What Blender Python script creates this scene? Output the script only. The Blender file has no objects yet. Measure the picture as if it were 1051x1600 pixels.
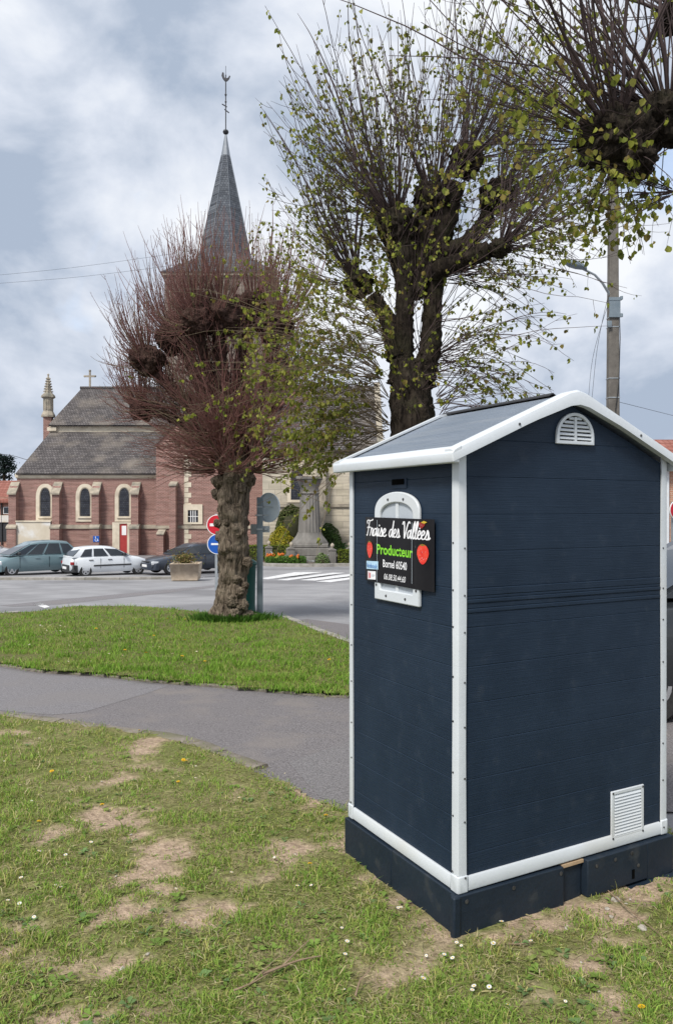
import bpy, math, random
import numpy as np
from mathutils import Vector, Matrix, noise
R = math.radians
PI = math.pi
rnd = random.Random(7)
rng = np.random.default_rng(11)
scene = bpy.context.scene
COL = scene.collection

# ------------------------------------------------------------------ camera
F_PX, CX_PX, HOR = 1200.0, 525.5, 797.0
CAM_H = 1.6
cd = bpy.data.cameras.new('camera')
cam = bpy.data.objects.new('camera', cd)
COL.objects.link(cam)
cam.location = (0, 0, CAM_H)
cam.rotation_euler = (PI / 2 - 0.0025, 0, 0)
cd.sensor_fit = 'VERTICAL'
cd.sensor_height = 36.0
cd.lens = 36.0 * F_PX / 1600.0
cd.clip_start = 0.05
cd.clip_end = 3000
scene.camera = cam

# ------------------------------------------------------------------ sky and sun
SUN_EL, SUN_AZ = R(50), R(212)        # azimuth clockwise from +Y: behind the camera, to its left
world = bpy.data.worlds.new('World')
scene.world = world
world.use_nodes = True
nt = world.node_tree
nt.nodes.clear()
def wn(t, **kw):
    n = nt.nodes.new(t)
    for k, v in kw.items():
        setattr(n, k, v)
    return n
wl = nt.links.new
out = wn('ShaderNodeOutputWorld')
bg = wn('ShaderNodeBackground')
bg.inputs['Strength'].default_value = 0.1
wl(bg.outputs[0], out.inputs[0])
skyt = wn('ShaderNodeTexSky', sky_type='NISHITA')
skyt.sun_disc = False
skyt.sun_elevation = SUN_EL
skyt.sun_rotation = SUN_AZ
skyt.air_density = 1.0
skyt.dust_density = 1.6
skyt.ozone_density = 1.5
tc = wn('ShaderNodeTexCoord')
sep = wn('ShaderNodeSeparateXYZ')
wl(tc.outputs['Generated'], sep.inputs[0])
zc = wn('ShaderNodeMath', operation='MAXIMUM'); wl(sep.outputs['Z'], zc.inputs[0]); zc.inputs[1].default_value = 0.0
za = wn('ShaderNodeMath', operation='ADD'); wl(zc.outputs[0], za.inputs[0]); za.inputs[1].default_value = 0.75
dv = wn('ShaderNodeVectorMath', operation='DIVIDE')
cmb = wn('ShaderNodeCombineXYZ')
for i in range(3):
    wl(za.outputs[0], cmb.inputs[i])
wl(tc.outputs['Generated'], dv.inputs[0]); wl(cmb.outputs[0], dv.inputs[1])
mp = wn('ShaderNodeMapping'); wl(tc.outputs['Generated'], mp.inputs[0])
mp.inputs['Location'].default_value = (3.1, 1.27, 0.4)
mp.inputs['Scale'].default_value = (1.0, 1.0, 1.5)
def wnoise(scale, detail, rough, dist, src):
    n = wn('ShaderNodeTexNoise')
    n.inputs['Scale'].default_value = scale
    n.inputs['Detail'].default_value = detail
    n.inputs['Roughness'].default_value = rough
    n.inputs['Distortion'].default_value = dist
    wl(src, n.inputs['Vector'])
    return n
n1 = wnoise(4.2, 9.0, 0.54, 0.22, mp.outputs[0])      # light and shade of the cloud deck
n2 = wnoise(4.0, 7.0, 0.5, 0.4, mp.outputs[0])      # where the deck opens to blue
mp2 = wn('ShaderNodeMapping'); wl(tc.outputs['Generated'], mp2.inputs[0]); mp2.inputs['Location'].default_value = (7.7, 4.2, 2.0); mp2.inputs['Scale'].default_value = (1, 1, 1.5)
wl(mp2.outputs[0], n2.inputs['Vector'])
cr = wn('ShaderNodeValToRGB'); wl(n1.outputs['Fac'], cr.inputs[0])
cr.color_ramp.elements[0].position = 0.36; cr.color_ramp.elements[0].color = (2.15, 2.55, 3.2, 1)
cr.color_ramp.elements[1].position = 0.62; cr.color_ramp.elements[1].color = (4.75, 4.9, 5.15, 1)
e = cr.color_ramp.elements.new(0.5); e.color = (3.6, 3.88, 4.4, 1)
br = wn('ShaderNodeValToRGB'); wl(n2.outputs['Fac'], br.inputs[0])
br.color_ramp.elements[0].position = 0.30; br.color_ramp.elements[0].color = (0.45, 0.45, 0.45, 1)
br.color_ramp.elements[1].position = 0.42; br.color_ramp.elements[1].color = (1, 1, 1, 1)
mx = wn('ShaderNodeMix', data_type='RGBA')
wl(br.outputs[0], mx.inputs[0])
sc_ = wn('ShaderNodeMix', data_type='RGBA', blend_type='ADD')
sc_.inputs[0].default_value = 1.0
wl(skyt.outputs[0], sc_.inputs[6]); sc_.inputs[7].default_value = (0.9, 1.1, 1.35, 1)
wl(sc_.outputs[2], mx.inputs[6]); wl(cr.outputs[0], mx.inputs[7])
wl(mx.outputs[2], bg.inputs['Color'])

sd = bpy.data.lights.new('sun', 'SUN')
sd.energy = 2.0
sd.angle = R(14)
sd.color = (1.0, 0.955, 0.89)
sun = bpy.data.objects.new('sun', sd)
COL.objects.link(sun)
sun.rotation_euler = (PI / 2 - SUN_EL, 0, PI - SUN_AZ)
scene.view_settings.view_transform = 'Standard'
scene.view_settings.look = 'None'
scene.view_settings.gamma = 1.0
scene.view_settings.exposure = 1.0
scene.cycles.max_bounces = 6
scene.cycles.transparent_max_bounces = 8

# ------------------------------------------------------------------ helpers
def gz(y):
    """Ground height: level at the camera, falling away towards the church square."""
    return float(np.interp(y, GY, GZ))
GY = [-60, 2.4, 3.6, 36, 43, 70, 900]
GZ = [0.0, 0.0, -0.035, -1.49, -1.62, -1.66, -4.0]
def gza(y):
    return np.interp(y, GY, GZ)

def at(px, py, Y):
    """World point seen at photo pixel (px, py) at distance Y."""
    return Vector(((px - CX_PX) / F_PX * Y, Y, CAM_H + (HOR - py) / F_PX * Y))
def ground_at(px, py):
    k = (py - HOR) / F_PX
    lo, hi = 0.5, 200.0
    for _ in range(50):
        m = (lo + hi) / 2
        if CAM_H - k * m > gz(m): lo = m
        else: hi = m
    return Vector(((px - CX_PX) / F_PX * lo, lo, gz(lo)))

def link(o, parent=None):
    COL.objects.link(o)
    if parent is not None:
        o.parent = parent
    return o
def tag(o, label=None, cat=None, group=None, kind=None):
    if label: o['label'] = label
    if cat: o['category'] = cat
    if group: o['group'] = group
    if kind: o['kind'] = kind
    return o
def empty(name, loc, rz, label, cat, group=None):
    o = bpy.data.objects.new(name, None)
    o.empty_display_size = 0.2
    link(o)
    o.location = loc
    o.rotation_euler = (0, 0, rz)
    return tag(o, label, cat, group)

def mesh_np(name, V, Fq, mats, smooth=False, mi=None, tint=None, angle=None):
    """Mesh from numpy verts and a list of faces (or an (n,k) array)."""
    me = bpy.data.meshes.new(name)
    if isinstance(Fq, np.ndarray):
        n, k = Fq.shape
        me.vertices.add(len(V)); me.vertices.foreach_set('co', np.asarray(V, dtype=np.float32).ravel())
        me.loops.add(n * k); me.loops.foreach_set('vertex_index', Fq.astype(np.int32).ravel())
        me.polygons.add(n)
        me.polygons.foreach_set('loop_start', np.arange(0, n * k, k, dtype=np.int32))
        me.polygons.foreach_set('loop_total', np.full(n, k, dtype=np.int32))
        me.update(calc_edges=True)
    else:
        me.from_pydata([tuple(v) for v in V], [], Fq)
        me.update()
    for m in (mats if isinstance(mats, (list, tuple)) else [mats]):
        me.materials.append(m)
    if mi is not None:
        me.polygons.foreach_set('material_index', np.asarray(mi, dtype=np.int32))
    if smooth:
        me.polygons.foreach_set('use_smooth', np.ones(len(me.polygons), dtype=bool))
        if angle is not None:
            me.set_sharp_from_angle(angle=angle)
    if tint is not None:
        a = me.attributes.new('tint', 'FLOAT_COLOR', 'POINT')
        t = np.ones((len(V), 4), dtype=np.float32); t[:, :3] = tint
        a.data.foreach_set('color', t.ravel())
    return me

class MB:
    """Collects shapes for ONE mesh object."""
    def __init__(s):
        s.v, s.f, s.m = [], [], []
    def add(s, vs, fs, m=0):
        b = len(s.v)
        s.v += [tuple(v) for v in vs]
        s.f += [[b + i for i in f] for f in fs]
        s.m += [m] * len(fs)
        return s
    def box(s, x0, x1, y0, y1, z0, z1, m=0, M=None):
        vs = [(x, y, z) for z in (z0, z1) for y in (y0, y1) for x in (x0, x1)]
        if M is not None: vs = [M @ Vector(v) for v in vs]
        return s.add(vs, [(0, 2, 3, 1), (4, 5, 7, 6), (0, 1, 5, 4), (2, 6, 7, 3), (0, 4, 6, 2), (1, 3, 7, 5)], m)
    def cbox(s, c, sx, sy, sz, m=0, rz=0.0):
        M = Matrix.Translation(c) @ Matrix.Rotation(rz, 4, 'Z')
        return s.box(-sx / 2, sx / 2, -sy / 2, sy / 2, -sz / 2, sz / 2, m, M)
    def prism(s, pts, fn, d0, d1, m=0):
        """pts: 2-D outline; fn(a, b, d) -> 3-D point; extruded from depth d0 to d1."""
        n = len(pts)
        vs = [fn(a, b, d0) for a, b in pts] + [fn(a, b, d1) for a, b in pts]
        fs = [list(range(n))[::-1], list(range(n, 2 * n))] + [[i, (i + 1) % n, n + (i + 1) % n, n + i] for i in range(n)]
        return s.add(vs, fs, m)
    def ring(s, outer, inner, fn, d0, d1, m=0):
        """Frame between two closed outlines of equal point count."""
        n = len(outer)
        vs = [fn(a, b, d) for d in (d0, d1) for o in (outer, inner) for a, b in o]
        fs = []
        for i in range(n):
            j = (i + 1) % n
            fs += [[i, j, n + j, n + i], [2 * n + i, 3 * n + i, 3 * n + j, 2 * n + j], [i, 2 * n + i, 2 * n + j, j], [n + i, n + j, 3 * n + j, 3 * n + i]]
        return s.add(vs, fs, m)
    def lathe(s, prof, seg=16, c=(0, 0, 0), m=0, a0=0.0):
        n = len(prof)
        vs = [(c[0] + r * math.cos(a0 + 2 * PI * k / seg), c[1] + r * math.sin(a0 + 2 * PI * k / seg), c[2] + z) for k in range(seg) for r, z in prof]
        fs = []
        for k in range(seg):
            j = (k + 1) % seg
            for i in range(n - 1):
                fs.append([k * n + i, j * n + i, j * n + i + 1, k * n + i + 1])
        fs.append([k * n + n - 1 for k in range(seg)])
        fs.append([k * n for k in range(seg)][::-1])
        return s.add(vs, fs, m)
    def tube(s, path, rad, sides=8, m=0, cap=True):
        P = [Vector(p) for p in path]
        n = len(P)
        if not hasattr(rad, '__len__'): rad = [rad] * n
        T = [(P[min(i + 1, n - 1)] - P[max(i - 1, 0)]).normalized() for i in range(n)]
        u = T[0].orthogonal().normalized()
        vs = []
        for i in range(n):
            u = (u - T[i] * u.dot(T[i])).normalized()
            w = T[i].cross(u)
            for k in range(sides):
                a = 2 * PI * k / sides
                vs.append(P[i] + (u * math.cos(a) + w * math.sin(a)) * rad[i])
        fs = [[i * sides + k, i * sides + (k + 1) % sides, (i + 1) * sides + (k + 1) % sides, (i + 1) * sides + k] for i in range(n - 1) for k in range(sides)]
        if cap:
            fs += [list(range(sides))[::-1], [(n - 1) * sides + k for k in range(sides)]]
        return s.add(vs, fs, m)
    def mesh(s, name, mats, smooth=False, angle=None):
        return mesh_np(name, s.v, s.f, mats, smooth, s.m, None, angle)
    def build(s, name, mats, parent=None, smooth=False, angle=R(40), bevel=0.0, seg=2):
        o = bpy.data.objects.new(name, s.mesh(name, mats, smooth, angle))
        link(o, parent)
        if bevel:
            b = o.modifiers.new('bevel', 'BEVEL'); b.width = bevel; b.segments = seg; b.limit_method = 'ANGLE'; b.angle_limit = R(35)
            o.data.polygons.foreach_set('use_smooth', np.ones(len(o.data.polygons), dtype=bool))
            o.data.set_sharp_from_angle(angle=R(50))
        return o
def add_mesh(name, me, parent=None, loc=None, rot=None, scale=None):
    o = bpy.data.objects.new(name, me)
    link(o, parent)
    if loc is not None: o.location = loc
    if rot is not None: o.rotation_euler = rot
    if scale is not None: o.scale = scale
    return o

# ------------------------------------------------------------------ materials
def newmat(name):
    m = bpy.data.materials.new(name); m.use_nodes = True
    n = m.node_tree.nodes; b = n['Principled BSDF']
    return m, m.node_tree, b
def col4(c): return (c[0], c[1], c[2], 1.0)
def pmat(name, c1, c2=None, scale=5.0, rough=0.7, bump=0.0, bscale=None, detail=5.0, metal=0.0, spec=0.3, stretch=None, lo=0.35, hi=0.65, c3=None, s3=1.0, f3=(0.5, 0.7), bdist=0.02):
    """Principled material with noise between c1 and c2, large stains of c3 and noise bump; object coordinates."""
    m, t, b = newmat(name)
    L = t.links.new
    b.inputs['Roughness'].default_value = rough
    b.inputs['Metallic'].default_value = metal
    b.inputs['Specular IOR Level'].default_value = spec
    b.inputs['Base Color'].default_value = col4(c1)
    tcn = t.nodes.new('ShaderNodeTexCoord')
    src = tcn.outputs['Object']
    if stretch:
        mpn = t.nodes.new('ShaderNodeMapping'); mpn.inputs['Scale'].default_value = stretch
        L(src, mpn.inputs[0]); src = mpn.outputs[0]
    cur = None
    if c2 is not None:
        nz = t.nodes.new('ShaderNodeTexNoise'); nz.inputs['Scale'].default_value = scale; nz.inputs['Detail'].default_value = detail; nz.inputs['Roughness'].default_value = 0.6
        L(src, nz.inputs['Vector'])
        r = t.nodes.new('ShaderNodeValToRGB'); L(nz.outputs['Fac'], r.inputs[0])
        r.color_ramp.elements[0].position = lo; r.color_ramp.elements[0].color = col4(c1)
        r.color_ramp.elements[1].position = hi; r.color_ramp.elements[1].color = col4(c2)
        cur = r.outputs[0]
    if c3 is not None:
        nz3 = t.nodes.new('ShaderNodeTexNoise'); nz3.inputs['Scale'].default_value = s3; nz3.inputs['Detail'].default_value = 6.0
        L(src, nz3.inputs['Vector'])
        r3 = t.nodes.new('ShaderNodeValToRGB'); L(nz3.outputs['Fac'], r3.inputs[0])
        r3.color_ramp.elements[0].position = f3[0]; r3.color_ramp.elements[0].color = (0, 0, 0, 1)
        r3.color_ramp.elements[1].position = f3[1]; r3.color_ramp.elements[1].color = (1, 1, 1, 1)
        mxn = t.nodes.new('ShaderNodeMix'); mxn.data_type = 'RGBA'
        L(r3.outputs[0], mxn.inputs[0])
        if cur is not None: L(cur, mxn.inputs[6])
        else: mxn.inputs[6].default_value = col4(c1)
        mxn.inputs[7].default_value = col4(c3)
        cur = mxn.outputs[2]
    if cur is not None: L(cur, b.inputs['Base Color'])
    if bump:
        nb = t.nodes.new('ShaderNodeTexNoise'); nb.inputs['Scale'].default_value = bscale or scale * 4; nb.inputs['Detail'].default_value = 6.0
        L(src, nb.inputs['Vector'])
        bn = t.nodes.new('ShaderNodeBump'); bn.inputs['Strength'].default_value = bump; bn.inputs['Distance'].default_value = bdist
        L(nb.outputs['Fac'], bn.inputs['Height']); L(bn.outputs[0], b.inputs['Normal'])
    return m
def tintmat(name, rough=0.7, transl=0.0, vary=0.25, scale=40.0):
    """Colour from the mesh's own 'tint' attribute (each blade or leaf has its own colour), optionally translucent."""
    m, t, b = newmat(name)
    L = t.links.new
    a = t.nodes.new('ShaderNodeAttribute'); a.attribute_name = 'tint'
    L(a.outputs['Color'], b.inputs['Base Color'])
    b.inputs['Roughness'].default_value = rough
    b.inputs['Specular IOR Level'].default_value = 0.08
    if transl:
        tr = t.nodes.new('ShaderNodeBsdfTranslucent'); L(a.outputs['Color'], tr.inputs[0])
        ms = t.nodes.new('ShaderNodeMixShader'); ms.inputs[0].default_value = transl
        L(b.outputs[0], ms.inputs[1]); L(tr.outputs[0], ms.inputs[2])
        L(ms.outputs[0], t.nodes['Material Output'].inputs[0])
    return m
def leafmat(name, c, transl=0.35):
    m, t, b = newmat(name)
    b.inputs['Base Color'].default_value = col4(c); b.inputs['Roughness'].default_value = 0.55; b.inputs['Specular IOR Level'].default_value = 0.3
    tr = t.nodes.new('ShaderNodeBsdfTranslucent'); tr.inputs[0].default_value = col4(c)
    ms = t.nodes.new('ShaderNodeMixShader'); ms.inputs[0].default_value = transl
    t.links.new(b.outputs[0], ms.inputs[1]); t.links.new(tr.outputs[0], ms.inputs[2])
    t.links.new(ms.outputs[0], t.nodes['Material Output'].inputs[0])
    return m
def brickmat(name, c1, c2, mortar, bw, bh, msize, rough=0.85, axes='xz', stain=None, bias=0.0, bumpd=0.01, noise_amt=0.5, squash=1.0):
    """Courses of bricks or slates; axes choose which object axes run along and across the courses."""
    m, t, b = newmat(name)
    L = t.links.new
    tcn = t.nodes.new('ShaderNodeTexCoord'); sp = t.nodes.new('ShaderNodeSeparateXYZ'); L(tcn.outputs['Object'], sp.inputs[0])
    cb = t.nodes.new('ShaderNodeCombineXYZ')
    ad = t.nodes.new('ShaderNodeMath'); ad.operation = 'ADD'
    L(sp.outputs['X'], ad.inputs[0]); L(sp.outputs['Y'], ad.inputs[1])
    L(ad.outputs[0] if axes == 'xz' else sp.outputs['X'], cb.inputs[0]); L(sp.outputs['Z'], cb.inputs[1])
    bk = t.nodes.new('ShaderNodeTexBrick'); L(cb.outputs[0], bk.inputs['Vector'])
    bk.inputs['Scale'].default_value = 1.0
    bk.inputs['Brick Width'].default_value = bw; bk.inputs['Row Height'].default_value = bh
    bk.inputs['Mortar Size'].default_value = msize; bk.inputs['Bias'].default_value = bias
    bk.inputs['Color1'].default_value = col4(c1); bk.inputs['Color2'].default_value = col4(c2); bk.inputs['Mortar'].default_value = col4(mortar)
    nz = t.nodes.new('ShaderNodeTexNoise'); nz.inputs['Scale'].default_value = 1.5; nz.inputs['Detail'].default_value = 9.0
    mpn = t.nodes.new('ShaderNodeMapping'); mpn.inputs['Scale'].default_value = (0.5, 0.5, 5.5)
    L(tcn.outputs['Object'], mpn.inputs[0]); L(mpn.outputs[0], nz.inputs['Vector'])
    rr = t.nodes.new('ShaderNodeValToRGB'); L(nz.outputs['Fac'], rr.inputs[0])
    rr.color_ramp.elements[0].position = 0.3; rr.color_ramp.elements[1].position = 0.72
    rr.color_ramp.elements[0].color = (1 - noise_amt,) * 3 + (1,)
    rr.color_ramp.elements[1].color = (1.0 + noise_amt * 0.35,) * 3 + (1,)
    mu = t.nodes.new('ShaderNodeMix'); mu.data_type = 'RGBA'; mu.blend_type = 'MULTIPLY'; mu.inputs[0].default_value = 1.0
    L(bk.outputs['Color'], mu.inputs[6]); L(rr.outputs[0], mu.inputs[7])
    cur = mu.outputs[2]
    if stain is not None:
        nz2 = t.nodes.new('ShaderNodeTexNoise'); nz2.inputs['Scale'].default_value = 0.55; nz2.inputs['Detail'].default_value = 7.0
        L(tcn.outputs['Object'], nz2.inputs['Vector'])
        r2 = t.nodes.new('ShaderNodeValToRGB'); L(nz2.outputs['Fac'], r2.inputs[0])
        r2.color_ramp.elements[0].position = 0.5; r2.color_ramp.elements[0].color = (0, 0, 0, 1)
        r2.color_ramp.elements[1].position = 0.75; r2.color_ramp.elements[1].color = (0.7, 0.7, 0.7, 1)
        m2 = t.nodes.new('ShaderNodeMix'); m2.data_type = 'RGBA'; L(r2.outputs[0], m2.inputs[0]); L(cur, m2.inputs[6]); m2.inputs[7].default_value = col4(stain)
        cur = m2.outputs[2]
    L(cur, b.inputs['Base Color'])
    b.inputs['Roughness'].default_value = rough; b.inputs['Specular IOR Level'].default_value = 0.2
    bn = t.nodes.new('ShaderNodeBump'); bn.inputs['Strength'].default_value = 0.6; bn.inputs['Distance'].default_value = bumpd
    inv = t.nodes.new('ShaderNodeMath'); inv.operation = 'SUBTRACT'; inv.inputs[0].default_value = 1.0; L(bk.outputs['Fac'], inv.inputs[1])
    L(inv.outputs[0], bn.inputs['Height']); L(bn.outputs[0], b.inputs['Normal'])
    return m

M = {}
M['asphalt'] = pmat('asphalt', (0.225, 0.223, 0.23), (0.30, 0.298, 0.305), 0.8, 0.9, 0.5, 160, c3=(0.185, 0.183, 0.19), s3=0.22, f3=(0.5, 0.6), bdist=0.006)
M['path_asphalt'] = pmat('path_asphalt', (0.095, 0.088, 0.090), (0.245, 0.228, 0.231), 75, 0.92, 1.0, 130, detail=4, lo=.3, hi=.7, c3=(0.215, 0.192, 0.178), s3=2.3, f3=(0.52, 0.78), bdist=0.006)
M['path_asphalt_old'] = pmat('path_asphalt_old', (0.11, 0.105, 0.109), (0.275, 0.262, 0.27), 75, 0.92, 1.0, 130, detail=4, lo=.3, hi=.7, c3=(0.2, 0.185, 0.18), s3=0.9, f3=(0.5, 0.75), bdist=0.006)
M['path_patch'] = pmat('path_patch', (0.105, 0.10, 0.102), (0.25, 0.237, 0.239), 75, 0.92, 1.0, 130, detail=4, lo=.3, hi=.7, c3=(0.2, 0.18, 0.165), s3=1.1, f3=(0.5, 0.75), bdist=0.006)
M['kerb'] = pmat('kerb', (0.15, 0.13, 0.108), (0.25, 0.22, 0.185), 9, 0.92, 0.8, 60, c3=(0.16, 0.15, 0.10), s3=3.0, f3=(0.5, 0.66), bdist=0.01)
M['roadkerb'] = pmat('roadkerb', (0.26, 0.245, 0.22), (0.38, 0.36, 0.33), 4, 0.9, 0.5, 40, c3=(0.2, 0.19, 0.16), s3=1.2)
M['paint'] = pmat('road_paint', (0.55, 0.55, 0.55), (0.74, 0.74, 0.74), 6, 0.8, 0.2, 60, c3=(0.33, 0.33, 0.33), s3=5.0, f3=(0.56, 0.7))
M['wplastic'] = pmat('white_plastic', (0.55, 0.585, 0.61), (0.60, 0.635, 0.665), 3, 0.42, 0.04, 60, c3=(0.54, 0.54, 0.51), s3=2.2, f3=(0.55, 0.8), spec=0.4)
M['greyplastic'] = pmat('grey_translucent_plastic', (0.40, 0.44, 0.48), (0.46, 0.50, 0.54), 4, 0.3, 0.03, 30, spec=0.5)
M['screw'] = pmat('screw_steel', (0.05, 0.05, 0.055), (0.12, 0.12, 0.12), 60, 0.5, metal=0.6)
M['black'] = pmat('black_void', (0.004, 0.004, 0.004), (0.006, 0.006, 0.006), 20, 0.9, spec=0.0)
M['rubber'] = pmat('tyre_rubber', (0.018, 0.018, 0.019), (0.03, 0.03, 0.03), 20, 0.85)
M['rim'] = pmat('alloy', (0.42, 0.43, 0.45), (0.55, 0.56, 0.58), 8, 0.35, metal=0.7, spec=0.5)
M['glass'] = pmat('car_glass', (0.012, 0.015, 0.018), (0.02, 0.024, 0.028), 2, 0.04, spec=0.9)
M['lampglass'] = pmat('headlight_glass', (0.45, 0.47, 0.5), (0.6, 0.62, 0.64), 20, 0.1, spec=0.8)
M['tailred'] = pmat('tail_light_red', (0.25, 0.012, 0.015), (0.35, 0.02, 0.02), 20, 0.2, spec=0.6)
M['trim_dark'] = pmat('dark_trim', (0.03, 0.031, 0.034), (0.045, 0.046, 0.05), 12, 0.55)
M['stone_cream'] = pmat('cream_stone', (0.56, 0.49, 0.38), (0.68, 0.61, 0.49), 1.6, 0.88, 0.4, 14, c3=(0.36, 0.31, 0.24), s3=0.9, f3=(0.5, 0.75))
M['stone_weather'] = pmat('weathered_stone', (0.25, 0.22, 0.18), (0.42, 0.37, 0.29), 2.2, 0.92, 0.6, 12, c3=(0.16, 0.155, 0.13), s3=1.3, f3=(0.5, 0.7))
M['concrete'] = pmat('planter_concrete', (0.40, 0.32, 0.24), (0.52, 0.43, 0.33), 5, 0.9, 0.4, 60, c3=(0.30, 0.25, 0.20), s3=1.7, f3=(0.5, 0.75))
M['pole_concrete'] = pmat('pole_concrete', (0.115, 0.105, 0.094), (0.165, 0.152, 0.135), 6, 0.9, 0.3, 60, c3=(0.095, 0.088, 0.078), s3=0.9)
M['galv'] = pmat('galvanised_steel', (0.30, 0.33, 0.35), (0.40, 0.43, 0.45), 6, 0.45, metal=0.4)
M['signgrey'] = pmat('sign_back_grey', (0.46, 0.53, 0.59), (0.54, 0.61, 0.66), 5, 0.5, metal=0.2)
M['signpostgrey'] = pmat('sign_post_grey', (0.15, 0.19, 0.22), (0.20, 0.24, 0.27), 5, 0.5, metal=0.2)
M['signred'] = pmat('sign_red', (0.50, 0.015, 0.03), (0.56, 0.02, 0.035), 5, 0.4)
M['signblue'] = pmat('sign_blue', (0.012, 0.085, 0.38), (0.016, 0.10, 0.42), 5, 0.4)
M['signwhite'] = pmat('sign_white', (0.74, 0.74, 0.74), (0.8, 0.8, 0.8), 5, 0.4)
M['bingreen'] = pmat('bin_green', (0.006, 0.055, 0.045), (0.009, 0.07, 0.058), 5, 0.45)
M['cable'] = pmat('black_cable', (0.02, 0.02, 0.022), (0.03, 0.03, 0.032), 20, 0.6)
# ------------------------------------------------------------------ the ground: earth and road sheet to the horizon
def nz2(x, y, s, o=0.0):
    return noise.noise(Vector((x * s + o, y * s - o * 0.7, o * 1.3)))
def fbm(x, y, s, o=0.0):
    return noise.fractal(Vector((x * s + o, y * s + 3.1 * o, o)), 1.0, 2.0, 4)

ys = np.array([-60, -30, -10, 0, 2.4, 3.6, 8, 16, 24, 30, 36, 43, 55, 70, 120, 300, 900.0])
xs = np.array([-900, -300, -100, -40, -20, -8, 0, 8, 20, 40, 100, 300, 900.0])
V = [(x, y, gz(y) - 0.02) for y in ys for x in xs]
nx = len(xs)
Fq = [[j * nx + i, j * nx + i + 1, (j + 1) * nx + i + 1, (j + 1) * nx + i] for j in range(len(ys) - 1) for i in range(nx - 1)]
road = link(bpy.data.objects.new('road', mesh_np('road', V, Fq, M['asphalt'])))
tag(road, 'pale worn grey asphalt of the village square and road', kind='structure')

def pix(pts):
    return [(p.x, p.y) for p in (ground_at(a, b) for a, b in pts)]
def smooth_poly(pts, n=4):
    """Catmull-Rom through an open chain of 2-D points."""
    o = []
    P = [pts[0]] + list(pts) + [pts[-1]]
    for i in range(1, len(P) - 2):
        p0, p1, p2, p3 = [np.array(q) for q in P[i - 1:i + 3]]
        for k in range(n):
            t = k / n
            o.append(tuple(0.5 * ((2 * p1) + (-p0 + p2) * t + (2 * p0 - 5 * p1 + 4 * p2 - p3) * t * t + (-p0 + 3 * p1 - 3 * p2 + p3) * t ** 3)))
    o.append(tuple(pts[-1]))
    return o
def inside(poly, X, Y):
    """Vectorised point-in-polygon."""
    c = np.zeros(X.shape, dtype=bool)
    n = len(poly)
    for i in range(n):
        x1, y1 = poly[i]; x2, y2 = poly[(i + 1) % n]
        m = (y1 > Y) != (y2 > Y)
        with np.errstate(divide='ignore', invalid='ignore'):
            xi = (x2 - x1) * (Y - y1) / (y2 - y1 + 1e-12) + x1
        c ^= m & (X < xi)
    return c
import bmesh
def sheet(name, poly, off, mat, label, skirt=0.0, step=None, kind='structure', bumpf=None):
    """A ground patch that follows the slope: triangulated outline cut at grid lines, with a small edge drop."""
    bm = bmesh.new()
    vs = [bm.verts.new((x, y, 0)) for x, y in poly]
    bm.faces.new(vs)
    bmesh.ops.triangulate(bm, faces=bm.faces[:])
    if step:
        x0 = min(p[0] for p in poly); x1 = max(p[0] for p in poly); y0 = min(p[1] for p in poly); y1 = max(p[1] for p in poly)
        for co, no, a, b in (((1, 0, 0), 0, x0, x1), ((0, 1, 0), 1, y0, y1)):
            k = a + step
            while k < b:
                geom = bm.verts[:] + bm.edges[:] + bm.faces[:]
                p = [0, 0, 0]; p[no] = k
                bmesh.ops.bisect_plane(bm, geom=geom, plane_co=p, plane_no=co, dist=1e-5)
                k += step
    be = [e for e in bm.edges if e.is_boundary]
    bvs = set(v for e in be for v in e.verts)
    for v in bm.verts:
        h = off
        if bumpf: h += bumpf(v.co.x, v.co.y) * (0.3 if v in bvs else 1.0)
        v.co.z = gz(v.co.y) + h
    if skirt:
        r = bmesh.ops.extrude_edge_only(bm, edges=be)
        for v in [g for g in r['geom'] if isinstance(g, bmesh.types.BMVert)]:
            v.co.z -= skirt
    bmesh.ops.recalc_face_normals(bm, faces=bm.faces[:])
    me = bpy.data.meshes.new(name)
    bm.to_mesh(me); bm.free()
    me.polygons.foreach_set('use_smooth', np.ones(len(me.polygons), dtype=bool))
    me.materials.append(mat)
    o = link(bpy.data.objects.new(name, me))
    tag(o, label, kind=kind)
    return o

# --- the path: asphalt strip that runs from the left between the two lawns and round behind the shed
path_near = smooth_poly(pix([(-420, 1085), (-150, 1095), (0, 1112), (150, 1130), (290, 1150), (375, 1180), (430, 1215), (500, 1248), (560, 1265)]))
far_px = [(-420, 1010), (-150, 1026), (0, 1040), (60, 1050), (150, 1056), (240, 1066), (330, 1073), (420, 1081), (500, 1087), (552, 1090)]
path_far = smooth_poly(pix(far_px))
p_end = [(1.0, 4.35), (3.2, 4.1), (9.0, 4.4), (14, 5.5), (14, 12.5), (7.0, 11.0), (2.2, 9.2)]
path_poly = [(a, b - 0.35) for a, b in path_near] + p_end + [(path_far[-1][0] + 0.5, path_far[-1][1] - 0.1)] + path_far[::-1]
path = sheet('path', path_poly, -0.008, M['path_asphalt'], 'grey purple asphalt footpath between the lawns', step=1.0)
old = pix([(-430, 1012), (-150, 1029), (0, 1043), (60, 1053), (150, 1059), (262, 1071), (225, 1084), (130, 1112), (80, 1116), (0, 1109), (-150, 1093), (-430, 1083)])
sheet('path_resurfacing', old, -0.006, M['path_asphalt_old'], 'older lighter asphalt left of the diagonal seam', step=1.0)
old2 = pix([(450, 1190), (560, 1152), (640, 1160), (640, 1230), (560, 1262), (500, 1245)])
sheet('path_repair', old2, -0.006, M['path_patch'], 'paler repaired asphalt beside the shed', step=1.0)

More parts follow.
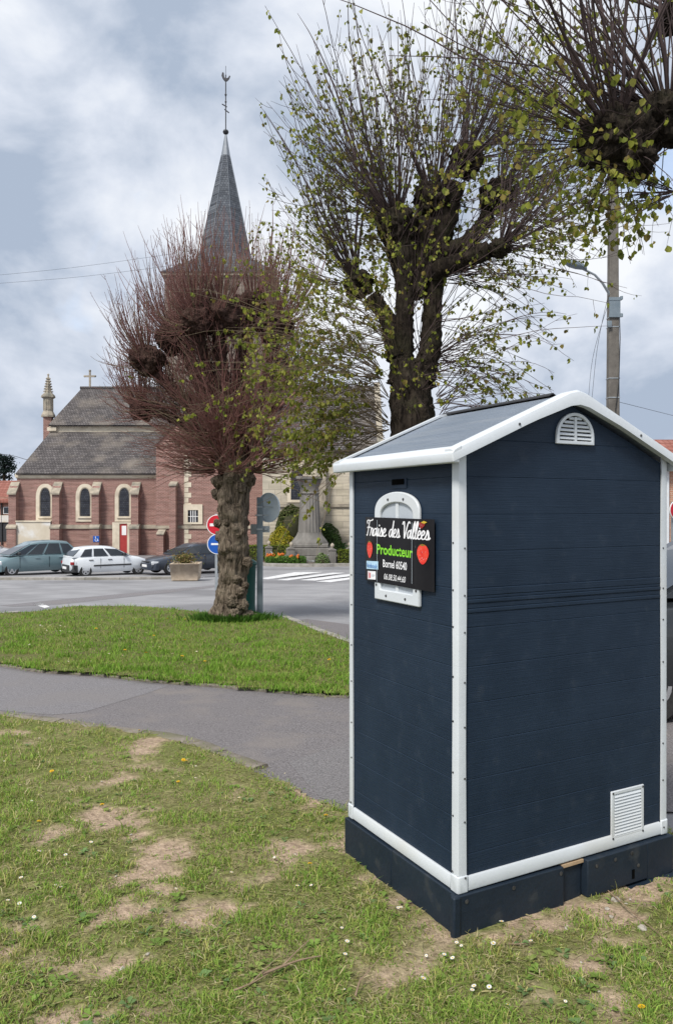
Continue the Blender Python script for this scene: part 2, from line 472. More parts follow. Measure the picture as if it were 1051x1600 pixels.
# --- lawns
M['soil'], t_, b_ = newmat('lawn_soil')
_L = t_.links.new
a_ = t_.nodes.new('ShaderNodeAttribute'); a_.attribute_name = 'tint'
tc_ = t_.nodes.new('ShaderNodeTexCoord')
n_ = t_.nodes.new('ShaderNodeTexNoise'); n_.inputs['Scale'].default_value = 38; n_.inputs['Detail'].default_value = 6; n_.inputs['Roughness'].default_value = 0.6; _L(tc_.outputs['Object'], n_.inputs['Vector'])
r_ = t_.nodes.new('ShaderNodeValToRGB'); _L(n_.outputs['Fac'], r_.inputs[0])
r_.color_ramp.elements[0].position = 0.32; r_.color_ramp.elements[0].color = (0.6, 0.57, 0.54, 1)
r_.color_ramp.elements[1].position = 0.66; r_.color_ramp.elements[1].color = (1.3, 1.28, 1.25, 1)
mu_ = t_.nodes.new('ShaderNodeMix'); mu_.data_type = 'RGBA'; mu_.blend_type = 'MULTIPLY'; mu_.inputs[0].default_value = 1.0
_L(a_.outputs['Color'], mu_.inputs[6]); _L(r_.outputs[0], mu_.inputs[7]); _L(mu_.outputs[2], b_.inputs['Base Color'])
b_.inputs['Roughness'].default_value = 0.95; b_.inputs['Specular IOR Level'].default_value = 0.1
n2_ = t_.nodes.new('ShaderNodeTexNoise'); n2_.inputs['Scale'].default_value = 90; n2_.inputs['Detail'].default_value = 8; _L(tc_.outputs['Object'], n2_.inputs['Vector'])
bn_ = t_.nodes.new('ShaderNodeBump'); bn_.inputs['Strength'].default_value = 0.9; bn_.inputs['Distance'].default_value = 0.012
_L(n2_.outputs['Fac'], bn_.inputs['Height']); _L(bn_.outputs[0], b_.inputs['Normal'])

# bare patches of the foreground lawn: (photo x, y, radius in metres along x, along y, strength)
BARE = []
for px, py, rx, ry, s in ((185, 1278, .17, .22, 1.0), (225, 1292, .12, .16, .9), (245, 1335, .13, .2, 1.0), (232, 1385, .14, .2, 1.0), (185, 1425, .16, .16, .9),
                          (300, 1440, .13, .14, .9), (205, 1490, .12, .14, .85), (165, 1525, .10, .1, .8), (290, 1560, .12, .10, .7), (60, 1598, .22, .09, 1.0), (15, 1600, .14, .08, .8),
                          (150, 1595, .16, .06, .7), (250, 1590, .12, .06, .7), (130, 1240, .16, .18, .5), (60, 1215, .2, .15, .35), (355, 1235, .18, .12, .4), (380, 1170, .3, .13, .9),
                          (500, 1245, .17, .2, .8), (540, 1250, .17, .2, .9), (475, 1228, .12, .12, .7), (585, 1375, .09, .12, .7), (620, 1410, .09, .1, .6), (535, 1320, .09, .16, .8), (770, 1470, .12, .09, .8),
                          (850, 1445, .2, .12, 1.0), (920, 1425, .2, .12, 1.0), (990, 1395, .2, .15, 1.0), (1050, 1370, .25, .2, 1.0), (830, 1565, .1, .08, .9), (960, 1480, .13, .06, .8), (930, 1470, .1, .05, .8),
                          (430, 1490, .12, .1, .35), (560, 1480, .12, .1, .3), (420, 1570, .14, .08, .4), (600, 1535, .1, .07, .3), (1010, 1475, .12, .05, .5), (330, 1330, .12, .1, .25), (1030, 1560, .1, .06, .3)):
    g = ground_at(px, py)
    BARE.append((g.x, g.y, rx, ry, s))
SHED_O = Vector((0.4628, 2.911)); SHED_YAW = 0.4954
def bare(x, y):
    v = 0.0
    nn = fbm(x, y, 3.2, 5.0) * 0.55 + fbm(x, y, 11.0, 9.0) * 0.35
    for bx, by, rx, ry, s in BARE:
        d = ((x - bx) / rx) ** 2 + ((y - by) / ry) ** 2
        if d < 5: v = max(v, s * max(0.0, min(1.0, 1.0 - math.sqrt(d) * 0.72 + nn * 2.1)))
    v = max(v, max(0.0, min(0.8, fbm(x, y, 1.9, 2.0) * 1.5 - 0.35 + nn * 0.6)))
    return v
fg_edge = smooth_poly(pix([(-420, 1092), (-150, 1104), (0, 1124), (150, 1143), (280, 1163), (350, 1192), (420, 1222), (490, 1255), (552, 1282)]))
lawn_poly = [(-3.6, 0.2), (3.4, 0.2), (3.6, 3.55), (1.6, 3.95), (0.75, 4.3)] + [(fg_edge[-1][0] + 0.12, fg_edge[-1][1] + 0.12)] + [(a, b + 0.10) for a, b in fg_edge[::-1]] + [(-4.5, 5.2)]
# fine grid sheet for soil with its own colour per vertex
def lawn_sheet(name, poly, step, off, colf, label, mound=None):
    xs_ = [p[0] for p in poly]; ys_ = [p[1] for p in poly]
    gx = np.arange(min(xs_), max(xs_) + step, step); gy = np.arange(min(ys_), max(ys_) + step, step)
    X, Y = np.meshgrid(gx, gy)
    JX = np.array([[nz2(x, y, 6.0, 3.0) for x in gx] for y in gy]) * .05; JY = np.array([[nz2(x, y, 5.0, 9.0) for x in gx] for y in gy]) * .09
    ins = inside(poly, X + JX, Y + JY)
    idx = -np.ones(X.shape, dtype=int)
    cells = ins[:-1, :-1] & ins[1:, :-1] & ins[:-1, 1:] & ins[1:, 1:]
    need = np.zeros(X.shape, dtype=bool)
    need[:-1, :-1] |= cells; need[1:, :-1] |= cells; need[:-1, 1:] |= cells; need[1:, 1:] |= cells
    idx[need] = np.arange(need.sum())
    px_, py_ = X[need], Y[need]
    tint = np.zeros((len(px_), 3)); z = np.zeros(len(px_))
    for k in range(len(px_)):
        c, h = colf(px_[k], py_[k])
        tint[k] = c; z[k] = gz(py_[k]) + off + h
    jj, ii = np.nonzero(cells)
    Fq = np.stack([idx[jj, ii], idx[jj, ii + 1], idx[jj + 1, ii + 1], idx[jj + 1, ii]], 1)
    o = link(bpy.data.objects.new(name, mesh_np(name, np.stack([px_, py_, z], 1), Fq, M['soil'], True, None, tint)))
    return tag(o, label, kind='structure')
C_EARTH, C_THATCH, C_GREEN = np.array((0.37, 0.285, 0.21)), np.array((0.22, 0.20, 0.10)), np.array((0.14, 0.165, 0.05))
def fg_col(x, y):
    b = bare(x, y)
    w = max(0.0, min(1.0, 0.5 + fbm(x, y, 2.3, 12.0)))
    c = C_THATCH * w + C_GREEN * (1 - w)
    k = max(0.0, min(1.0, (b - 0.25) * 2.2))
    h = fbm(x, y, 2.0, 1.0) * 0.012 + fbm(x, y, 14.0, 4.0) * 0.004 - 0.008 * k
    h = max(h, -0.012)
    e = C_EARTH * (1.0 + 0.18 * fbm(x, y, 5.0, 20.0))
    return c * (1 - k) + e * k, h
lawn_sheet('lawn_earth', lawn_poly, 0.035, 0.012, fg_col, 'worn lawn earth with sandy bare patches in front of the shed')

isl_front = path_far
isl_back = smooth_poly(pix([(-420, 975), (-150, 972), (-20, 962), (60, 957), (110, 950), (200, 949), (280, 954), (345, 960), (400, 963), (440, 967), (490, 985), (552, 1008), (640, 1040)]))
island_poly = [(a, b - .05) for a, b in isl_front] + [(path_far[-1][0] + 0.9, path_far[-1][1] + 0.1)] + isl_back[::-1]
def isl_h(x, y):
    return 0.03 + 0.012 * fbm(x, y, 0.8, 3.0)
def isl_col(x, y):
    w = max(0.0, min(1.0, 0.4 + fbm(x, y, 1.1, 12.0)))
    return C_THATCH * 0.6 * w + C_GREEN * (1 - w), isl_h(x, y)
lawn_sheet('lawn', island_poly, 0.10, 0.008, isl_col, 'lush green lawn between the path and the road')

# --- kerbs: single stones laid end to end, children of the strip they edge
def kerb_run(host, line, width, proud, depth, mat, length=0.95, jitter=0.012, name='kerb_stone', skip=()):
    L_ = [Vector((x, y, 0)) for x, y in line]
    acc = [0.0]
    for i in range(1, len(L_)): acc.append(acc[-1] + (L_[i] - L_[i - 1]).length)
    def pt(s):
        s = max(0.0, min(acc[-1], s))
        for i in range(1, len(L_)):
            if s <= acc[i] + 1e-9:
                t = (s - acc[i - 1]) / max(acc[i] - acc[i - 1], 1e-9)
                return L_[i - 1].lerp(L_[i], t), (L_[i] - L_[i - 1]).normalized()
        return L_[-1], (L_[-1] - L_[-2]).normalized()
    s, k = 0.0, 0
    r = random.Random(len(line))
    while s < acc[-1] - 0.1:
        ln = length * r.uniform(0.85, 1.12)
        e_ = min(acc[-1], s + ln - 0.014)
        if k not in skip:
            top, bot = [], []
            mb = MB()
            n = 4
            rows = []
            dz = r.uniform(-jitter, jitter) * 0.5
            for q in range(n + 1):
                p, d = pt(s + (e_ - s) * q / n)
                no = Vector((-d.y, d.x, 0))
                w = width * (1 + 0.14 * nz2(p.x, p.y, 6.0, 1.0))
                z = gz(p.y) + proud + dz + 0.006 * nz2(p.x, p.y, 9.0, 2.0)
                a = p - no * w / 2 + no * 0.008 * nz2(p.x, p.y, 7, 5); b = p + no * w / 2 + no * 0.008 * nz2(p.x, p.y, 7, 8)
                rows.append([Vector((a.x, a.y, z - depth)), Vector((a.x, a.y, z - 0.008)), Vector((a.x, a.y, z)) + no * 0.012, Vector((b.x, b.y, z)) - no * 0.012, Vector((b.x, b.y, z - 0.008)), Vector((b.x, b.y, z - depth))])
            vs = [v for row in rows for v in row]
            fs = [[i * 6 + j, (i + 1) * 6 + j, (i + 1) * 6 + j + 1, i * 6 + j + 1] for i in range(n) for j in range(5)]
            fs += [[0, 1, 2, 3, 4, 5], [n * 6 + j for j in range(6)][::-1]]
            mb.add(vs, fs)
            mb.build(name, mat, host, smooth=True, angle=R(35))
        s += ln; k += 1
kerb_near = smooth_poly(pix([(-420, 1088), (-150, 1099), (0, 1117), (150, 1136), (290, 1157), (360, 1183), (408, 1200)]))
kerb_run(path, kerb_near, 0.12, 0.014, 0.10, M['kerb'], jitter=0.004)
kerb_far = smooth_poly(pix([(-420, 1010), (-150, 1026), (0, 1039), (60, 1048), (150, 1054), (240, 1064), (330, 1071), (420, 1079), (500, 1086), (545, 1089)]))
kerb_run(path, kerb_far, 0.08, 0.012, 0.10, M['kerb'])
kerb_isl = smooth_poly(pix([(446, 967), (490, 985), (552, 1008), (640, 1040)]))
kerb_run(road, kerb_isl, 0.13, 0.06, 0.12, M['roadkerb'])
kerb_isl2 = smooth_poly(pix([(-420, 975), (-150, 972), (-20, 962), (30, 958)]))
kerb_run(road, kerb_isl2, 0.13, 0.05, 0.12, M['roadkerb'])
# kerb of the car park in front of the church
cp = [(-40, 33.2), (-24, 32.9), (-13.2, 32.4), (-9.0, 32.6), (-6.8, 33.4)]
cp_poly = smooth_poly(cp) 
kerb_run(road, cp_poly, 0.3, 0.09, 0.2, M['roadkerb'], length=1.3)
lot = sheet('pavement', cp_poly + [(-5.2, 36.0), (-4.4, 44.0), (-4.0, 54.5), (-40, 54.5)], 0.05, M['asphalt'], 'raised asphalt parking strip before the church', skirt=0.07, step=4.0)

# --- painted markings on the road
def marking(pts, label, off=0.004, name='road_marking'):
    o = sheet(name, pix(pts), off - 0.02, M['paint'], label)
    return o
marking([(408, 903), (460, 893.6), (505, 893.2), (418, 904.5)], 'farthest white zebra stripe on the road')
marking([(432, 905.5), (497, 897), (520, 894.3), (540, 894.5), (449, 906.2)], 'second white zebra stripe on the road')
marking([(468, 905.8), (530, 898), (556, 895.5), (578, 896), (492, 906.5)], 'third white zebra stripe on the road')
marking([(493, 908), (560, 900), (580, 900), (560, 903), (516, 909)], 'nearest white zebra stripe on the road')
marking([(306, 899), (330, 895), (352, 896), (318, 902)], 'white painted line by the planter')
marking([(52, 943), (64, 940.5), (78, 947), (70, 949)], 'short white painted dash at the lawn corner')
darkpatch = pix([(455, 968), (480, 966), (552, 975), (640, 985), (640, 1030), (552, 1004), (490, 982)])
sheet('road_repair', darkpatch, -0.016, M['path_asphalt'], 'darker asphalt repair beside the lawn kerb', step=2.0)
strip = pix([(70, 938), (300, 917), (335, 914), (336, 917), (200, 932), (90, 944), (20, 947), (0, 945)])
sheet('road_seam', strip, -0.016, M['path_asphalt_old'], 'darker band of asphalt crossing the road', step=2.0)
# ------------------------------------------------------------------ church (one thing), seen across the square
M['brick'] = brickmat('church_brick', (0.24, 0.105, 0.088), (0.34, 0.17, 0.145), (0.40, 0.325, 0.28), 0.24, 0.085, 0.011, stain=(0.24, 0.15, 0.125), noise_amt=0.34)
M['slate'] = brickmat('brown_roof_tile', (0.095, 0.086, 0.086), (0.165, 0.15, 0.148), (0.035, 0.033, 0.033), 0.20, 0.135, 0.016, axes='x', stain=(0.22, 0.19, 0.16), noise_amt=0.35, bumpd=0.03)
M['spire_slate'] = brickmat('blue_slate', (0.085, 0.095, 0.112), (0.14, 0.152, 0.17), (0.04, 0.045, 0.055), 0.24, 0.2, 0.015, noise_amt=0.35, bumpd=0.02)
M['ashlar'] = brickmat('limestone_ashlar', (0.50, 0.45, 0.35), (0.58, 0.52, 0.42), (0.36, 0.32, 0.26), 0.8, 0.42, 0.014, stain=(0.34, 0.31, 0.25), noise_amt=0.3)
M['tower_stone'] = brickmat('tower_stone', (0.20, 0.165, 0.14), (0.27, 0.225, 0.19), (0.15, 0.13, 0.11), 0.7, 0.35, 0.014, stain=(0.16, 0.14, 0.12), noise_amt=0.35)
M['lead'] = pmat('lead_sheet', (0.17, 0.19, 0.215), (0.23, 0.25, 0.275), 2, 0.5, metal=0.2)
M['leaded_glass'] = brickmat('leaded_glass', (0.035, 0.04, 0.055), (0.07, 0.075, 0.09), (0.012, 0.012, 0.013), 0.13, 0.13, 0.012, rough=0.35, noise_amt=0.3, bumpd=0.004)
M['render_cream'] = pmat('cream_render', (0.52, 0.46, 0.36), (0.60, 0.54, 0.44), 1.3, 0.85, 0.1, 20, c3=(0.66, 0.65, 0.62), s3=0.6, f3=(0.52, 0.6))
M['red_door'] = pmat('red_door_paint', (0.32, 0.035, 0.035), (0.38, 0.05, 0.045), 4, 0.5)
M['iron'] = pmat('wrought_iron', (0.03, 0.032, 0.036), (0.06, 0.06, 0.065), 8, 0.55, metal=0.5)

church = empty('church', (0, 0, 0), 0, 'brick and limestone village church with slate spire behind the parked cars', 'church')
FY = 55.0
SC = FY / F_PX
def cx(px, Y=FY): return (px - CX_PX) / F_PX * Y
def cz(py, Y=FY): return CAM_H + (HOR - py) / F_PX * Y
ZG = -1.66
x0, x1 = cx(27), cx(246)
zE = cz(746)
# aisle wall with pointed openings: built as a slab, windows recessed by their own surrounds
mb = MB()
mb.box(x0, x1, FY, FY + 0.5, ZG - 0.3, zE)
mb.box(x0, x0 + 0.5, FY + 0.5, FY + 8, ZG - 0.3, zE)
mb.build('wall', M['brick'], church)
mb = MB(); mb.box(x0 - 0.1, x1, FY - 0.12, FY + 0.3, zE, zE + 0.26); mb.box(x0 - 0.06, x1, FY - 0.05, FY + 0.3, zE - 0.07, zE - 0.003)
mb.build('cornice', M['stone_cream'], church)
mb = MB(); mb.box(x0, x1, FY - 0.1, FY + 0.2, cz(826), cz(820))
mb.build('string_course', M['stone_weather'], church)
# lower lean-to roof, clerestory band, upper roof
def roof(name, pts, mat, th=0.14):
    mb = MB()
    n = len(pts)
    P = [Vector(p) for p in pts]
    no = (P[1] - P[0]).cross(P[2] - P[0]).normalized()
    if no.z < 0: no = -no
    Q = [p - no * th for p in P]
    mb.add(P + Q, [list(range(n)), list(range(n, 2 * n))[::-1]] + [[i, n + i, n + (i + 1) % n, (i + 1) % n] for i in range(n)])
    return mb.build(name, mat, church)
Y1, Y2, Y3 = FY - 0.35, 59.0, 63.0
z1, z2 = zE + 0.28, cz(674, 59.0)
roof('roof', [(cx(27, Y1) - 0.1, Y1, z1), (x1, Y1, z1), (x1, Y2, z2), (cx(80, Y2), Y2, z2)], M['slate'])
z3 = cz(664, 58.7)
mb = MB(); mb.box(cx(78, 59), x1 + 4, Y2 - 0.05, Y2 + 0.5, z2 - 0.4, z3 - 0.04); mb.build('clerestory_wall', M['stone_cream'], church)
mb = MB(); mb.box(cx(78, 59) - 0.1, cx(90, 59), Y2 - 0.25, Y2 - 0.055, z2 + 0.02, z3 - 0.16); mb.build('corbel', M['stone_cream'], church)
z4 = cz(607, Y3)
xr = cx(128, Y3)
roof('roof', [(cx(76, 58.6), 58.6, z3), (x1 + 5, 58.6, z3), (x1 + 5, Y3, z4), (xr, Y3, z4)], M['slate'])
roof('roof', [(cx(76, 58.6), 58.6, z3), (xr, Y3, z4), (cx(76, 58.6), 67.4, z3)], M['slate'])
roof('roof', [(cx(76, 58.6), 67.4, z3), (xr, Y3, z4), (x1 + 5, Y3, z4), (x1 + 5, 67.4, z3)], M['slate'])
mb = MB(); mb.box(cx(76, 58.6) + 0.3, x1 + 5, 59.3, 67.0, ZG, z3 - 0.15); mb.build('wall', M['brick'], church)
roof('roof', [(cx(27, Y1) - 0.1, Y1, z1), (cx(80, Y2), Y2, z2), (cx(80, Y2), 66.0, z2), (cx(27, Y1) - 0.1, 70.3, z1)], M['slate'])
mb = MB(); mb.tube([(xr - 0.1, Y3, z4 + 0.04), (x1 + 4, Y3, z4 + 0.04)], 0.13, 8); mb.build('roof_ridge', M['slate'], church)
# cross
cxx = cx(141, Y3)
mb = MB()
mb.box(cxx - 0.07, cxx + 0.07, Y3 - 0.05, Y3 + 0.05, z4, z4 + 1.45)
mb.box(cxx - 0.42, cxx + 0.42, Y3 - 0.055, Y3 + 0.055, z4 + 0.93, z4 + 1.07)
for dx, dz in ((-0.42, 1.0), (0.42, 1.0), (0, 1.45)): mb.lathe([(0.0, -0.1), (0.1, -0.05), (0.1, 0.05), (0.0, 0.1)], 6, (cxx + dx, Y3, z4 + dz))
mb.build('cross', M['stone_weather'], church)
# turret with crocketed pinnacle
tx, tY = cx(76, 60), 60.0
tz = lambda py: cz(py, tY)
mb = MB(); mb.lathe([(0.43, ZG), (0.43, tz(650))], 4, (tx, tY, 0), a0=PI / 4 + 0.1); tur = mb.build('turret', M['brick'], church)
mb = MB(); mb.lathe([(0.52, tz(652)), (0.52, tz(649)), (0.40, tz(644)), (0.37, tz(643)), (0.37, tz(623))], 8, (tx, tY, 0), a0=0.3)
for k in range(8):
    a = 0.3 + 2 * PI * (k + 0.5) / 8
    mb.cbox((tx + math.cos(a) * 0.36, tY + math.sin(a) * 0.36, (tz(641) + tz(624)) / 2), 0.05, 0.09, tz(625) - tz(641), 0, a)
mb.build('turret_drum', M['stone_weather'], tur)
mb = MB(); mb.lathe([(0.40, tz(623)), (0.54, tz(621)), (0.50, tz(618)), (0.30, tz(614)), (0.26, tz(613)), (0.05, tz(587)), (0.10, tz(585.5)), (0.0, tz(583.5))], 8, (tx, tY, 0), a0=0.3)
for q in range(6):
    f = q / 6; r = 0.27 * (1 - f) + 0.05 * f; z = tz(612) * (1 - f) + tz(588) * f
    for k in range(8):
        a = 0.3 + 2 * PI * k / 8
        mb.lathe([(0.0, -0.07), (0.06, 0.0), (0.0, 0.09)], 5, (tx + math.cos(a) * (r + 0.05), tY + math.sin(a) * (r + 0.05), z))
mb.build('pinnacle', M['stone_weather'], tur)
# lancet windows
def arch(cxm, z0, zs, zt, hw, n=9, power=1.0):
    """Pointed-arch outline from sill z0, springing at zs, apex at zt."""
    pts = [(cxm - hw, z0), (cxm - hw, zs)]
    for k in range(1, n):
        t = k / n
        pts.append((cxm - hw * math.cos(t * PI / 2) ** 0.82, zs + (zt - zs) * math.sin(t * PI / 2)))
    pts.append((cxm, zt))
    pts += [(2 * cxm - a, b) for a, b in pts[1:-1][::-1]] + [(cxm + hw, z0)]
    return pts
fnY = lambda base: (lambda a, b, d: (a, base + d, b))
for px in (71.5, 133.5, 194.5):
    c = cx(px)
    w = MB()
    o_ = arch(c, cz(815), cz(776), cz(756), 0.66); i_ = arch(c, cz(807.5), cz(778), cz(761.5), 0.41)
    w.ring(o_, i_, fnY(FY), -0.07, 0.02)
    wn_ = w.build('window', M['stone_cream'], church)
    w = MB(); w.ring(i_, arch(c, cz(806.5), cz(778.5), cz(763), 0.355), fnY(FY), -0.045, 0.03); w.build('window_reveal', M['stone_weather'], wn_)
    w = MB(); w.prism(arch(c, cz(807), cz(778), cz(762.3), 0.38), fnY(FY), -0.012, 0.0); w.build('pane', M['leaded_glass'], wn_)
    w = MB(); w.box(c - 0.5, c + 0.5, FY - 0.16, FY - 0.072, cz(809.5), cz(807)); w.build('sill', M['stone_cream'], wn_)
    w = MB()
    for f in (0.3, 0.62): w.box(c - 0.36, c + 0.36, FY - 0.035, FY - 0.014, cz(806) * (1 - f) + cz(768) * f - 0.015, cz(806) * (1 - f) + cz(768) * f + 0.015)
    w.build('glazing_bar', M['iron'], wn_)
# buttresses with weathered sloping caps
def buttress(px, wd=0.52, dep=0.62, top=753, foot=770):
    c = cx(px)
    zt, zf = cz(top), cz(foot)
    b = MB()
    b.prism([(FY, ZG - 0.2), (FY, zt - 0.06), (FY - 0.35, zt - 0.32), (FY - dep, zf - 0.06), (FY - dep, ZG - 0.2)], lambda a, b_, d: (c + d, a, b_), -wd / 2, wd / 2)
    b.box(c - wd / 2 - 0.06, c + wd / 2 + 0.06, FY - dep - 0.18, FY - 0.11, ZG - 0.2, cz(826))
    bt = b.build('buttress', M['brick'], church)
    b = MB()
    s = wd / 2 + 0.05
    b.prism([(FY - 0.02, zt), (FY - 0.02, zt - 0.13), (FY - 0.32, zt - 0.47), (FY - 0.32, zt - 0.3)], lambda a, b_, d: (c + d, a, b_), -s, s)
    b.prism([(FY - 0.30, zt - 0.32), (FY - 0.30, zt - 0.52), (FY - dep - 0.14, zf - 0.14), (FY - dep - 0.14, zf - 0.02)], lambda a, b_, d: (c + d, a, b_), -s - 0.01, s + 0.01)
    b.build('buttress_cap', M['stone_weather'], bt)
    b = MB(); b.prism([(FY - 0.12, cz(818)), (FY - 0.12, cz(825.7)), (FY - dep - 0.24, cz(825.7)), (FY - dep - 0.24, cz(823.5)), (FY - dep - 0.02, cz(819.5))], lambda a, b_, d: (c + d, a, b_), -wd / 2 - 0.1, wd / 2 + 0.1)
    b.build('buttress_plinth', M['stone_weather'], bt)
for px in (25, 92, 153, 214): buttress(px)
# rendered panel, door, notice, disabled parking sign, planter vine
mb = MB(); mb.box(cx(31), cx(84), FY - 0.62, FY - 0.112, ZG - 0.2, cz(815.5)); mb.build('rendered_panel', M['render_cream'], church)
mb = MB(); mb.box(cx(30.3), cx(85), FY - 0.68, FY - 0.105, cz(815.4), cz(813.2)); mb.build('panel_coping', M['stone_cream'], church)
dx0, dx1 = cx(177), cx(207)
mb = MB()
mb.ring([(dx0, ZG - 0.1), (dx0, cz(816)), (dx1, cz(816)), (dx1, ZG - 0.1)], [(cx(188), ZG - 0.1), (cx(188), cz(818)), (cx(200), cz(818)), (cx(200), ZG - 0.1)], fnY(FY), -0.2, -0.1)
mb.build('door_surround', M['stone_cream'], church)
mb = MB(); mb.prism([(cx(188), ZG), (cx(188), cz(821)), (cx(190.5), cz(818.5)), (cx(198), cz(818.2)), (cx(200), cz(821)), (cx(200), ZG)], fnY(FY), -0.14, -0.104)
dr = mb.build('door', M['red_door'], church)
mb = MB(); mb.box(cx(191.5), cx(198.5), FY - 0.152, FY - 0.142, cz(836), cz(821.5)); mb.build('paper_notice', M['signwhite'], dr)
# transept or tower bay to the right of the aisle
tx0, tx1 = cx(244, 53.6), cx(420, 53.6)
TY = 53.6
tp = lambda py: cz(py, TY)
mb = MB()
mb.box(tx0, tx1, TY, TY + 7.5, ZG - 0.3, tp(690))
mb.prism([(tx0, tp(690)), (tx1, tp(690)), ((tx0 + tx1) / 2, tp(598))], fnY(TY), 0, 0.5)
mb.build('transept_wall', M['brick'], church)
for a, b in ((tx0 - 0.1, (tx0 + tx1) / 2), (tx1 + 0.1, (tx0 + tx1) / 2)):
    roof('roof', [(a, TY - 0.1, tp(692)), (b, TY - 0.1, tp(596)), (b, TY + 9.5, tp(596)), (a, TY + 9.5, tp(692))], M['slate'], 0.18)
q_ = MB()
for k in range(30):
    z0_ = tp(866) + k * 0.36
    if z0_ > tp(700): break
    wq = 0.5 if k % 2 else 0.3
    for xq in (cx(288, TY),):
        q_.box(xq, xq + wq, TY - 0.03, TY - 0.004, z0_, z0_ + 0.33)
q_.build('quoin', M['stone_cream'], church)['kind'] = 'stuff'
mb = MB(); mb.box(tx0, tx1, TY - 0.09, TY - 0.002, tp(826), tp(821)); mb.build('string_course', M['stone_weather'], church)
for px in (249, 268):
    mb = MB(); mb.box(cx(px, TY), cx(px + 10, TY), TY - 0.75, TY - 0.095, ZG - 0.2, tp(835 if px == 249 else 760)); bt = mb.build('buttress', M['brick'], church)
    zz = tp(835 if px == 249 else 760)
    mb = MB(); mb.prism([(TY - 0.1, zz + 0.35), (TY - 0.1, zz + 0.003), (TY - 0.82, zz + 0.003), (TY - 0.82, zz + 0.06)], lambda a, b_, d: (d, a, b_), cx(px, TY) - 0.04, cx(px + 10, TY) + 0.04); mb.build('buttress_cap', M['stone_weather'], bt)
# small window with stone surround
wc = cx(302, TY)
mb = MB()
mb.ring([(wc - 0.66, tp(819)), (wc - 0.66, tp(788)), (wc + 0.66, tp(788)), (wc + 0.66, tp(819))], [(wc - 0.36, tp(816)), (wc - 0.36, tp(797)), (wc + 0.36, tp(797)), (wc + 0.36, tp(816))], fnY(TY), -0.1, -0.003)
w_ = mb.build('window', M['stone_cream'], church)
mb = MB(); mb.box(wc - 0.37, wc + 0.37, TY - 0.03, TY - 0.004, tp(816.5), tp(796.5)); mb.build('pane', M['leaded_glass'], w_)
mb = MB()
for dx in (-0.16, 0, 0.16): mb.box(wc + dx - 0.025, wc + dx + 0.025, TY - 0.06, TY - 0.032, tp(816), tp(797))
mb.box(wc - 0.35, wc + 0.35, TY - 0.064, TY - 0.061, tp(807) - 0.02, tp(807) + 0.02)
mb.build('window_bar', M['signwhite'], w_)
# tower, broach and octagonal spire
SY = 66.0
scx = cx(353, SY)
sz = lambda py: cz(py, SY)
hw = 4.3
mb = MB(); mb.box(scx - hw, scx + hw, SY - hw, SY + hw, ZG, sz(455)); mb.build('tower', M['tower_stone'], church)
for sx in (-1, 1):
    mb = MB(); mb.prism(arch(scx + sx * 1.5, sz(545), sz(500), sz(482), 0.6), fnY(SY - hw), -0.05, -0.003); mb.build('louvred_opening', M['black'], church)
mb = MB(); mb.box(scx - hw - 0.2, scx + hw + 0.2, SY - hw - 0.2, SY + hw + 0.2, sz(455), sz(451)); mb.build('tower_cornice', M['stone_weather'], church)
a0 = PI / 8
mb = MB()
rb = 2.35
oc = [(rb * math.cos(a0 + k * PI / 4), rb * math.sin(a0 + k * PI / 4)) for k in range(8)]
sq = [(hw + 0.3, 1.7), (1.7, hw + 0.3), (-1.7, hw + 0.3), (-hw - 0.3, 1.7), (-hw - 0.3, -1.7), (-1.7, -hw - 0.3), (1.7, -hw - 0.3), (hw + 0.3, -1.7)]
cor = [(hw + .3, hw + .3), (-hw - .3, hw + .3), (-hw - .3, -hw - .3), (hw + .3, -hw - .3)]
zb, zo, ztip = sz(450.5), sz(408), sz(212)
def lv(lst, z): return [(scx + a, SY + b, z) for a, b in lst]
sqf = [(hw + .3, hw + .3)] * 2 + [(-hw - .3, hw + .3)] * 2 + [(-hw - .3, -hw - .3)] * 2 + [(hw + .3, -hw - .3)] * 2
mb.add(lv(sqf, zb) + lv(oc, zo), [[i, (i + 1) % 8, 8 + (i + 1) % 8, 8 + i] for i in range(8)])
spire = None
f1 = 0.835
rt = rb * (1 - f1)
oc2 = [(a * (1 - f1), b * (1 - f1)) for a, b in oc]
zt1 = zo + (ztip - zo) * f1
mb.add(lv(oc, zo) + lv(oc2, zt1), [[i, (i + 1) % 8, 8 + (i + 1) % 8, 8 + i] for i in range(8)])
spire = mb.build('spire', M['spire_slate'], church)
mb = MB(); mb.add(lv([(a * 1.06, b * 1.06) for a, b in oc2], zt1 - 0.05) + lv([(a * .25, b * .25) for a, b in oc2], ztip), [[i, (i + 1) % 8, 8 + (i + 1) % 8, 8 + i] for i in range(8)] + [[8 + i for i in range(8)]])
mb.build('spire_tip', M['lead'], spire)
mb = MB()
for k in range(8):
    p0 = Vector((scx + oc[k][0] * 1.01, SY + oc[k][1] * 1.01, zo)); p1 = Vector((scx + oc2[k][0] * 1.02, SY + oc2[k][1] * 1.02, zt1))
    mb.tube([p0, p1], 0.022, 5)
mb.build('spire_hip', M['lead'], spire)
mb = MB(); mb.lathe([(0.0, -0.2), (0.2, -0.14), (0.26, 0.0), (0.2, 0.14), (0.0, 0.2)], 12, (scx, SY, sz(207))); mb.build('finial_ball', M['iron'], spire)
mb = MB(); mb.tube([(scx, SY, sz(209)), (scx, SY, sz(118))], 0.05, 6)
zc_ = sz(168)
mb.tube([(scx - 0.32, SY, zc_ + .25), (scx + 0.1, SY, zc_)], 0.05, 5); mb.tube([(scx + 0.28, SY, zc_ - 0.5), (scx - 0.1, SY, zc_ - 0.2)], 0.05, 5)
mb.lathe([(0.0, -.25), (0.1, 0), (0.0, .25)], 6, (scx, SY, sz(149)))
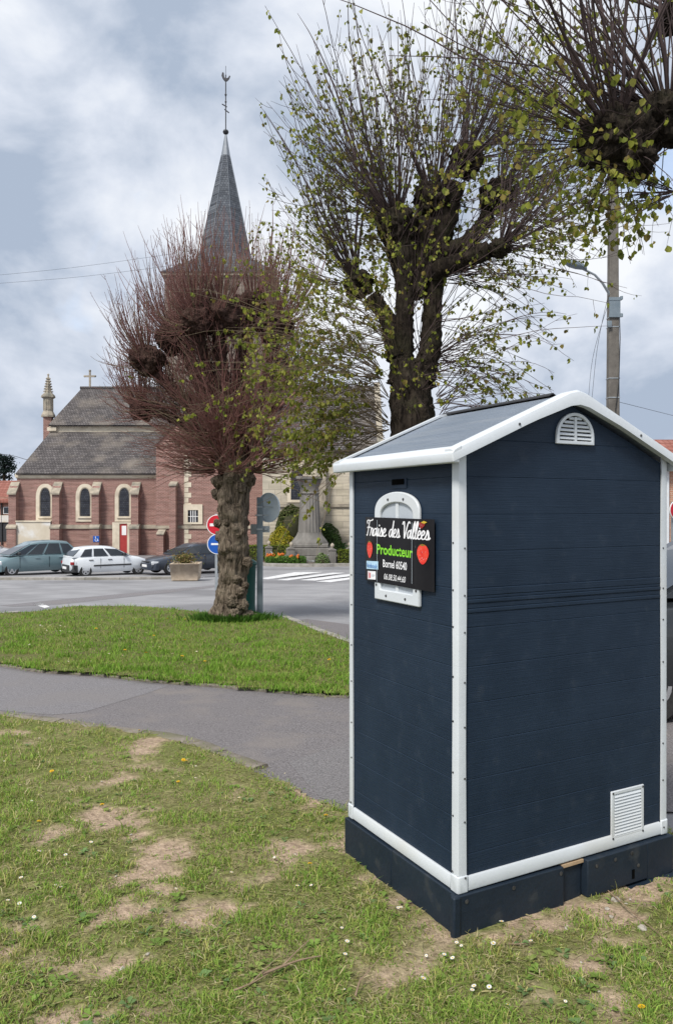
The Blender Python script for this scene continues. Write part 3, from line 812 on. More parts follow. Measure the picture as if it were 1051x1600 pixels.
mb.lathe([(0.0, -.25), (0.09, 0), (0.0, .25)], 6, (scx, SY, sz(160)))
mb.tube([(scx, SY, sz(118)), (scx, SY, sz(104))], 0.02, 5)
mb.build('finial_rod', M['iron'], spire)
ck = [(-.34, .62), (-.42, .3), (-.3, .02), (-.1, -.2), (.14, -.2), (.34, 0), (.46, .28), (.36, .3), (.26, .12), (.08, .05), (-.12, .12), (-.18, .4), (-.2, .6)]
mb = MB(); mb.prism([(a * 0.85, b * 0.9) for a, b in ck], lambda a, b, d: (scx + a, SY + d, sz(124.5) + b), -0.06, 0.06); mb.build('weathercock', M['iron'], spire)
# nave in pale limestone to the right, brown tiled roof with coped gable
NY = 50.0
nx0, nx1 = cx(410, NY), cx(596, NY)
nz = lambda py: cz(py, NY)
mb = MB(); mb.box(nx0, nx1, NY, NY + 9, ZG - 0.3, nz(706))
RY = NY + 4.5
zr = cz(603, RY)
mb.prism([(NY, nz(706)), (NY + 9, nz(706)), (RY, zr - 0.3)], lambda a, b, d: (nx1 - 0.5 + d, a, b), 0, 0.5)
mb.build('nave_wall', M['ashlar'], church)
roof('nave_roof', [(nx0, NY - 0.35, nz(706)), (nx1 - 0.1, NY - 0.35, nz(706)), (nx1 - 0.1, RY, zr), (nx0, RY, zr)], M['slate'])
roof('nave_roof', [(nx0, NY + 9.35, nz(706)), (nx1 - 0.1, NY + 9.35, nz(706)), (nx1 - 0.1, RY, zr), (nx0, RY, zr)], M['slate'])
mb = MB()
for yy in (NY - 0.4, NY + 9.4):
    mb.prism([(yy, nz(708)), (yy, nz(703)), (RY, zr + 0.25), (RY, zr - 0.02)], lambda a, b, d: (nx1 - 0.28 + d, a, b), 0, 0.4)
mb.build('gable_coping', M['stone_weather'], church)
mb = MB(); mb.box(nx0, nx1 + 0.05, NY - 0.12, NY - 0.002, nz(792), nz(787)); mb.box(nx0, nx1 + 0.05, NY - 0.2, NY - 0.004, nz(708.5), nz(703.5)); mb.box(nx0, nx1 + 0.06, NY - 0.14, NY - 0.002, ZG - 0.2, nz(838)); mb.build('string_course', M['stone_weather'], church)
for px in (502, 570):
    mb = MB(); mb.prism([(NY - 0.13, ZG - 0.2), (NY - 0.13, nz(722)), (NY - 0.8, nz(745)), (NY - 0.8, ZG - 0.2)], lambda a, b, d: (cx(px, NY) + d, a, b), -0.3, 0.3); mb.build('buttress', M['stone_weather'], church)
for px in (464,):
    c = cx(px, NY)
    w = MB(); o_ = arch(c, nz(785), nz(745), nz(722), 0.62); i_ = arch(c, nz(781), nz(747), nz(728), 0.4)
    w.ring(o_, i_, fnY(NY), -0.06, -0.003); wq = w.build('window', M['stone_cream'], church)
    w = MB(); w.prism(arch(c, nz(782), nz(747), nz(727), 0.42), fnY(NY), -0.03, -0.004); w.build('pane', M['leaded_glass'], wq)
# ------------------------------------------------------------------ blue sign for a disabled bay on the church wall
def circle(cx_, cz_, r, n=24): return [(cx_ + r * math.cos(2 * PI * k / n), cz_ + r * math.sin(2 * PI * k / n)) for k in range(n)]
ds = empty('parking_sign', (cx(150.5, FY - .82), FY - 0.82, cz(841.5)), 0, 'small blue wheelchair sign on a brick church buttress', 'sign')
mb = MB(); mb.box(-0.21, 0.21, -0.015, 0.0, -0.21, 0.21); mb.build('sign_plate', M['signblue'], ds)
mb = MB()
fs_ = lambda a, b, d: (a, -0.016 + d, b)
mb.ring([(0.02 + 0.11 * math.cos(t), -0.06 + 0.11 * math.sin(t)) for t in np.linspace(PI * .75, PI * 2.15, 12)] + [(0.02 + 0.08 * math.cos(t), -0.06 + 0.08 * math.sin(t)) for t in np.linspace(PI * 2.15, PI * .75, 12)],
        [(0.02 + 0.095 * math.cos(t), -0.06 + 0.095 * math.sin(t)) for t in np.linspace(PI * .75, PI * 2.15, 12)] + [(0.02 + 0.095 * math.cos(t), -0.06 + 0.095 * math.sin(t)) for t in np.linspace(PI * 2.15, PI * .75, 12)], fs_, -0.003, 0)
mb.prism(circle(-0.04, 0.14, 0.035), fs_, -0.003, 0)
mb.prism([(-0.055, 0.1), (-0.02, 0.1), (-0.01, -0.01), (0.08, -0.01), (0.13, -0.13), (0.17, -0.12), (0.11, 0.02), (-0.045, 0.02)], fs_, -0.0034, 0)
mb.build('wheelchair_symbol', M['signwhite'], ds)

# ------------------------------------------------------------------ house and pine far left, red roofed house far right
M['housebrick'] = brickmat('house_brick', (0.36, 0.14, 0.10), (0.42, 0.19, 0.14), (0.42, 0.34, 0.28), 0.24, 0.085, 0.012)
M['redtile'] = brickmat('red_tile', (0.27, 0.11, 0.085), (0.34, 0.15, 0.12), (0.2, 0.07, 0.05), 0.26, 0.22, 0.02, axes='x', noise_amt=0.3)
M['brick_light'] = brickmat('orange_brick', (0.46, 0.22, 0.14), (0.52, 0.27, 0.18), (0.5, 0.4, 0.32), 0.24, 0.085, 0.012, noise_amt=0.25)
HY = 62.0
hh = empty('house', (0, 0, 0), 0, 'low brick building with red roof and cream band left of the church', 'house')
hz = lambda py: cz(py, HY)
mb = MB(); mb.box(cx(-140, HY), cx(26, HY), HY, HY + 8, ZG - 0.3, hz(776)); mb.build('wall', M['housebrick'], hh)
mb = MB(); P_ = [(cx(-140, HY), HY - 0.4, hz(782)), (cx(27, HY), HY - 0.4, hz(782)), (cx(27, HY), HY + 4, hz(748)), (cx(-140, HY), HY + 4, hz(748))]
mb.add(P_ + [(a, b, c - 0.2) for a, b, c in P_] + [(cx(-140, HY), HY + 8.4, hz(782)), (cx(27, HY), HY + 8.4, hz(782))], [[0, 1, 2, 3], [7, 6, 5, 4], [0, 4, 5, 1], [3, 2, 9, 8], [1, 2, 9], [0, 3, 8]]); mb.build('roof', M['redtile'], hh)
mb = MB(); mb.box(cx(-140, HY), cx(26, HY), HY - 0.15, HY - 0.002, hz(816), hz(805)); mb.build('cream_band', M['render_cream'], hh)
mb = MB(); mb.box(cx(-60, HY), cx(17, HY), HY - 0.05, HY - 0.003, hz(846), hz(817)); mb.build('garage_opening', M['trim_dark'], hh)
for a, b in ((6, 15), (-20, -6)):
    mb = MB(); mb.box(cx(a, HY), cx(b, HY), HY - 0.06, HY - 0.003, hz(803), hz(792)); w_ = mb.build('window', M['signwhite'], hh)
    mb = MB(); mb.box(cx(a + 1, HY), cx(b - 1, HY), HY - 0.075, HY - 0.062, hz(802), hz(793)); mb.build('pane', M['glass'], w_)
mb = MB(); mb.tube([(cx(4, HY), HY - 0.1, ZG), (cx(4, HY), HY - 0.1, hz(780))], 0.06, 6); mb.build('drainpipe', M['trim_dark'], hh)
RYH = 34.0
rz = lambda py: cz(py, RYH)
h2 = empty('house', (cx(1150, RYH), RYH, 0), 0, 'orange brick house with red tiled roof behind the shed on its right', 'house')
ox = cx(1150, RYH)
mb = MB(); mb.box(cx(1030, RYH) - ox, cx(1330, RYH) - ox, 0, 8, ZG - .3, rz(728)); mb.build('wall', M['brick_light'], h2)
xa, xb = cx(1022, RYH) - ox, cx(1336, RYH) - ox
mb = MB(); mb.add([(xa, -0.4, rz(732)), (xb, -0.4, rz(732)), (xb - .5, 4, rz(688) + 0.4), (xa + .5, 4, rz(688) + 0.4), (xa, 8.4, rz(732)), (xb, 8.4, rz(732))], [[0, 1, 2, 3], [3, 2, 5, 4], [0, 3, 4], [1, 5, 2], [0, 4, 5, 1]]); mb.build('roof', M['redtile'], h2)
mb = MB(); mb.tube([(xa, -0.45, rz(732) - .06), (xb, -0.45, rz(732) - .06)], 0.07, 8); mb.build('gutter', M['wplastic'], h2)
mb = MB(); mb.tube([(cx(1041, RYH) - ox, -0.1, ZG), (cx(1041, RYH) - ox, -0.1, rz(734))], 0.06, 6); mb.build('drainpipe', M['wplastic'], h2)
for a in (1075, 1150, 1230):
    mb = MB(); mb.box(cx(a, RYH) - ox, cx(a + 40, RYH) - ox, -0.05, -0.003, rz(785), rz(742)); w_ = mb.build('window', M['signwhite'], h2)
    mb = MB(); mb.box(cx(a + 3, RYH) - ox, cx(a + 37, RYH) - ox, -0.062, -0.052, rz(782), rz(745)); mb.build('pane', M['glass'], w_)

# ------------------------------------------------------------------ cars
def paint(name, c, c2=None):
    m = pmat(name, c, c2 or tuple(k * 1.08 for k in c), 1.5, 0.32, spec=0.5)
    b = m.node_tree.nodes['Principled BSDF']; b.inputs['Coat Weight'].default_value = 0.7; b.inputs['Coat Roughness'].default_value = 0.06
    return m
WHEELS = {}
def wheel_meshes(r, w):
    k = (r, w)
    if k not in WHEELS:
        t = MB(); n = 24
        prof = [(r * 0.59, -w / 2 + .01), (r * 0.93, -w / 2), (r, -w / 2 + .03), (r, w / 2 - .03), (r * .93, w / 2), (r * .59, w / 2 - .01)]
        vs = [(rr * math.cos(2 * PI * q / n), yy, rr * math.sin(2 * PI * q / n)) for q in range(n) for rr, yy in prof]
        m_ = len(prof)
        t.add(vs, [[q * m_ + i, ((q + 1) % n) * m_ + i, ((q + 1) % n) * m_ + (i + 1) % m_, q * m_ + (i + 1) % m_] for q in range(n) for i in range(m_)])
        tyre = t.mesh('tyre', M['rubber'], True, R(40))
        d = MB()
        fw = lambda a, b, dd: (a, dd, b)
        d.ring(circle(0, 0, r * .60, 24), circle(0, 0, r * .50, 24), fw, -w / 2 + .005, w / 2 - .005)
        for q in range(5):
            a = 2 * PI * q / 5 + .3
            for side in (-1, 1):
                ca, sa = math.cos(a), math.sin(a)
                pts = [(ca * r * .06 - sa * r * .1, sa * r * .06 + ca * r * .1), (ca * r * .52 - sa * r * .14, sa * r * .52 + ca * r * .14), (ca * r * .52 + sa * r * .14, sa * r * .52 - ca * r * .14), (ca * r * .06 + sa * r * .1, sa * r * .06 - ca * r * .1)]
                d.prism(pts, fw, side * (w / 2 - .035), side * (w / 2 - .012))
        d.prism(circle(0, 0, r * .16, 12), fw, -w / 2 + .004, w / 2 - .004)
        d.prism(circle(0, 0, r * .56, 20), fw, -w / 2 + .05, w / 2 - .05, 1)
        rim = d.mesh('rim', [M['rim'], M['black']], True, R(35))
        WHEELS[k] = (tyre, rim)
    return WHEELS[k]
def car(label, cat, loc, yaw, L, Wd, H, top, belt, gb, gr, wheels, wr, pm, panes, zb=0.2, group='parked cars', dark_bumper=False, roofrails=False):
    """top: (x, z) line of bonnet and belt from tail to nose; gb, gr: greenhouse ends at belt and roof; panes: side glass as (s0, s1)."""
    root = empty('parked_car', loc, yaw, label, cat, group)
    hw_ = Wd / 2
    m = MB()
    rows = []
    xs_ = [t[0] for t in top]
    xmin, xmax = xs_[0], xs_[-1]
    for x, z in top:
        e_ = min(1.0, (x - xmin) / 0.45 + 0.0, (xmax - x) / 0.6)
        e_ = max(0.0, e_)
        w = hw_ * (0.80 + 0.20 * math.sin(e_ * PI / 2))
        bl = zb + 0.12 * (1 - e_)
        half = [(w * .88, bl), (w * .975, bl + .1), (w, bl + (z - bl) * .5), (w * .985, bl + (z - bl) * .78), (w * .955, z - .05), (w * .87, z), (w * .45, z + .025), (0, z + .035)]
        rows.append([(x, -y, zz) for y, zz in half] + [(x, y, zz) for y, zz in half[:-1][::-1]])
    n = len(rows[0])
    vs = [v for r_ in rows for v in r_]
    fs = [[i * n + j, i * n + (j + 1) % n, (i + 1) * n + (j + 1) % n, (i + 1) * n + j] for i in range(len(rows) - 1) for j in range(n)]
    fs += [list(range(n))[::-1], [(len(rows) - 1) * n + j for j in range(n)]]
    m.add(vs, fs)
    body = m.build('body', [pm, M['black']], root, smooth=True, angle=R(38))
    # wheel arches cut out of the body
    cut = MB()
    fw = lambda a, b, dd: (a, dd, b)
    for wx in wheels:
        for s in (-1, 1): cut.prism(circle(wx, wr, wr * 1.16, 28), fw, s * (hw_ - .24), s * (hw_ + .2), 0)
    co = cut.build('cutter', M['black'])
    bo = body.modifiers.new('arch', 'BOOLEAN'); bo.object = co; bo.operation = 'DIFFERENCE'; bo.solver = 'EXACT'
    dg = bpy.context.evaluated_depsgraph_get()
    nm = bpy.data.meshes.new_from_object(body.evaluated_get(dg), depsgraph=dg)
    body.modifiers.clear(); body.data = nm; nm.name = 'body'
    bpy.data.objects.remove(co)
    nm.set_sharp_from_angle(angle=R(38))
    # greenhouse
    zr_ = H - .07
    wb, wt = hw_ * .90, hw_ * .74
    def zr2(s): return zr_ - .085 * max(0.0, abs(2 * s - 1) - .15) ** 2
    def g(s, t, side):
        xa = gb[0] + (gr[0] - gb[0]) * t; xb_ = gb[1] + (gr[1] - gb[1]) * t
        bul = 0.03 * math.sin(PI * t)
        return Vector((xa + (xb_ - xa) * s, side * (wb + (wt - wb) * t + bul), belt + (zr2(s) - belt) * t))
    gm = MB()
    NT, NS = 6, 8
    # side walls, roof and end walls as one closed loft of half-sections
    rows = []
    for i in range(NS + 1):
        s = i / NS
        r_ = [g(s, t / NT, -1) for t in range(NT + 1)]
        top_z = lambda y: zr_ + .07 * (1 - (y / wt) ** 2) ** 0.5 if abs(y) < wt else zr_
        x_ = r_[-1].x
        for q in range(1, 8):
            y = -wt + 2 * wt * q / 8
            droop = zr_ - zr2(s)
            r_.append(Vector((x_, y, top_z(y) - droop)))
        r_ += [g(s, t / NT, 1) for t in range(NT, -1, -1)]
        rows.append(r_)
    n = len(rows[0])
    gm.add([v for r_ in rows for v in r_], [[i * n + j, i * n + j + 1, (i + 1) * n + j + 1, (i + 1) * n + j] for i in range(NS) for j in range(n - 1)] + [list(range(n))[::-1], [NS * n + j for j in range(n)]])
    gm.build('roof', pm, root, smooth=True, angle=R(35))
    def pane(corners, nm_='window', out=0.006):
        P = [Vector(c) for c in corners]
        no = (P[1] - P[0]).cross(P[2] - P[0]).normalized()
        if no.dot((P[0] + P[2]) / 2 - Vector((P[0].x * .6 + (gb[0] + gb[1]) * .2, 0, belt))) < 0: no = -no
        k = MB(); k.add([p + no * (out + .022) for p in P] + [p - no * .02 for p in P], [[0, 1, 2, 3], [7, 6, 5, 4]] + [[i, 4 + i, 4 + (i + 1) % 4, (i + 1) % 4] for i in range(4)])
        return k.build(nm_, M['glass'], root)
    for side in (-1, 1):
        for s0, s1 in panes:
            pane([g(s0, .07, side), g(s1, .07, side), g(min(s1, .97), .87, side), g(max(s0, .035), .87, side)])
    def endp(s, t, yy):
        p = g(s, t, 1); return Vector((p.x, p.y * yy, p.z))
    pane([endp(1, .06, -.92), endp(1, .06, .92), endp(1, .93, .9), endp(1, .93, -.9)], 'windscreen')
    pane([endp(0, .12, -.9), endp(0, .12, .9), endp(0, .93, .88), endp(0, .93, -.88)], 'rear_window')
    # wheels
    ty, ri = wheel_meshes(wr, 0.2)
    for wx in wheels:
        for s in (-1, 1):
            wo = bpy.data.objects.new('wheel', None); link(wo, root); wo.location = (wx, s * (hw_ - .115), wr)
            add_mesh('tyre', ty, wo); add_mesh('rim', ri, wo)
    zn = top[-2][1]; zt_ = top[1][1]
    for s in (-1, 1):
        k = MB(); k.cbox((xmax - .20, s * hw_ * .66, zn - .14), .34, hw_ * .42, .16, 0, -s * .38); k.build('headlight', M['lampglass'], root, bevel=.03)
        k = MB(); k.cbox((xmin + .10, s * hw_ * .74, zt_ - .22), .17, hw_ * .30, .26 if not dark_bumper else .13, 0, s * .3); k.build('tail_light', M['tailred'], root, bevel=.02)
        k = MB(); p = g(.93, .08, s); k.cbox((p.x - .12, p.y + s * .11, p.z + .06), .12, .2, .14); k.build('mirror', M['trim_dark'] if not roofrails else pm, root, bevel=.035)
        for hx in (0.30, 0.62):
            p = g(hx, 0, s); k = MB(); k.cbox((p.x, s * hw_ * .985, belt - .13), .2, .05, .035); k.build('door_handle', M['trim_dark'] if dark_bumper else pm, root, bevel=.012)
        # door shut lines
        k = MB()
        for hx in (0.02, 0.46, 0.86):
            p = g(hx, 0, s); k.box(p.x - .006, p.x + .006, s * hw_ * .965, s * (hw_ * 1.003), zb + .18, belt - .07)
        k.build('door_gap', M['black'], root)['kind'] = 'stuff'
    bmat = M['trim_dark'] if dark_bumper else pm
    for xe, sg in ((xmin, -1), (xmax, 1)):
        k = MB()
        pts = [(xe - sg * .30, -hw_ * .97), (xe - sg * .12, -hw_ * .93), (xe + sg * .03, -hw_ * .6), (xe + sg * .06, 0), (xe + sg * .03, hw_ * .6), (xe - sg * .12, hw_ * .93), (xe - sg * .30, hw_ * .97)]
        k.prism(pts, lambda a, b, d: (a, b, d), zb + .03, zb + .36); bpo = k.build('bumper', bmat, root, bevel=.03)
        k = MB(); k.box(min(xe + sg * .055, xe + sg * .075), max(xe + sg * .055, xe + sg * .075), -.26, .26, zb + .17, zb + .28); k.build('number_plate', M['signwhite'], bpo)
    k = MB(); k.box(xmax - .06, xmax + .055, -hw_ * .42, hw_ * .42, zb + .39, zn - .06); k.build('grille', M['trim_dark'], root, bevel=.02)
    if dark_bumper:
        for s in (-1, 1):
            k = MB(); k.box(wheels[0] + wr * 1.25, wheels[1] - wr * 1.25, s * hw_ * .99, s * hw_ * 1.015, zb + .28, zb + .35); k.build('side_moulding', M['trim_dark'], root)
    return root
P_blue = paint('teal_grey_paint', (0.13, 0.20, 0.222)); P_white = paint('white_paint', (0.66, 0.69, 0.72)); P_navy = paint('navy_paint', (0.018, 0.025, 0.04)); P_silver = paint('silver_paint', (0.42, 0.43, 0.45)); P_dark = paint('dark_grey_paint', (0.02, 0.024, 0.028))
def ground_loc(px, Y, up=0.05): return ((px - CX_PX) / F_PX * Y, Y, gz(Y) + up - 0.0)
mpv_top = [(-2.02, .62), (-1.95, .88), (-1.6, .95), (-.6, .96), (.6, .95), (1.05, .93), (1.5, .85), (1.85, .74), (2.02, .52)]
car('teal grey people carrier parked nose left before the cream panel', 'car', ground_loc(54, 36.6), R(221), 4.04, 1.70, 1.62, mpv_top, .94, (-1.95, 1.42), (-1.38, .32), (-1.28, 1.3), .315, P_blue, [(.05, .25), (.285, .53), (.565, .77), (.80, .985)])
clio_top = [(-1.85, .60), (-1.80, .86), (-1.5, .92), (-.5, .93), (.5, .92), (.85, .90), (1.3, .84), (1.7, .72), (1.86, .5)]
car('white five door hatchback with black bumpers, tail towards us', 'car', ground_loc(166, 36.0), R(36), 3.71, 1.62, 1.40, clio_top, .90, (-1.78, .95), (-1.35, .2), (-1.2, 1.27), .285, P_white, [(.12, .31), (.35, .60), (.645, .97)], dark_bumper=True)
sed_top = [(-2.25, .62), (-2.2, .90), (-1.7, .96), (-.8, .94), (.3, .92), (.75, .90), (1.4, .82), (2.0, .70), (2.26, .5)]
car('dark navy saloon parked nose left behind the concrete planter', 'car', ground_loc(297, 37.2, 0.1), R(217), 4.52, 1.82, 1.44, sed_top, .91, (-1.55, 1.05), (-1.0, .15), (-1.33, 1.4), .325, P_navy, [(.10, .22), (.25, .56), (.60, .98)], roofrails=True)
car('silver car half cut off at the left edge behind the people carrier', 'car', ground_loc(-30, 46.0), R(20), 4.2, 1.76, 1.55, mpv_top, .94, (-1.95, 1.25), (-1.6, .3), (-1.28, 1.3), .315, P_silver, [(.08, .28), (.32, .6), (.64, .97)])
suv_top = [(-2.2, .80), (-2.15, 1.02), (-1.7, 1.08), (-.6, 1.08), (.5, 1.06), (.95, 1.04), (1.5, .98), (1.95, .88), (2.2, .6)]
car('dark grey car parked behind the shed, only a strip showing on its right', 'car', (3.95, 7.2, gz(7.2)), R(178), 4.4, 1.82, 1.72, suv_top, 1.06, (-2.1, 1.2), (-1.9, .3), (-1.33, 1.35), .34, P_dark, [(.05, .27), (.31, .62), (.66, .98)])
# ------------------------------------------------------------------ leaf clouds for shrubs and hedges
M['foliage'] = tintmat('foliage', 0.6, 0.3)
def quads_cloud(C, N, size, cols, r=rng, aspect=0.6):
    """Small folded leaves at centres C facing N: returns verts, tris, tint."""
    n = len(C)
    up = r.normal(size=(n, 3)); up /= np.linalg.norm(up, axis=1)[:, None]
    a = np.cross(N, up); a /= (np.linalg.norm(a, axis=1)[:, None] + 1e-9)
    b = np.cross(N, a)
    s = size * r.uniform(0.7, 1.3, n)[:, None]
    V = np.stack([C - b * s, C + a * s * aspect + N * s * .2, C + b * s, C - a * s * aspect + N * s * .2], 1).reshape(-1, 3)
    i = np.arange(n)[:, None] * 4
    Fq = np.concatenate([np.concatenate([i, i + 1, i + 2], 1), np.concatenate([i, i + 2, i + 3], 1)])
    T = np.repeat(cols, 4, axis=0)
    return V, Fq, T
def pick(cols, n, r=rng, jit=0.15):
    c = np.array(cols)[r.integers(0, len(cols), n)]
    return c * (1 + r.normal(0, jit, (n, 1)))
def shrub(name, label, cat, loc, rad, n, size, cols, shape='dome', stems=0, group=None):
    root = empty(name, loc, 0, label, cat, group)
    rx, ry, rz_ = rad
    d = rng.normal(size=(n, 3)); d /= np.linalg.norm(d, axis=1)[:, None]
    if shape == 'dome':
        d[:, 2] = np.abs(d[:, 2]) * 1.0
        lump = np.array([1 + 0.09 * noise.noise(Vector(v) * 3.1 + Vector(loc)) for v in d])[:, None]
        k = (1 - rng.random((n, 1)) ** 2.2 * 0.35) * lump
        C = d * k * np.array([rx, ry, rz_])
        N = d
    else:
        # clipped box: points on top and sides
        C = rng.uniform(-1, 1, (n, 3)); ax = rng.integers(0, 3, n); sg = rng.choice([-1, 1], n)
        C[np.arange(n), ax] = sg * (1 - rng.random(n) * .12)
        N = np.zeros((n, 3)); N[np.arange(n), ax] = sg
        C[:, 2] = np.abs(C[:, 2]); N[:, 2] = np.abs(N[:, 2])
        C = C * np.array([rx, ry, rz_]) + rng.normal(0, size * .35, (n, 3))
    N = N + rng.normal(0, .5, (n, 3)); N /= np.linalg.norm(N, axis=1)[:, None]
    V, Fq, T = quads_cloud(C, N, size, pick(cols, n))
    o = add_mesh('crown', mesh_np('crown', V, Fq, M['foliage'], False, None, T), root)
    m = MB()
    if shape == 'dome': m.lathe([(rx * .6, 0), (rx * .68, rz_ * .3), (rx * .52, rz_ * .6), (rx * .2, rz_ * .74), (0.01, rz_ * .76)], 12)
    else: m.box(-rx * .93, rx * .93, -ry * .9, ry * .9, 0, rz_ * .93)
    for k in range(stems):
        m.tube([(rng.uniform(-.5, .5) * rx, rng.uniform(-.4, .4) * ry, -1.3), (rng.uniform(-.7, .7) * rx, rng.uniform(-.5, .5) * ry, 0.2)], .05, 5)
    m.build('trunk', M['twig_core'], root, smooth=True)
    return root
M['twig_core'] = pmat('shrub_inside', (0.025, 0.03, 0.012), (0.045, 0.04, 0.02), 8, 0.9)
M['monument'] = pmat('monument_stone', (0.15, 0.14, 0.127), (0.235, 0.222, 0.203), 1.2, 0.9, 0.5, 18, c3=(0.12, 0.115, 0.105), s3=1.0, f3=(0.45, 0.7), stretch=(1.6, 1.6, 0.45))
M['bed_soil'] = pmat('flower_bed_soil', (0.07, 0.05, 0.035), (0.12, 0.09, 0.06), 8, 0.95, 0.8, 20)

# --- monument island: bed, kerb, column
MY = 47.0
mz = lambda py: cz(py, MY)
mcx = cx(483.5, MY)
bed = [(cx(392, 45.5), 45.6), (cx(420, 44.4), 44.4), (cx(455, 43.9), 43.9), (cx(505, 43.8), 43.8), (cx(525, 44.2), 44.2), (cx(560, 44.3), 44.3), (cx(640, 44.6), 44.6)]
bed_line = smooth_poly(bed)
sheet('flower_bed', bed_line + [(cx(640, 49.8), 49.8), (cx(392, 49.8), 49.8)], 0.11, M['bed_soil'], 'planted bed around the war memorial', step=2.0)
kerb_run(bpy.data.objects['flower_bed'], bed_line, 0.22, 0.16, 0.3, M['roadkerb'], length=1.4)
mon = empty('war_memorial', (mcx, MY, mz(880)), 0, 'grey stone memorial column with fluted shaft on a flared base in the flower bed', 'monument')
b0 = mz(880)
zz = lambda py: mz(py) - b0
mb = MB(); mb.box(-1.75, 1.75, -1.75, 1.75, 0, zz(867)); mb.build('step', M['monument'], mon, bevel=.03)
mb = MB(); mb.box(-1.35, 1.35, -1.35, 1.35, zz(866.9), zz(855)); mb.build('plinth', M['monument'], mon, bevel=.04)
mb = MB(); mb.box(-1.16, 1.16, -1.16, 1.16, zz(854.9), zz(848.5)); mb.build('plinth', M['monument'], mon, bevel=.06)
mb = MB(); mb.lathe([(1.13, zz(848.4)), (1.10, zz(846)), (0.98, zz(842)), (0.82, zz(837)), (0.75, zz(833)), (0.74, zz(831.5))], 32); mb.build('flared_base', M['monument'], mon, smooth=True)
nf = 20
mb = MB()
lev = [(831.4, .70), (815, .665), (800, .63), (785, .60), (772.2, .575)]
vs = []
for py, r in lev:
    for k in range(nf * 4):
        a = 2 * PI * k / (nf * 4)
        rr = r * (1 - 0.075 * (0.5 - 0.5 * math.cos(a * nf)) ** 0.8)
        vs.append((rr * math.cos(a), rr * math.sin(a), zz(py)))
nk = nf * 4
mb.add(vs, [[i * nk + k, i * nk + (k + 1) % nk, (i + 1) * nk + (k + 1) % nk, (i + 1) * nk + k] for i in range(len(lev) - 1) for k in range(nk)])
mb.build('shaft', M['monument'], mon, smooth=True, angle=R(60))
mb = MB(); mb.lathe([(.60, zz(772)), (.62, zz(770.5)), (.57, zz(769)), (.56, zz(762)), (.62, zz(759)), (.70, zz(754)), (.74, zz(750)), (.74, zz(749.5))], 28); mb.build('capital', M['monument'], mon, smooth=True, angle=R(30))
mb = MB(); mb.box(-.78, .78, -.78, .78, zz(749.4), zz(745)); mb.build('abacus', M['monument'], mon, bevel=.03)
# --- bollards with ball tops and chains between them
def bollard(px, Y, label, top=850):
    x = cx(px, Y); zg = gz(Y) + .08
    zt = cz(top, Y)
    root = empty('bollard', (x, Y, zg), 0.1, label, 'bollard', 'stone bollards around the memorial')
    m = MB(); h = zt - zg; m.box(-.21, .21, -.21, .21, 0, h * .82); m.build('shaft', M['monument'], root, bevel=.03)
    m = MB(); m.prism([(-.24, h * .82 + .002), (-.24, h * .88), (0, h), (.24, h * .88), (.24, h * .82 + .002)], lambda a, b, d: (a, d, b), -.24, .24); m.build('cap', M['monument'], root, bevel=.02)
    m = MB(); m.lathe([(.05, h - .04), (.06, h + .02), (.11, h + .09), (.12, h + .15), (.09, h + .22), (.02, h + .28), (0, h + .3)], 12); m.build('finial', M['stone_weather'], root, smooth=True)
    return Vector((x, Y - .05, zg + h * .8))
B1 = bollard(519, 45.0, 'stone bollard just right of the memorial base', 856)
B2 = bollard(455, 45.2, 'stone bollard at the left front corner of the memorial', 854)
B3 = bollard(420, 46.6, 'stone bollard left of the grey sign post', 852)
B4 = bollard(449, 48.4, 'stone bollard behind the left corner of the memorial', 851)
B5 = bollard(546.5, 46.6, 'stone bollard nearest the shed edge by the orange tulips', 854)
def chain(a, b, sag, label):
    P = [a.lerp(b, t) + Vector((0, 0, -sag * 4 * t * (1 - t))) for t in np.linspace(0, 1, 15)]
    m = MB()
    L_ = 0
    for i in range(14):
        p, q = P[i], P[i + 1]
        d = (q - p); o = Vector((0, 0, .035)) if i % 2 else Vector((0, .035, 0))
        c = (p + q) / 2
        m.tube([c - d * .42 + o * .6, c - d * .55, c - d * .42 - o, c + d * .42 - o, c + d * .55, c + d * .42 + o * .6, c - d * .42 + o * .6], .016, 5, cap=False)
    o = m.build('chain', M['galv'], None, smooth=True)
    tag(o, label, 'chain', 'chains between the bollards')
chain(B2, B1, .62, 'chain slung across the front of the memorial')
chain(B3, B4, .5, 'chain between the two bollards left of the memorial')
chain(B1, B5, .3, 'chain from the memorial to the shed side bollard')
chain(B2, B3, .5, 'chain in front of the yellow shrub')
# --- shrubs
gl = lambda px, Y, up=.1: (cx(px, Y), Y, gz(Y) + up)
shrub('shrub', 'round yellow green shrub left of the memorial', 'shrub', gl(440, 48.8), (1.02, .9, 2.05), 9000, .05, [(.36, .30, .03), (.42, .36, .04), (.30, .29, .04), (.22, .24, .03)])
shrub('shrub', 'dark green clipped dome shrub right of the memorial', 'shrub', gl(513, 49.0), (.98, .9, 2.28), 9000, .048, [(.035, .07, .02), (.05, .09, .025), (.065, .11, .03)])
shrub('shrub', 'tall dark laurel with bare lower stems against the church', 'shrub', (cx(455, 49.3), 49.3, cz(838, 49.3)), (1.05, .5, 2.0), 6000, .07, [(.06, .085, .03), (.10, .12, .04), (.14, .15, .06)], stems=7)
shrub('hedge', 'low clipped green hedge behind the tulips on the left', 'hedge', gl(426, 47.6), (1.6, .35, .95), 5000, .05, [(.16, .20, .035), (.22, .25, .04), (.10, .14, .03)], 'box')
shrub('hedge', 'square clipped hedge beside the shed edge', 'hedge', gl(552, 45.4), (.9, .5, .78), 4500, .05, [(.12, .16, .025), (.17, .19, .03), (.07, .10, .02)], 'box')
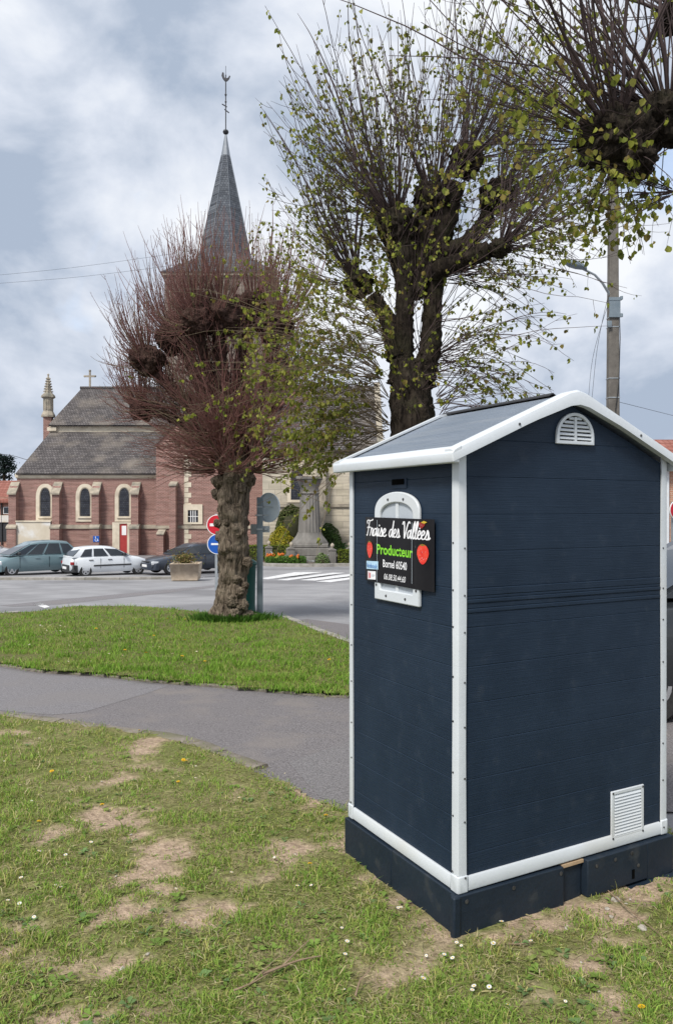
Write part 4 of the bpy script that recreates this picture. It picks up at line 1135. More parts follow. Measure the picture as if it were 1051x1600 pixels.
shrub('shrub', 'small feathery green plant at the foot of the right bollard', 'plant', gl(503, 44.6), (.45, .3, .62), 500, .06, [(.12, .18, .06), (.16, .22, .09)])
shrub('shrub', 'leafy green plant at the church foot behind the bollard', 'plant', gl(536, 49.3), (.7, .3, 1.0), 500, .08, [(.05, .12, .04), (.08, .16, .05)])
# --- tulips and bed plants (a mass nobody would count)
def tulips(px0, px1, Y, n, label):
    C = np.stack([rng.uniform(cx(px0, Y), cx(px1, Y), n), rng.uniform(Y - .35, Y + .35, n), np.full(n, gz(Y) + .12)], 1)
    h = rng.uniform(.28, .45, n)
    V, Fq, T = [], [], []
    m = MB(); stem = MB()
    for c, hh_ in zip(C, h):
        m.lathe([(.012, hh_ - .02), (.055, hh_ + .02), (.06, hh_ + .07), (.03, hh_ + .13)], 5, c, 0)
        m.tube([c, c + np.array((0, 0, hh_))], .01, 3, 1, cap=False)
        for k in range(3):
            a = rng.uniform(0, 2 * PI); d = np.array((math.cos(a), math.sin(a), 0))
            m.add([c + d * .01, c + d * .08 + np.array((-d[1], d[0], 0)) * .03 + (0, 0, .14), c + d * .13 + (0, 0, .27), c + d * .08 - np.array((-d[1], d[0], 0)) * .03 + (0, 0, .14)], [[0, 1, 2, 3]], 1)
    o = m.build('tulip_flowers', [M['tulip'], M['tulipleaf']], None)
    tag(o, label, kind='stuff')
M['tulip'] = leafmat('tulip_orange', (0.72, 0.20, 0.03)); M['tulipleaf'] = leafmat('tulip_leaf', (0.12, 0.22, 0.05))
tulips(416, 433, 45.0, 60, 'orange tulips in the bed left of the memorial')
tulips(433, 443, 45.4, 26, 'orange and yellow tulips beside the left bollard')
tulips(530, 546, 46.2, 60, 'orange tulips behind the square hedge')
tulips(452, 458, 44.7, 8, 'few orange tulips at the memorial foot')
tulips(463, 467, 44.6, 6, 'few pale tulips at the memorial front')
n = 2600
C = np.stack([rng.uniform(cx(415, 44.6), cx(478, 44.6), n), rng.uniform(44.35, 45.0, n), gz(44.6) + .12 + rng.random(n) ** 1.2 * .42], 1)
Nn = rng.normal(size=(n, 3)); Nn /= np.linalg.norm(Nn, axis=1)[:, None]
V, Fq, T = quads_cloud(C, Nn, .07, pick([(.10, .20, .04), (.14, .26, .05), (.08, .15, .04)], n), aspect=.3)
tag(link(bpy.data.objects.new('bed_foliage', mesh_np('bed_foliage', V, Fq, M['foliage'], False, None, T))), 'green leaves of the bed plants along the kerb', kind='stuff')

# ------------------------------------------------------------------ concrete planter
pl = ground_at(287, 907.5)
pr_ = empty('planter', (pl.x, pl.y + .55, gz(pl.y) - 0.0), R(4), 'square tan concrete planter with straggly plants on the road edge', 'planter')
mb = MB()
o4 = lambda h, w: [(-w, -w, h), (w, -w, h), (w, w, h), (-w, w, h)]
lv_ = [o4(0, .53), o4(.68, .60), o4(.70, .60), o4(.70, .50), o4(.6, .49)]
mb.add([v for l in lv_ for v in l], [[i * 4 + k, i * 4 + (k + 1) % 4, (i + 1) * 4 + (k + 1) % 4, (i + 1) * 4 + k] for i in range(4) for k in range(4)] + [[16, 17, 18, 19], [3, 2, 1, 0]])
mb.build('box', M['concrete'], pr_, bevel=.02)
n = 700
C = rng.normal(0, 1, (n, 3)) * np.array([.26, .26, .13]) + np.array([-.06, 0, .86])
C[:, 2] = np.maximum(C[:, 2], .66)
Nn = rng.normal(size=(n, 3)); Nn /= np.linalg.norm(Nn, axis=1)[:, None]
V, Fq, T = quads_cloud(C, Nn, .05, pick([(.14, .15, .04), (.22, .18, .06), (.10, .12, .04), (.30, .22, .10), (.16, .10, .05)], n), aspect=.4)
add_mesh('foliage', mesh_np('foliage', V, Fq, M['foliage'], False, None, T), pr_)['kind'] = 'stuff'
mb = MB()
for k in range(26):
    a = rng.uniform(0, 2 * PI); l = rng.uniform(.2, .45)
    mb.tube([(-.05 + .1 * math.cos(a), .1 * math.sin(a), .62), (-.05 + .3 * math.cos(a), .3 * math.sin(a), .72 + l * .5), (-.05 + .45 * math.cos(a), .4 * math.sin(a), .66 + l)], [.01, .007, .003], 4)
mb.build('stem', M['twig_core'], pr_)['kind'] = 'stuff'

# ------------------------------------------------------------------ no-entry and blue signs on one post
SYp = 24.6
sp = Vector((cx(338, SYp), SYp, gz(SYp)))
sg_ = empty('road_sign', sp, R(3), 'red no entry disc above a blue disc on a post behind the tree trunk', 'road sign')
s_z = lambda py: cz(py, SYp) - sp.z
def disc(root, nm, px, py, r, fm, rimm, bar=True, ydist=SYp, yoff=-.05):
    c = (cx(px, ydist) - root.location.x, cz(py, ydist) - root.location.z)
    fn = lambda a, b, d: (a, yoff + d, b)
    m = MB(); m.prism(circle(c[0], c[1], r, 40), fn, 0, .012); dd = m.build(nm, rimm, root)
    m = MB(); m.prism(circle(c[0], c[1], r * .93, 40), fn, -.004, -.001); m.build('disc_face', fm, dd)
    return c, fn, dd
c, fn, dd = disc(sg_, 'no_entry_disc', 339, 820, .325, M['signred'], M['signwhite'])
mb = MB(); mb.box(c[0] - .22, c[0] + .22, -.058, -.0545, c[1] - .045, c[1] + .045); mb.build('white_bar', M['signwhite'], dd)
c, fn, dd = disc(sg_, 'blue_disc', 340, 850, .325, M['signblue'], M['signwhite'])
mb = MB(); mb.box(c[0] - .20, c[0] + .20, -.058, -.0545, c[1] - .03, c[1] + .03); mb.build('white_bar', M['signwhite'], dd)
mb = MB(); mb.box(-.04, .04, -.03, .03, 0, s_z(803)); mb.build('post', M['galv'], sg_, bevel=.008)

# ------------------------------------------------------------------ grey sign post seen from behind
g0 = ground_at(406, 969)
pY = g0.y
gp = empty('road_sign', (g0.x, g0.y, gz(pY) + .0), 0, 'grey sign post beside the trunk with a round sign seen from behind', 'road sign')
pz = lambda py: cz(py, pY) - gz(pY)
pxx = lambda px: cx(px, pY) - g0.x
mb = MB(); mb.box(-.058, .058, -.03, .03, 0, pz(777)); mb.build('post', M['signpostgrey'], gp, bevel=.008)
Ms = Matrix.Translation((pxx(419), .12, pz(793))) @ Matrix.Rotation(R(-38), 4, 'Z')
mb = MB()
circ = circle(0, 0, .29, 40)
mb.prism(circ, lambda a, b, d: tuple(Ms @ Vector((a, d, b))), 0, .014)
mb.ring(circle(0, 0, .292, 40), circle(0, 0, .272, 40), lambda a, b, d: tuple(Ms @ Vector((a, d, b))), -.018, -.001)
mb.build('sign_back', M['signgrey'], gp)
mb = MB(); 
for a, b, y in ((403, 425, 792), (398, 420, 805), (396, 418, 827)):
    mb.box(pxx(a), pxx(b), .031, .055, pz(y + 1), pz(y - 1)); mb.box(-.058, .058, -.042, .03, pz(y + 1.2), pz(y - 1.2))
mb.build('bracket', M['galv'], gp)
mb = MB(); mb.box(pxx(391), pxx(405), .06, .075, pz(835), pz(819)); mb.box(pxx(409), pxx(421), .06, .075, pz(832), pz(822)); mb.build('plate_back', M['galv'], gp)

# ------------------------------------------------------------------ green bin behind the trunk
bp = ground_at(384, 966)
bn_ = empty('litter_bin', (bp.x, bp.y + .3, gz(bp.y)), 0, 'dark green bin standing behind the gnarled tree trunk', 'bin')
bz = lambda py: cz(py, bp.y + .3) - gz(bp.y)
h = bz(878)
mb = MB(); mb.lathe([(.19, 0), (.17, .12), (.155, .2), (.16, h * .55), (.175, h * .93), (.185, h * .95)], 20); mb.build('body', M['bingreen'], bn_, smooth=True)
mb = MB(); mb.lathe([(.19, h * .951), (.2, h * .965), (.19, h), (.12, h + .05), (0.0, h + .07)], 20); mb.build('lid', M['bingreen'], bn_, smooth=True)
mb = MB(); mb.lathe([(.21, -.01), (.21, .05), (.19, .07)], 20); mb.build('foot', M['bingreen'], bn_, smooth=True)

# ------------------------------------------------------------------ concrete utility pole with street lamp
PY = 20.0
upx = cx(956.5, PY)
up = empty('utility_pole', (upx, PY, gz(PY)), 0, 'tapered concrete utility pole rising behind the shed', 'utility pole')
uz = lambda py: cz(py, PY) - gz(PY)
mb = MB()
def sqr(h, w, d): return [(-w, -d, h), (w, -d, h), (w, d, h), (-w, d, h)]
hs = [(0, .165, .14), (uz(640), .140, .12), (uz(480), .124, .11), (uz(200), .098, .095)]
mb.add([v for h, w, d in hs for v in sqr(h, w, d)], [[i * 4 + k, i * 4 + (k + 1) % 4, (i + 1) * 4 + (k + 1) % 4, (i + 1) * 4 + k] for i in range(3) for k in range(4)] + [[12, 13, 14, 15], [3, 2, 1, 0]])
mb.build('post', M['pole_concrete'], up, bevel=.02)
for py in (592, 622, 512, 497):
    w = .126 + (py - 480) / 160 * .016
    mb = MB(); mb.box(-w - .006, w + .006, -w + .008, w - .008, uz(py) - .012, uz(py) + .012); mb.build('strap', M['galv'], up)
mb = MB(); mb.box(-.15, .17, -.16, -.125, uz(472), uz(467)); mb.box(-.15, .17, -.16, -.125, uz(498), uz(492)); mb.box(-.14, .14, -.15, -.125, uz(495), uz(470)); mb.lathe([(0, -.05), (.04, -.04), (.04, .04), (0, .05)], 8, (.17, -.14, uz(468))); mb.lathe([(0, -.05), (.04, -.04), (.04, .04), (0, .05)], 8, (.17, -.14, uz(495))); mb.build('bracket', M['signpostgrey'], up)
mb = MB(); mb.box(-.20, -.09, -.19, -.13, uz(514), uz(504)); mb.build('junction_box', M['signpostgrey'], up, bevel=.01)
mb = MB(); mb.tube([(.06, -.14, uz(640) - 2), (.02, -.145, uz(640)), (.10, -.15, uz(600)), (.135, -.14, uz(530)), (.11, -.13, uz(470))], .012, 5); mb.build('cable', M['cable'], up)
ax = lambda px: cx(px, PY) - upx
mb = MB(); mb.tube([(-.1, -.05, uz(462)), (ax(935), -.25, uz(447)), (ax(920), -.4, uz(437)), (ax(900), -.5, uz(430))], [.035, .032, .03, .03], 8); arm = mb.build('lamp_arm', M['galv'], up, smooth=True)
mb = MB()
rows = []
for k, (px, w, hh_) in enumerate(((905, .05, .05), (899, .10, .08), (888, .15, .11), (878, .14, .10), (870, .07, .05))):
    f = k / 4
    z = uz(431 - 8 * f)
    rows.append([(ax(px), -.52 - .12 * f + w * math.cos(a), z + hh_ * math.sin(a) * (1.2 if math.sin(a) > 0 else .6)) for a in np.linspace(0, 2 * PI, 12, endpoint=False)])
mb.add([v for r_ in rows for v in r_], [[i * 12 + j, i * 12 + (j + 1) % 12, (i + 1) * 12 + (j + 1) % 12, (i + 1) * 12 + j] for i in range(4) for j in range(12)] + [list(range(12))[::-1], [48 + j for j in range(12)]])
mb.build('lamp_head', M['signpostgrey'], up, smooth=True, angle=R(60))
def wire(pts, r, label, name='power_line'):
    P = smooth_poly(pts, 6)
    m = MB(); m.tube(P, r, 5); o = m.build(name, M['cable'], None, smooth=True)
    return tag(o, label, 'cable', 'overhead cables')
wire([tuple(at(-380, 462, 39)), tuple(at(0, 430, 32.5)), tuple(at(200, 407, 29.3)), tuple(at(560, 352, 24.5)), (upx, PY, gz(PY) + uz(300))], .005, 'upper of two thin overhead cables crossing the sky left of the trees')
wire([tuple(at(-380, 470, 39)), tuple(at(0, 443, 32.5)), tuple(at(185, 426, 29.5)), tuple(at(560, 375, 24.5)), (upx, PY, gz(PY) + uz(322))], .005, 'lower of two thin overhead cables crossing the sky left of the trees')
wire([(upx - .1, PY, gz(PY) + uz(470)), tuple(at(925, 560, 24)), tuple(at(917, 640, 29)), tuple(at(909, 720, 36))], .006, 'thin cable dropping left from the pole behind the shed roof')
wire([(upx - .1, PY, gz(PY) + uz(455)), tuple(at(932, 545, 23)), tuple(at(922, 640, 28)), tuple(at(912, 720, 38))], .006, 'second thin cable dropping left from the pole bracket')
wire([(upx + .15, PY, gz(PY) + uz(628)), tuple(at(1300, 712, 45))], .006, 'thin cable running right from the pole towards the red roof')
wire([tuple(at(-120, 700, 60)), tuple(at(0, 709, 58)), tuple(at(42, 718, 57)), tuple(at(62, 722, 57.5))], .02, 'short cable running to the church roof at the far left')

# sign behind the parked car on the right
rs = Vector((cx(1053, 9.5), 9.5, gz(9.5)))
sg2 = empty('road_sign', rs, R(20), 'round white bordered red sign just showing right of the shed', 'road sign')
c, fn, dd = disc(sg2, 'sign_disc', 1053, 797, .12, M['signred'], M['signwhite'], ydist=9.5)
mb = MB(); mb.box(-.03, .03, -.03, .03, 0, c[1] + .1); mb.build('post', M['galv'], sg2)
# ------------------------------------------------------------------ the shed
def shedmat(name, c):
    m, t, b = newmat(name)
    L = t.links.new
    tcn = t.nodes.new('ShaderNodeTexCoord')
    mpn = t.nodes.new('ShaderNodeMapping'); mpn.inputs['Scale'].default_value = (3.0, 3.0, 190)
    L(tcn.outputs['Object'], mpn.inputs[0])
    nz_ = t.nodes.new('ShaderNodeTexNoise'); nz_.inputs['Scale'].default_value = 1.6; nz_.inputs['Detail'].default_value = 7; nz_.inputs['Distortion'].default_value = 0.6; L(mpn.outputs[0], nz_.inputs['Vector'])
    bnn = t.nodes.new('ShaderNodeBump'); bnn.inputs['Strength'].default_value = 0.7; bnn.inputs['Distance'].default_value = 0.0025
    L(nz_.outputs['Fac'], bnn.inputs['Height']); L(bnn.outputs[0], b.inputs['Normal'])
    # scuffs and dust
    n2 = t.nodes.new('ShaderNodeTexNoise'); n2.inputs['Scale'].default_value = 3.5; n2.inputs['Detail'].default_value = 9; n2.inputs['Roughness'].default_value = 0.65; L(tcn.outputs['Object'], n2.inputs['Vector'])
    r = t.nodes.new('ShaderNodeValToRGB'); L(n2.outputs['Fac'], r.inputs[0])
    r.color_ramp.elements[0].position = 0.35; r.color_ramp.elements[0].color = col4(tuple(k * .88 for k in c))
    r.color_ramp.elements[1].position = 0.75; r.color_ramp.elements[1].color = col4(tuple(k * 1.18 + .004 for k in c))
    n3 = t.nodes.new('ShaderNodeTexNoise'); n3.inputs['Scale'].default_value = 14; n3.inputs['Detail'].default_value = 6; L(tcn.outputs['Object'], n3.inputs['Vector'])
    r3 = t.nodes.new('ShaderNodeValToRGB'); L(n3.outputs['Fac'], r3.inputs[0]); r3.color_ramp.elements[0].position = 0.58; r3.color_ramp.elements[0].color = (0, 0, 0, 1); r3.color_ramp.elements[1].position = 0.80; r3.color_ramp.elements[1].color = (.3, .3, .3, 1)
    mxn = t.nodes.new('ShaderNodeMix'); mxn.data_type = 'RGBA'; L(r3.outputs[0], mxn.inputs[0]); L(r.outputs[0], mxn.inputs[6]); mxn.inputs[7].default_value = (.045, .055, .07, 1)
    L(mxn.outputs[2], b.inputs['Base Color'])
    b.inputs['Roughness'].default_value = 0.55; b.inputs['Specular IOR Level'].default_value = 0.22
    return m
M['shed'] = shedmat('anthracite_plank_plastic', (0.0105, 0.0228, 0.0430))
M['skirt'] = pmat('skirt_board_plastic', (0.010, 0.018, 0.030), (0.016, 0.025, 0.038), 5, 0.5, 0.15, 40, c3=(0.045, 0.05, 0.055), s3=9, f3=(0.6, 0.8), spec=0.25)
M['roofgrey'] = pmat('roof_panel_plastic', (0.15, 0.185, 0.235), (0.19, 0.225, 0.275), 3, 0.3, 0.15, 50, stretch=(1, 1, 30), c3=(0.21, 0.24, 0.28), s3=2, spec=0.5)
M['wood'] = pmat('raw_wood', (0.36, 0.25, 0.15), (0.45, 0.33, 0.21), 20, 0.8)
shed = empty('garden_shed', (SHED_O.x, SHED_O.y, 0), SHED_YAW, 'anthracite plastic garden shed with white trim standing on the lawn corner', 'shed')
SW, SD = 1.150, 0.8276
fr = lambda off: (lambda a, b, d: (a, -off - d, b))       # gable face: outward is -v
lf = lambda off: (lambda a, b, d: (-off - d, a, b))       # left face: outward is -u
ZB = 0.15
def gtop(u): return 1.80 + (2.035 - 1.80) * (1 - abs(u - SW / 2) / (SW / 2))
bounds = [0.152, 0.285, 0.425, 0.568, 0.71, 0.86, 1.0, 1.15, 1.30, 1.441, 1.583, 1.728, 1.873, 2.04]
def plank_mesh(poly, fn, ch=0.0024, th=0.016):
    """A board with chamfered edges: outline at the back, inset outline in front."""
    n = len(poly)
    cxm = sum(p[0] for p in poly) / n
    z0 = min(p[1] for p in poly); z1 = max(p[1] for p in poly)
    inner = [(a, b + (ch if abs(b - z0) < 1e-6 else -ch if abs(b - z1) < 1e-6 else 0)) for a, b in poly]
    m = MB()
    m.add([fn(a, b, -th) for a, b in poly] + [fn(a, b, -.0016) for a, b in poly] + [fn(a, b, 0) for a, b in inner],
          [list(range(2 * n, 3 * n))] + [[k * n + i, k * n + (i + 1) % n, (k + 1) * n + (i + 1) % n, (k + 1) * n + i] for k in (0, 1) for i in range(n)])
    bm = bmesh.new(); me = m.mesh('plank', M['shed']); bm.from_mesh(me); bmesh.ops.recalc_face_normals(bm, faces=bm.faces[:]); bm.to_mesh(me); bm.free()
    return me
def clip_gable(z0, z1, u0, u1):
    pts = [(u0, z0), (u1, z0)]
    c = SW / 2
    def u_at(z): return (SW / 2) * (z - 1.80) / (2.035 - 1.80)
    if z1 <= gtop(u0): return pts + [(u1, z1), (u0, z1)]
    z1 = min(z1, 2.034)
    uz0 = max(u0, u_at(z0)); 
    pts = [(uz0, z0), (SW - uz0, z0)]
    if gtop(u1) > z0: pts.append((SW - u0, gtop(u0)))
    uz1 = u_at(z1)
    pts += [(SW - uz1, z1), (uz1, z1)]
    if gtop(u0) > z0: pts.append((u0, gtop(u0)))
    return pts
def add_planks(fn_front, u0, u1, gable, rib):
    for i in range(len(bounds) - 1):
        z0, z1 = bounds[i], bounds[i + 1]
        if not gable:
            if z0 > 1.75: break
            z1 = min(z1, 1.80)
        if rib and i == 7: z1 = 1.205
        poly = clip_gable(z0, z1, u0, u1) if gable else [(u0, z0), (u1, z0), (u1, z1), (u0, z1)]
        add_mesh('plank', plank_mesh(poly, fn_front), shed)
add_planks(fr(0), .01, SW - .01, True, True)
add_planks(lf(0), .01, SD - .01, False, False)
add_planks(lambda a, b, d: (a, SD + d, b), .01, SW - .01, True, False)
add_planks(lambda a, b, d: (SW + d, a, b), .01, SD - .01, False, False)
# overlapping joint between lower and upper wall panels on the gable side
m = MB()
for z0, z1, pr2 in ((1.2052, 1.222, .0030), (1.222, 1.242, .0012), (1.242, 1.258, .0045), (1.258, 1.27, .0022), (1.27, 1.2998, .0030)):
    m.prism([(-.01, z0), (pr2 - .002, z0), (pr2, z0 + .003), (pr2, z1 - .003), (pr2 - .002, z1), (-.01, z1)], lambda a, b, d: (d, -a, b), .012, SW - .012)
m.build('joint_strip', M['shed'], shed)
# corner posts with screws, foot caps and bottom trims
def wav(z): return 0.0018 * math.sin(z * 5.1 + 1.0)
def corner_post(u, v, su, sv):
    m = MB()
    w, o, th = .029, .009, .02
    pts = [(w, -o), (.010, -o - .001), (-o + .004, -o + .0015), (-o - .001, .010), (-o, w), (-.002, w), (-.002, -.002), (w, -.002)]
    n = len(pts); zs_ = np.linspace(ZB + .004, 1.835, 24)
    vs = [(u + su * (a + (wav(z) if a > 0 else 0)), v + sv * (b + (wav(z + 1) if b > 0 else 0)), z) for z in zs_ for a, b in pts]
    m.add(vs, [[i * n + j, i * n + (j + 1) % n, (i + 1) * n + (j + 1) % n, (i + 1) * n + j] for i in range(len(zs_) - 1) for j in range(n)] + [list(range(n))[::-1], [(len(zs_) - 1) * n + j for j in range(n)]])
    p = m.build('corner_post', M['wplastic'], shed, smooth=True, angle=R(30))
    m = MB()
    o2 = .0138
    pc = [(.036, -o2), (-o2 + .008, -o2), (-o2, -o2 + .008), (-o2, .036), (-.003, .036), (-.003, -.003), (.036, -.003)]
    m.prism([(u + su * a, v + sv * b) for a, b in pc], lambda a, b, d: (a, b, d), ZB - .004, ZB + .062)
    m.build('post_foot', M['wplastic'], p, bevel=.006)
    m = MB()
    for z in (.40, .565, .76, .93, 1.12, 1.26, 1.44, .19):
        zz_ = z + (.015 if su > 0 else -.01)
        oo = .0092 if z > .25 else .0142
        m.lathe([(.0042, 0), (.0034, .003)], 8, (0, 0, 0))
        k = len(m.v) - 16
        for q in range(k, len(m.v)):
            a, b, c2 = m.v[q]; m.v[q] = (u + su * (.0205 + a), v - sv * (oo + c2), zz_ + b)
        m.lathe([(.0042, 0), (.0034, .003)], 8, (0, 0, 0))
        k = len(m.v) - 16
        for q in range(k, len(m.v)):
            a, b, c2 = m.v[q]; m.v[q] = (u - su * (oo + c2), v + sv * (.0215 + a), zz_ + .02 + b)
    m.build('screw', M['screw'], p)['kind'] = 'stuff'
corner_post(0, 0, 1, 1); corner_post(SW, 0, -1, 1); corner_post(0, SD, 1, -1); corner_post(SW, SD, -1, -1)
def trim(pts_fn, a, b):
    m = MB(); m.prism([(-.002, ZB + .001), (.010, ZB + .001), (.0115, ZB + .006), (.0095, ZB + .05), (.007, ZB + .054), (-.002, ZB + .054)], pts_fn, a, b)
    m.build('bottom_trim', M['wplastic'], shed, smooth=True, angle=R(30))
trim(lambda a, b, d: (d, -a, b), .038, SW - .038)
trim(lambda a, b, d: (-a, d, b), .038, SD - .038)
trim(lambda a, b, d: (d, SD + a, b), .038, SW - .038)
trim(lambda a, b, d: (SW + a, d, b), .038, SD - .038)
# skirt boards of the base
e = .022
def skirt(fn, pts, d0, d1, nm='skirt_board'):
    m = MB(); m.prism(pts, fn, d0, d1); return m.build(nm, M['skirt'], shed, bevel=.004)
GV = lambda a, b, d: (a, -d, b)
LV = lambda a, b, d: (-d, a, b)
s1 = skirt(GV, [(-e - .012, -.06), (.518, -.03), (.518, .140), (-e - .012, .146)], -.01, e)
s2 = skirt(GV, [(.640, -.012), (1.0, -.012), (1.0, .143), (.640, .143)], -.006, e + .012)
s2b = skirt(GV, [(1.0015, -.03), (SW + e, -.02), (SW + e, .143), (1.0015, .143)], -.006, e + .010)
s3 = skirt(GV, [(.520, -.05), (.6385, -.05), (.6385, .124), (.520, .128)], -.012, -.001, 'skirt_recess')
m = MB(); m.box(.520, .6385, -.012, .05, .129, .142); m.build('wood_batten', M['wood'], shed)
s4 = skirt(LV, [(.003, -.06), (.44, -.06), (.44, .143), (.003, .146)], -.01, e)
s4b = skirt(LV, [(.4415, -.06), (SD + e, -.06), (SD + e, .140), (.4415, .143)], -.01, e + .001)
skirt(lambda a, b, d: (SW + d, a, b), [(0, -.06), (SD + e, -.06), (SD + e, .14), (0, .14)], -.01, e)
skirt(lambda a, b, d: (a, SD + d, b), [(0.01, -.06), (SW, -.06), (SW, .14), (0.01, .14)], -.01, e)
m = MB()
m.box(-e - .02, -e + .012, -e - .006, -e + .02, -.06, .1465); m.build('skirt_corner', M['skirt'], shed, bevel=.006)
m = MB()
for u, z in ((.25, .118), (.50, .118), (.69, .112), (.80, .115), (.90, .122), (.94, .06), (.02, .12)):
    m.lathe([(.008, 0), (.0085, .002), (.006, .0025)], 10)
    for q in range(len(m.v) - 30, len(m.v)):
        a, b, c2 = m.v[q]; m.v[q] = (u + a, -(e + (.013 if .62 < u < 1 else .001)) - c2, z + b)
m.build('screw', M['screw'], shed)['kind'] = 'stuff'
m = MB(); m.box(.902, .918, -e - .0135, -e - .0125, .008, .048); m.build('skirt_slot', M['black'], s2)
m = MB(); m.box(.86, SW + .05, -.075, .05, -.07, -.022); m.build('base_plate', M['skirt'], shed, bevel=.008)
# roof: two slopes, white verge and eave trims
uc = SW / 2
def rz_(u): return 2.092 - abs(u - uc) * (2.092 - 1.815) / (uc + .066)
for sgn in (1, -1):
    m = MB()
    nr = 44
    # fine ribbed sheet
    prof = []
    for k in range(nr + 1):
        u = uc - sgn * (.035 + (uc + .005) * k / nr)
        prof.append((u, rz_(u) - .004 + (.0012 if k % 2 else 0)))
    vs = [(u, v, z + dz) for v in (-.025, SD + .025) for dz in (0, -.015) for u, z in prof]
    n = nr + 1
    fs = [[k, k + 1, 2 * n + k + 1, 2 * n + k] for k in range(nr)] + [[n + k, 3 * n + k, 3 * n + k + 1, n + k + 1] for k in range(nr)]
    m.add(vs, fs)
    m.build('roof_panel', M['roofgrey'], shed)
def verge(v0, v1):
    m = MB()
    lo, hi = [], []
    for u in np.concatenate([np.linspace(-.066, .50, 12), np.linspace(.52, SW - .52, 9), np.linspace(SW - .50, SW + .066, 12)]):
        d = abs(u - uc)
        zt = rz_(uc + max(d, .0)) + .012
        zt = zt if d > .05 else rz_(uc + .05) + .012 + (.05 - d) * .22
        zbm = zt - .047 - .016 * max(0, 1 - d / .25)
        lo.append((u, zbm)); hi.append((u, zt))
    n = len(lo)
    sec = [(v0, 0.0, 0), (v0, .5, 0), (v0 + .006, .86, 0), (v0 + .02 * (1 if v1 > v0 else -1) , 1.0, 0), (v1, 1.0, 0), (v1, .8, 0), (v0 + .03 * (1 if v1 > v0 else -1), .75, 0), (v0 + .03 * (1 if v1 > v0 else -1), 0.0, 0)]
    k = len(sec)
    vs = []
    for (u, a), (_, b) in zip(lo, hi):
        for v, t, _2 in sec: vs.append((u, v, a + (b - a) * t))
    m.add(vs, [[i * k + j, i * k + (j + 1) % k, (i + 1) * k + (j + 1) % k, (i + 1) * k + j] for i in range(n - 1) for j in range(k)] + [list(range(k)), [(n - 1) * k + j for j in range(k)][::-1]])
    o = m.build('verge_trim', M['wplastic'], shed, smooth=True, angle=R(28))
    bm = bmesh.new(); bm.from_mesh(o.data); bmesh.ops.recalc_face_normals(bm, faces=bm.faces[:]); bm.to_mesh(o.data); bm.free()
    return o
vt = verge(-.056, .0)
verge(SD + .056, SD)
def eave(u0, s):
    m = MB()
    # notched white gutter-like trim
    pts = [(0, 1.776), (-.004, 1.788), (-.005, 1.812), (.006, 1.826), (.04, 1.843), (.04, 1.830), (.03, 1.81), (.03, 1.776)]
    m.prism([(u0 + s * a, z) for a, z in pts], lambda a, b, d: (a, d, b), -.0535, SD + .0535)
    m.build('eave_trim', M['wplastic'], shed, smooth=True, angle=R(28), bevel=.004)
eave(-.066, 1); eave(SW + .066, -1)
m = MB(); m.box(.012, SW - .012, -.030, SD + .03, 1.80, 1.815); 
m = MB()
m.prism([(uc - .02, rz_(uc - .02) + .001), (uc - .02, rz_(uc - .02) + .006), (uc, rz_(uc) + .008), (uc + .02, rz_(uc + .02) + .006), (uc + .02, rz_(uc + .02) + .001), (uc, rz_(uc) + .003)], lambda a, b, d: (a, d, b), .10, SD + .05)
m.build('ridge_strip', M['trim_dark'], shed)
m = MB()
for u in (.25, .93):
    m.lathe([(.006, 0), (.005, .003)], 8)
    for q in range(len(m.v) - 16, len(m.v)):
        a, b, c2 = m.v[q]; m.v[q] = (u + a, -.056 - c2, rz_(u) - .018 + b)
m.build('screw', M['screw'], vt)['kind'] = 'stuff'
# arched gable vent
vc = .593; vw = .105
def archr(c, hw, z0, zs, zt, n=20, p=1.0): return [(c - hw, z0)] + [(c - hw * math.cos(t), zs + (zt - zs) * math.sin(t) ** p) for t in np.linspace(0, PI, n)] + [(c + hw, z0)]
m = MB(); m.ring(archr(vc, vw, 1.872, 1.905, 2.003), archr(vc, vw - .014, 1.886, 1.905, 1.990), fr(.0), .001, .014)
vent = m.build('gable_vent', M['wplastic'], shed, bevel=.002)
m = MB(); m.prism(archr(vc, vw - .013, 1.885, 1.905, 1.991), fr(0), .0012, .003); m.build('vent_back', M['black'], vent)
zl = 1.895
while zl < 1.985:
    t = max(0, (zl + .006 - 1.905) / .085); hwz = (vw - .014) * math.sqrt(max(0.0, 1 - t * t))
    m = MB(); m.prism([(.003, zl + .004), (.010, zl - .004), (.012, zl - .002), (.005, zl + .008)], lambda a, b, d: (vc + d, -a, b), -hwz, hwz); m.build('vent_slat', M['wplastic'], vent)
    zl += .0165
m = MB(); m.box(vc - .006, vc + .006, -.0125, -.004, 1.886, 1.985); m.build('vent_bar', M['wplastic'], vent)
# square louvre vent low on the gable side
m = MB(); m.ring([(.806, .182), (1.007, .182), (1.007, .392), (.806, .392)], [(.824, .198), (.989, .198), (.989, .376), (.824, .376)], fr(0), .001, .010)
lv2 = m.build('wall_vent', M['wplastic'], shed, bevel=.003)
m = MB(); m.prism([(.823, .197), (.990, .197), (.990, .377), (.823, .377)], fr(0), .0012, .003); m.build('vent_back', M['wplastic'], lv2)
for k in range(13):
    zl = .200 + k * .0135
    m = MB(); m.prism([(.003, zl + .011), (.009, zl), (.011, zl + .001), (.0045, zl + .0125)], lambda a, b, d: (d, -a, b), .825, .988); m.build('vent_slat', M['wplastic'], lv2)
m = MB()
for u in (.8145, .9985):
    for z in (.19, .384):
        m.lathe([(.005, 0), (.004, .003)], 8)
        for q in range(len(m.v) - 16, len(m.v)):
            a, b, c2 = m.v[q]; m.v[q] = (u + a, -.010 - c2, z + b)
m.build('screw', M['screw'], lv2)['kind'] = 'stuff'
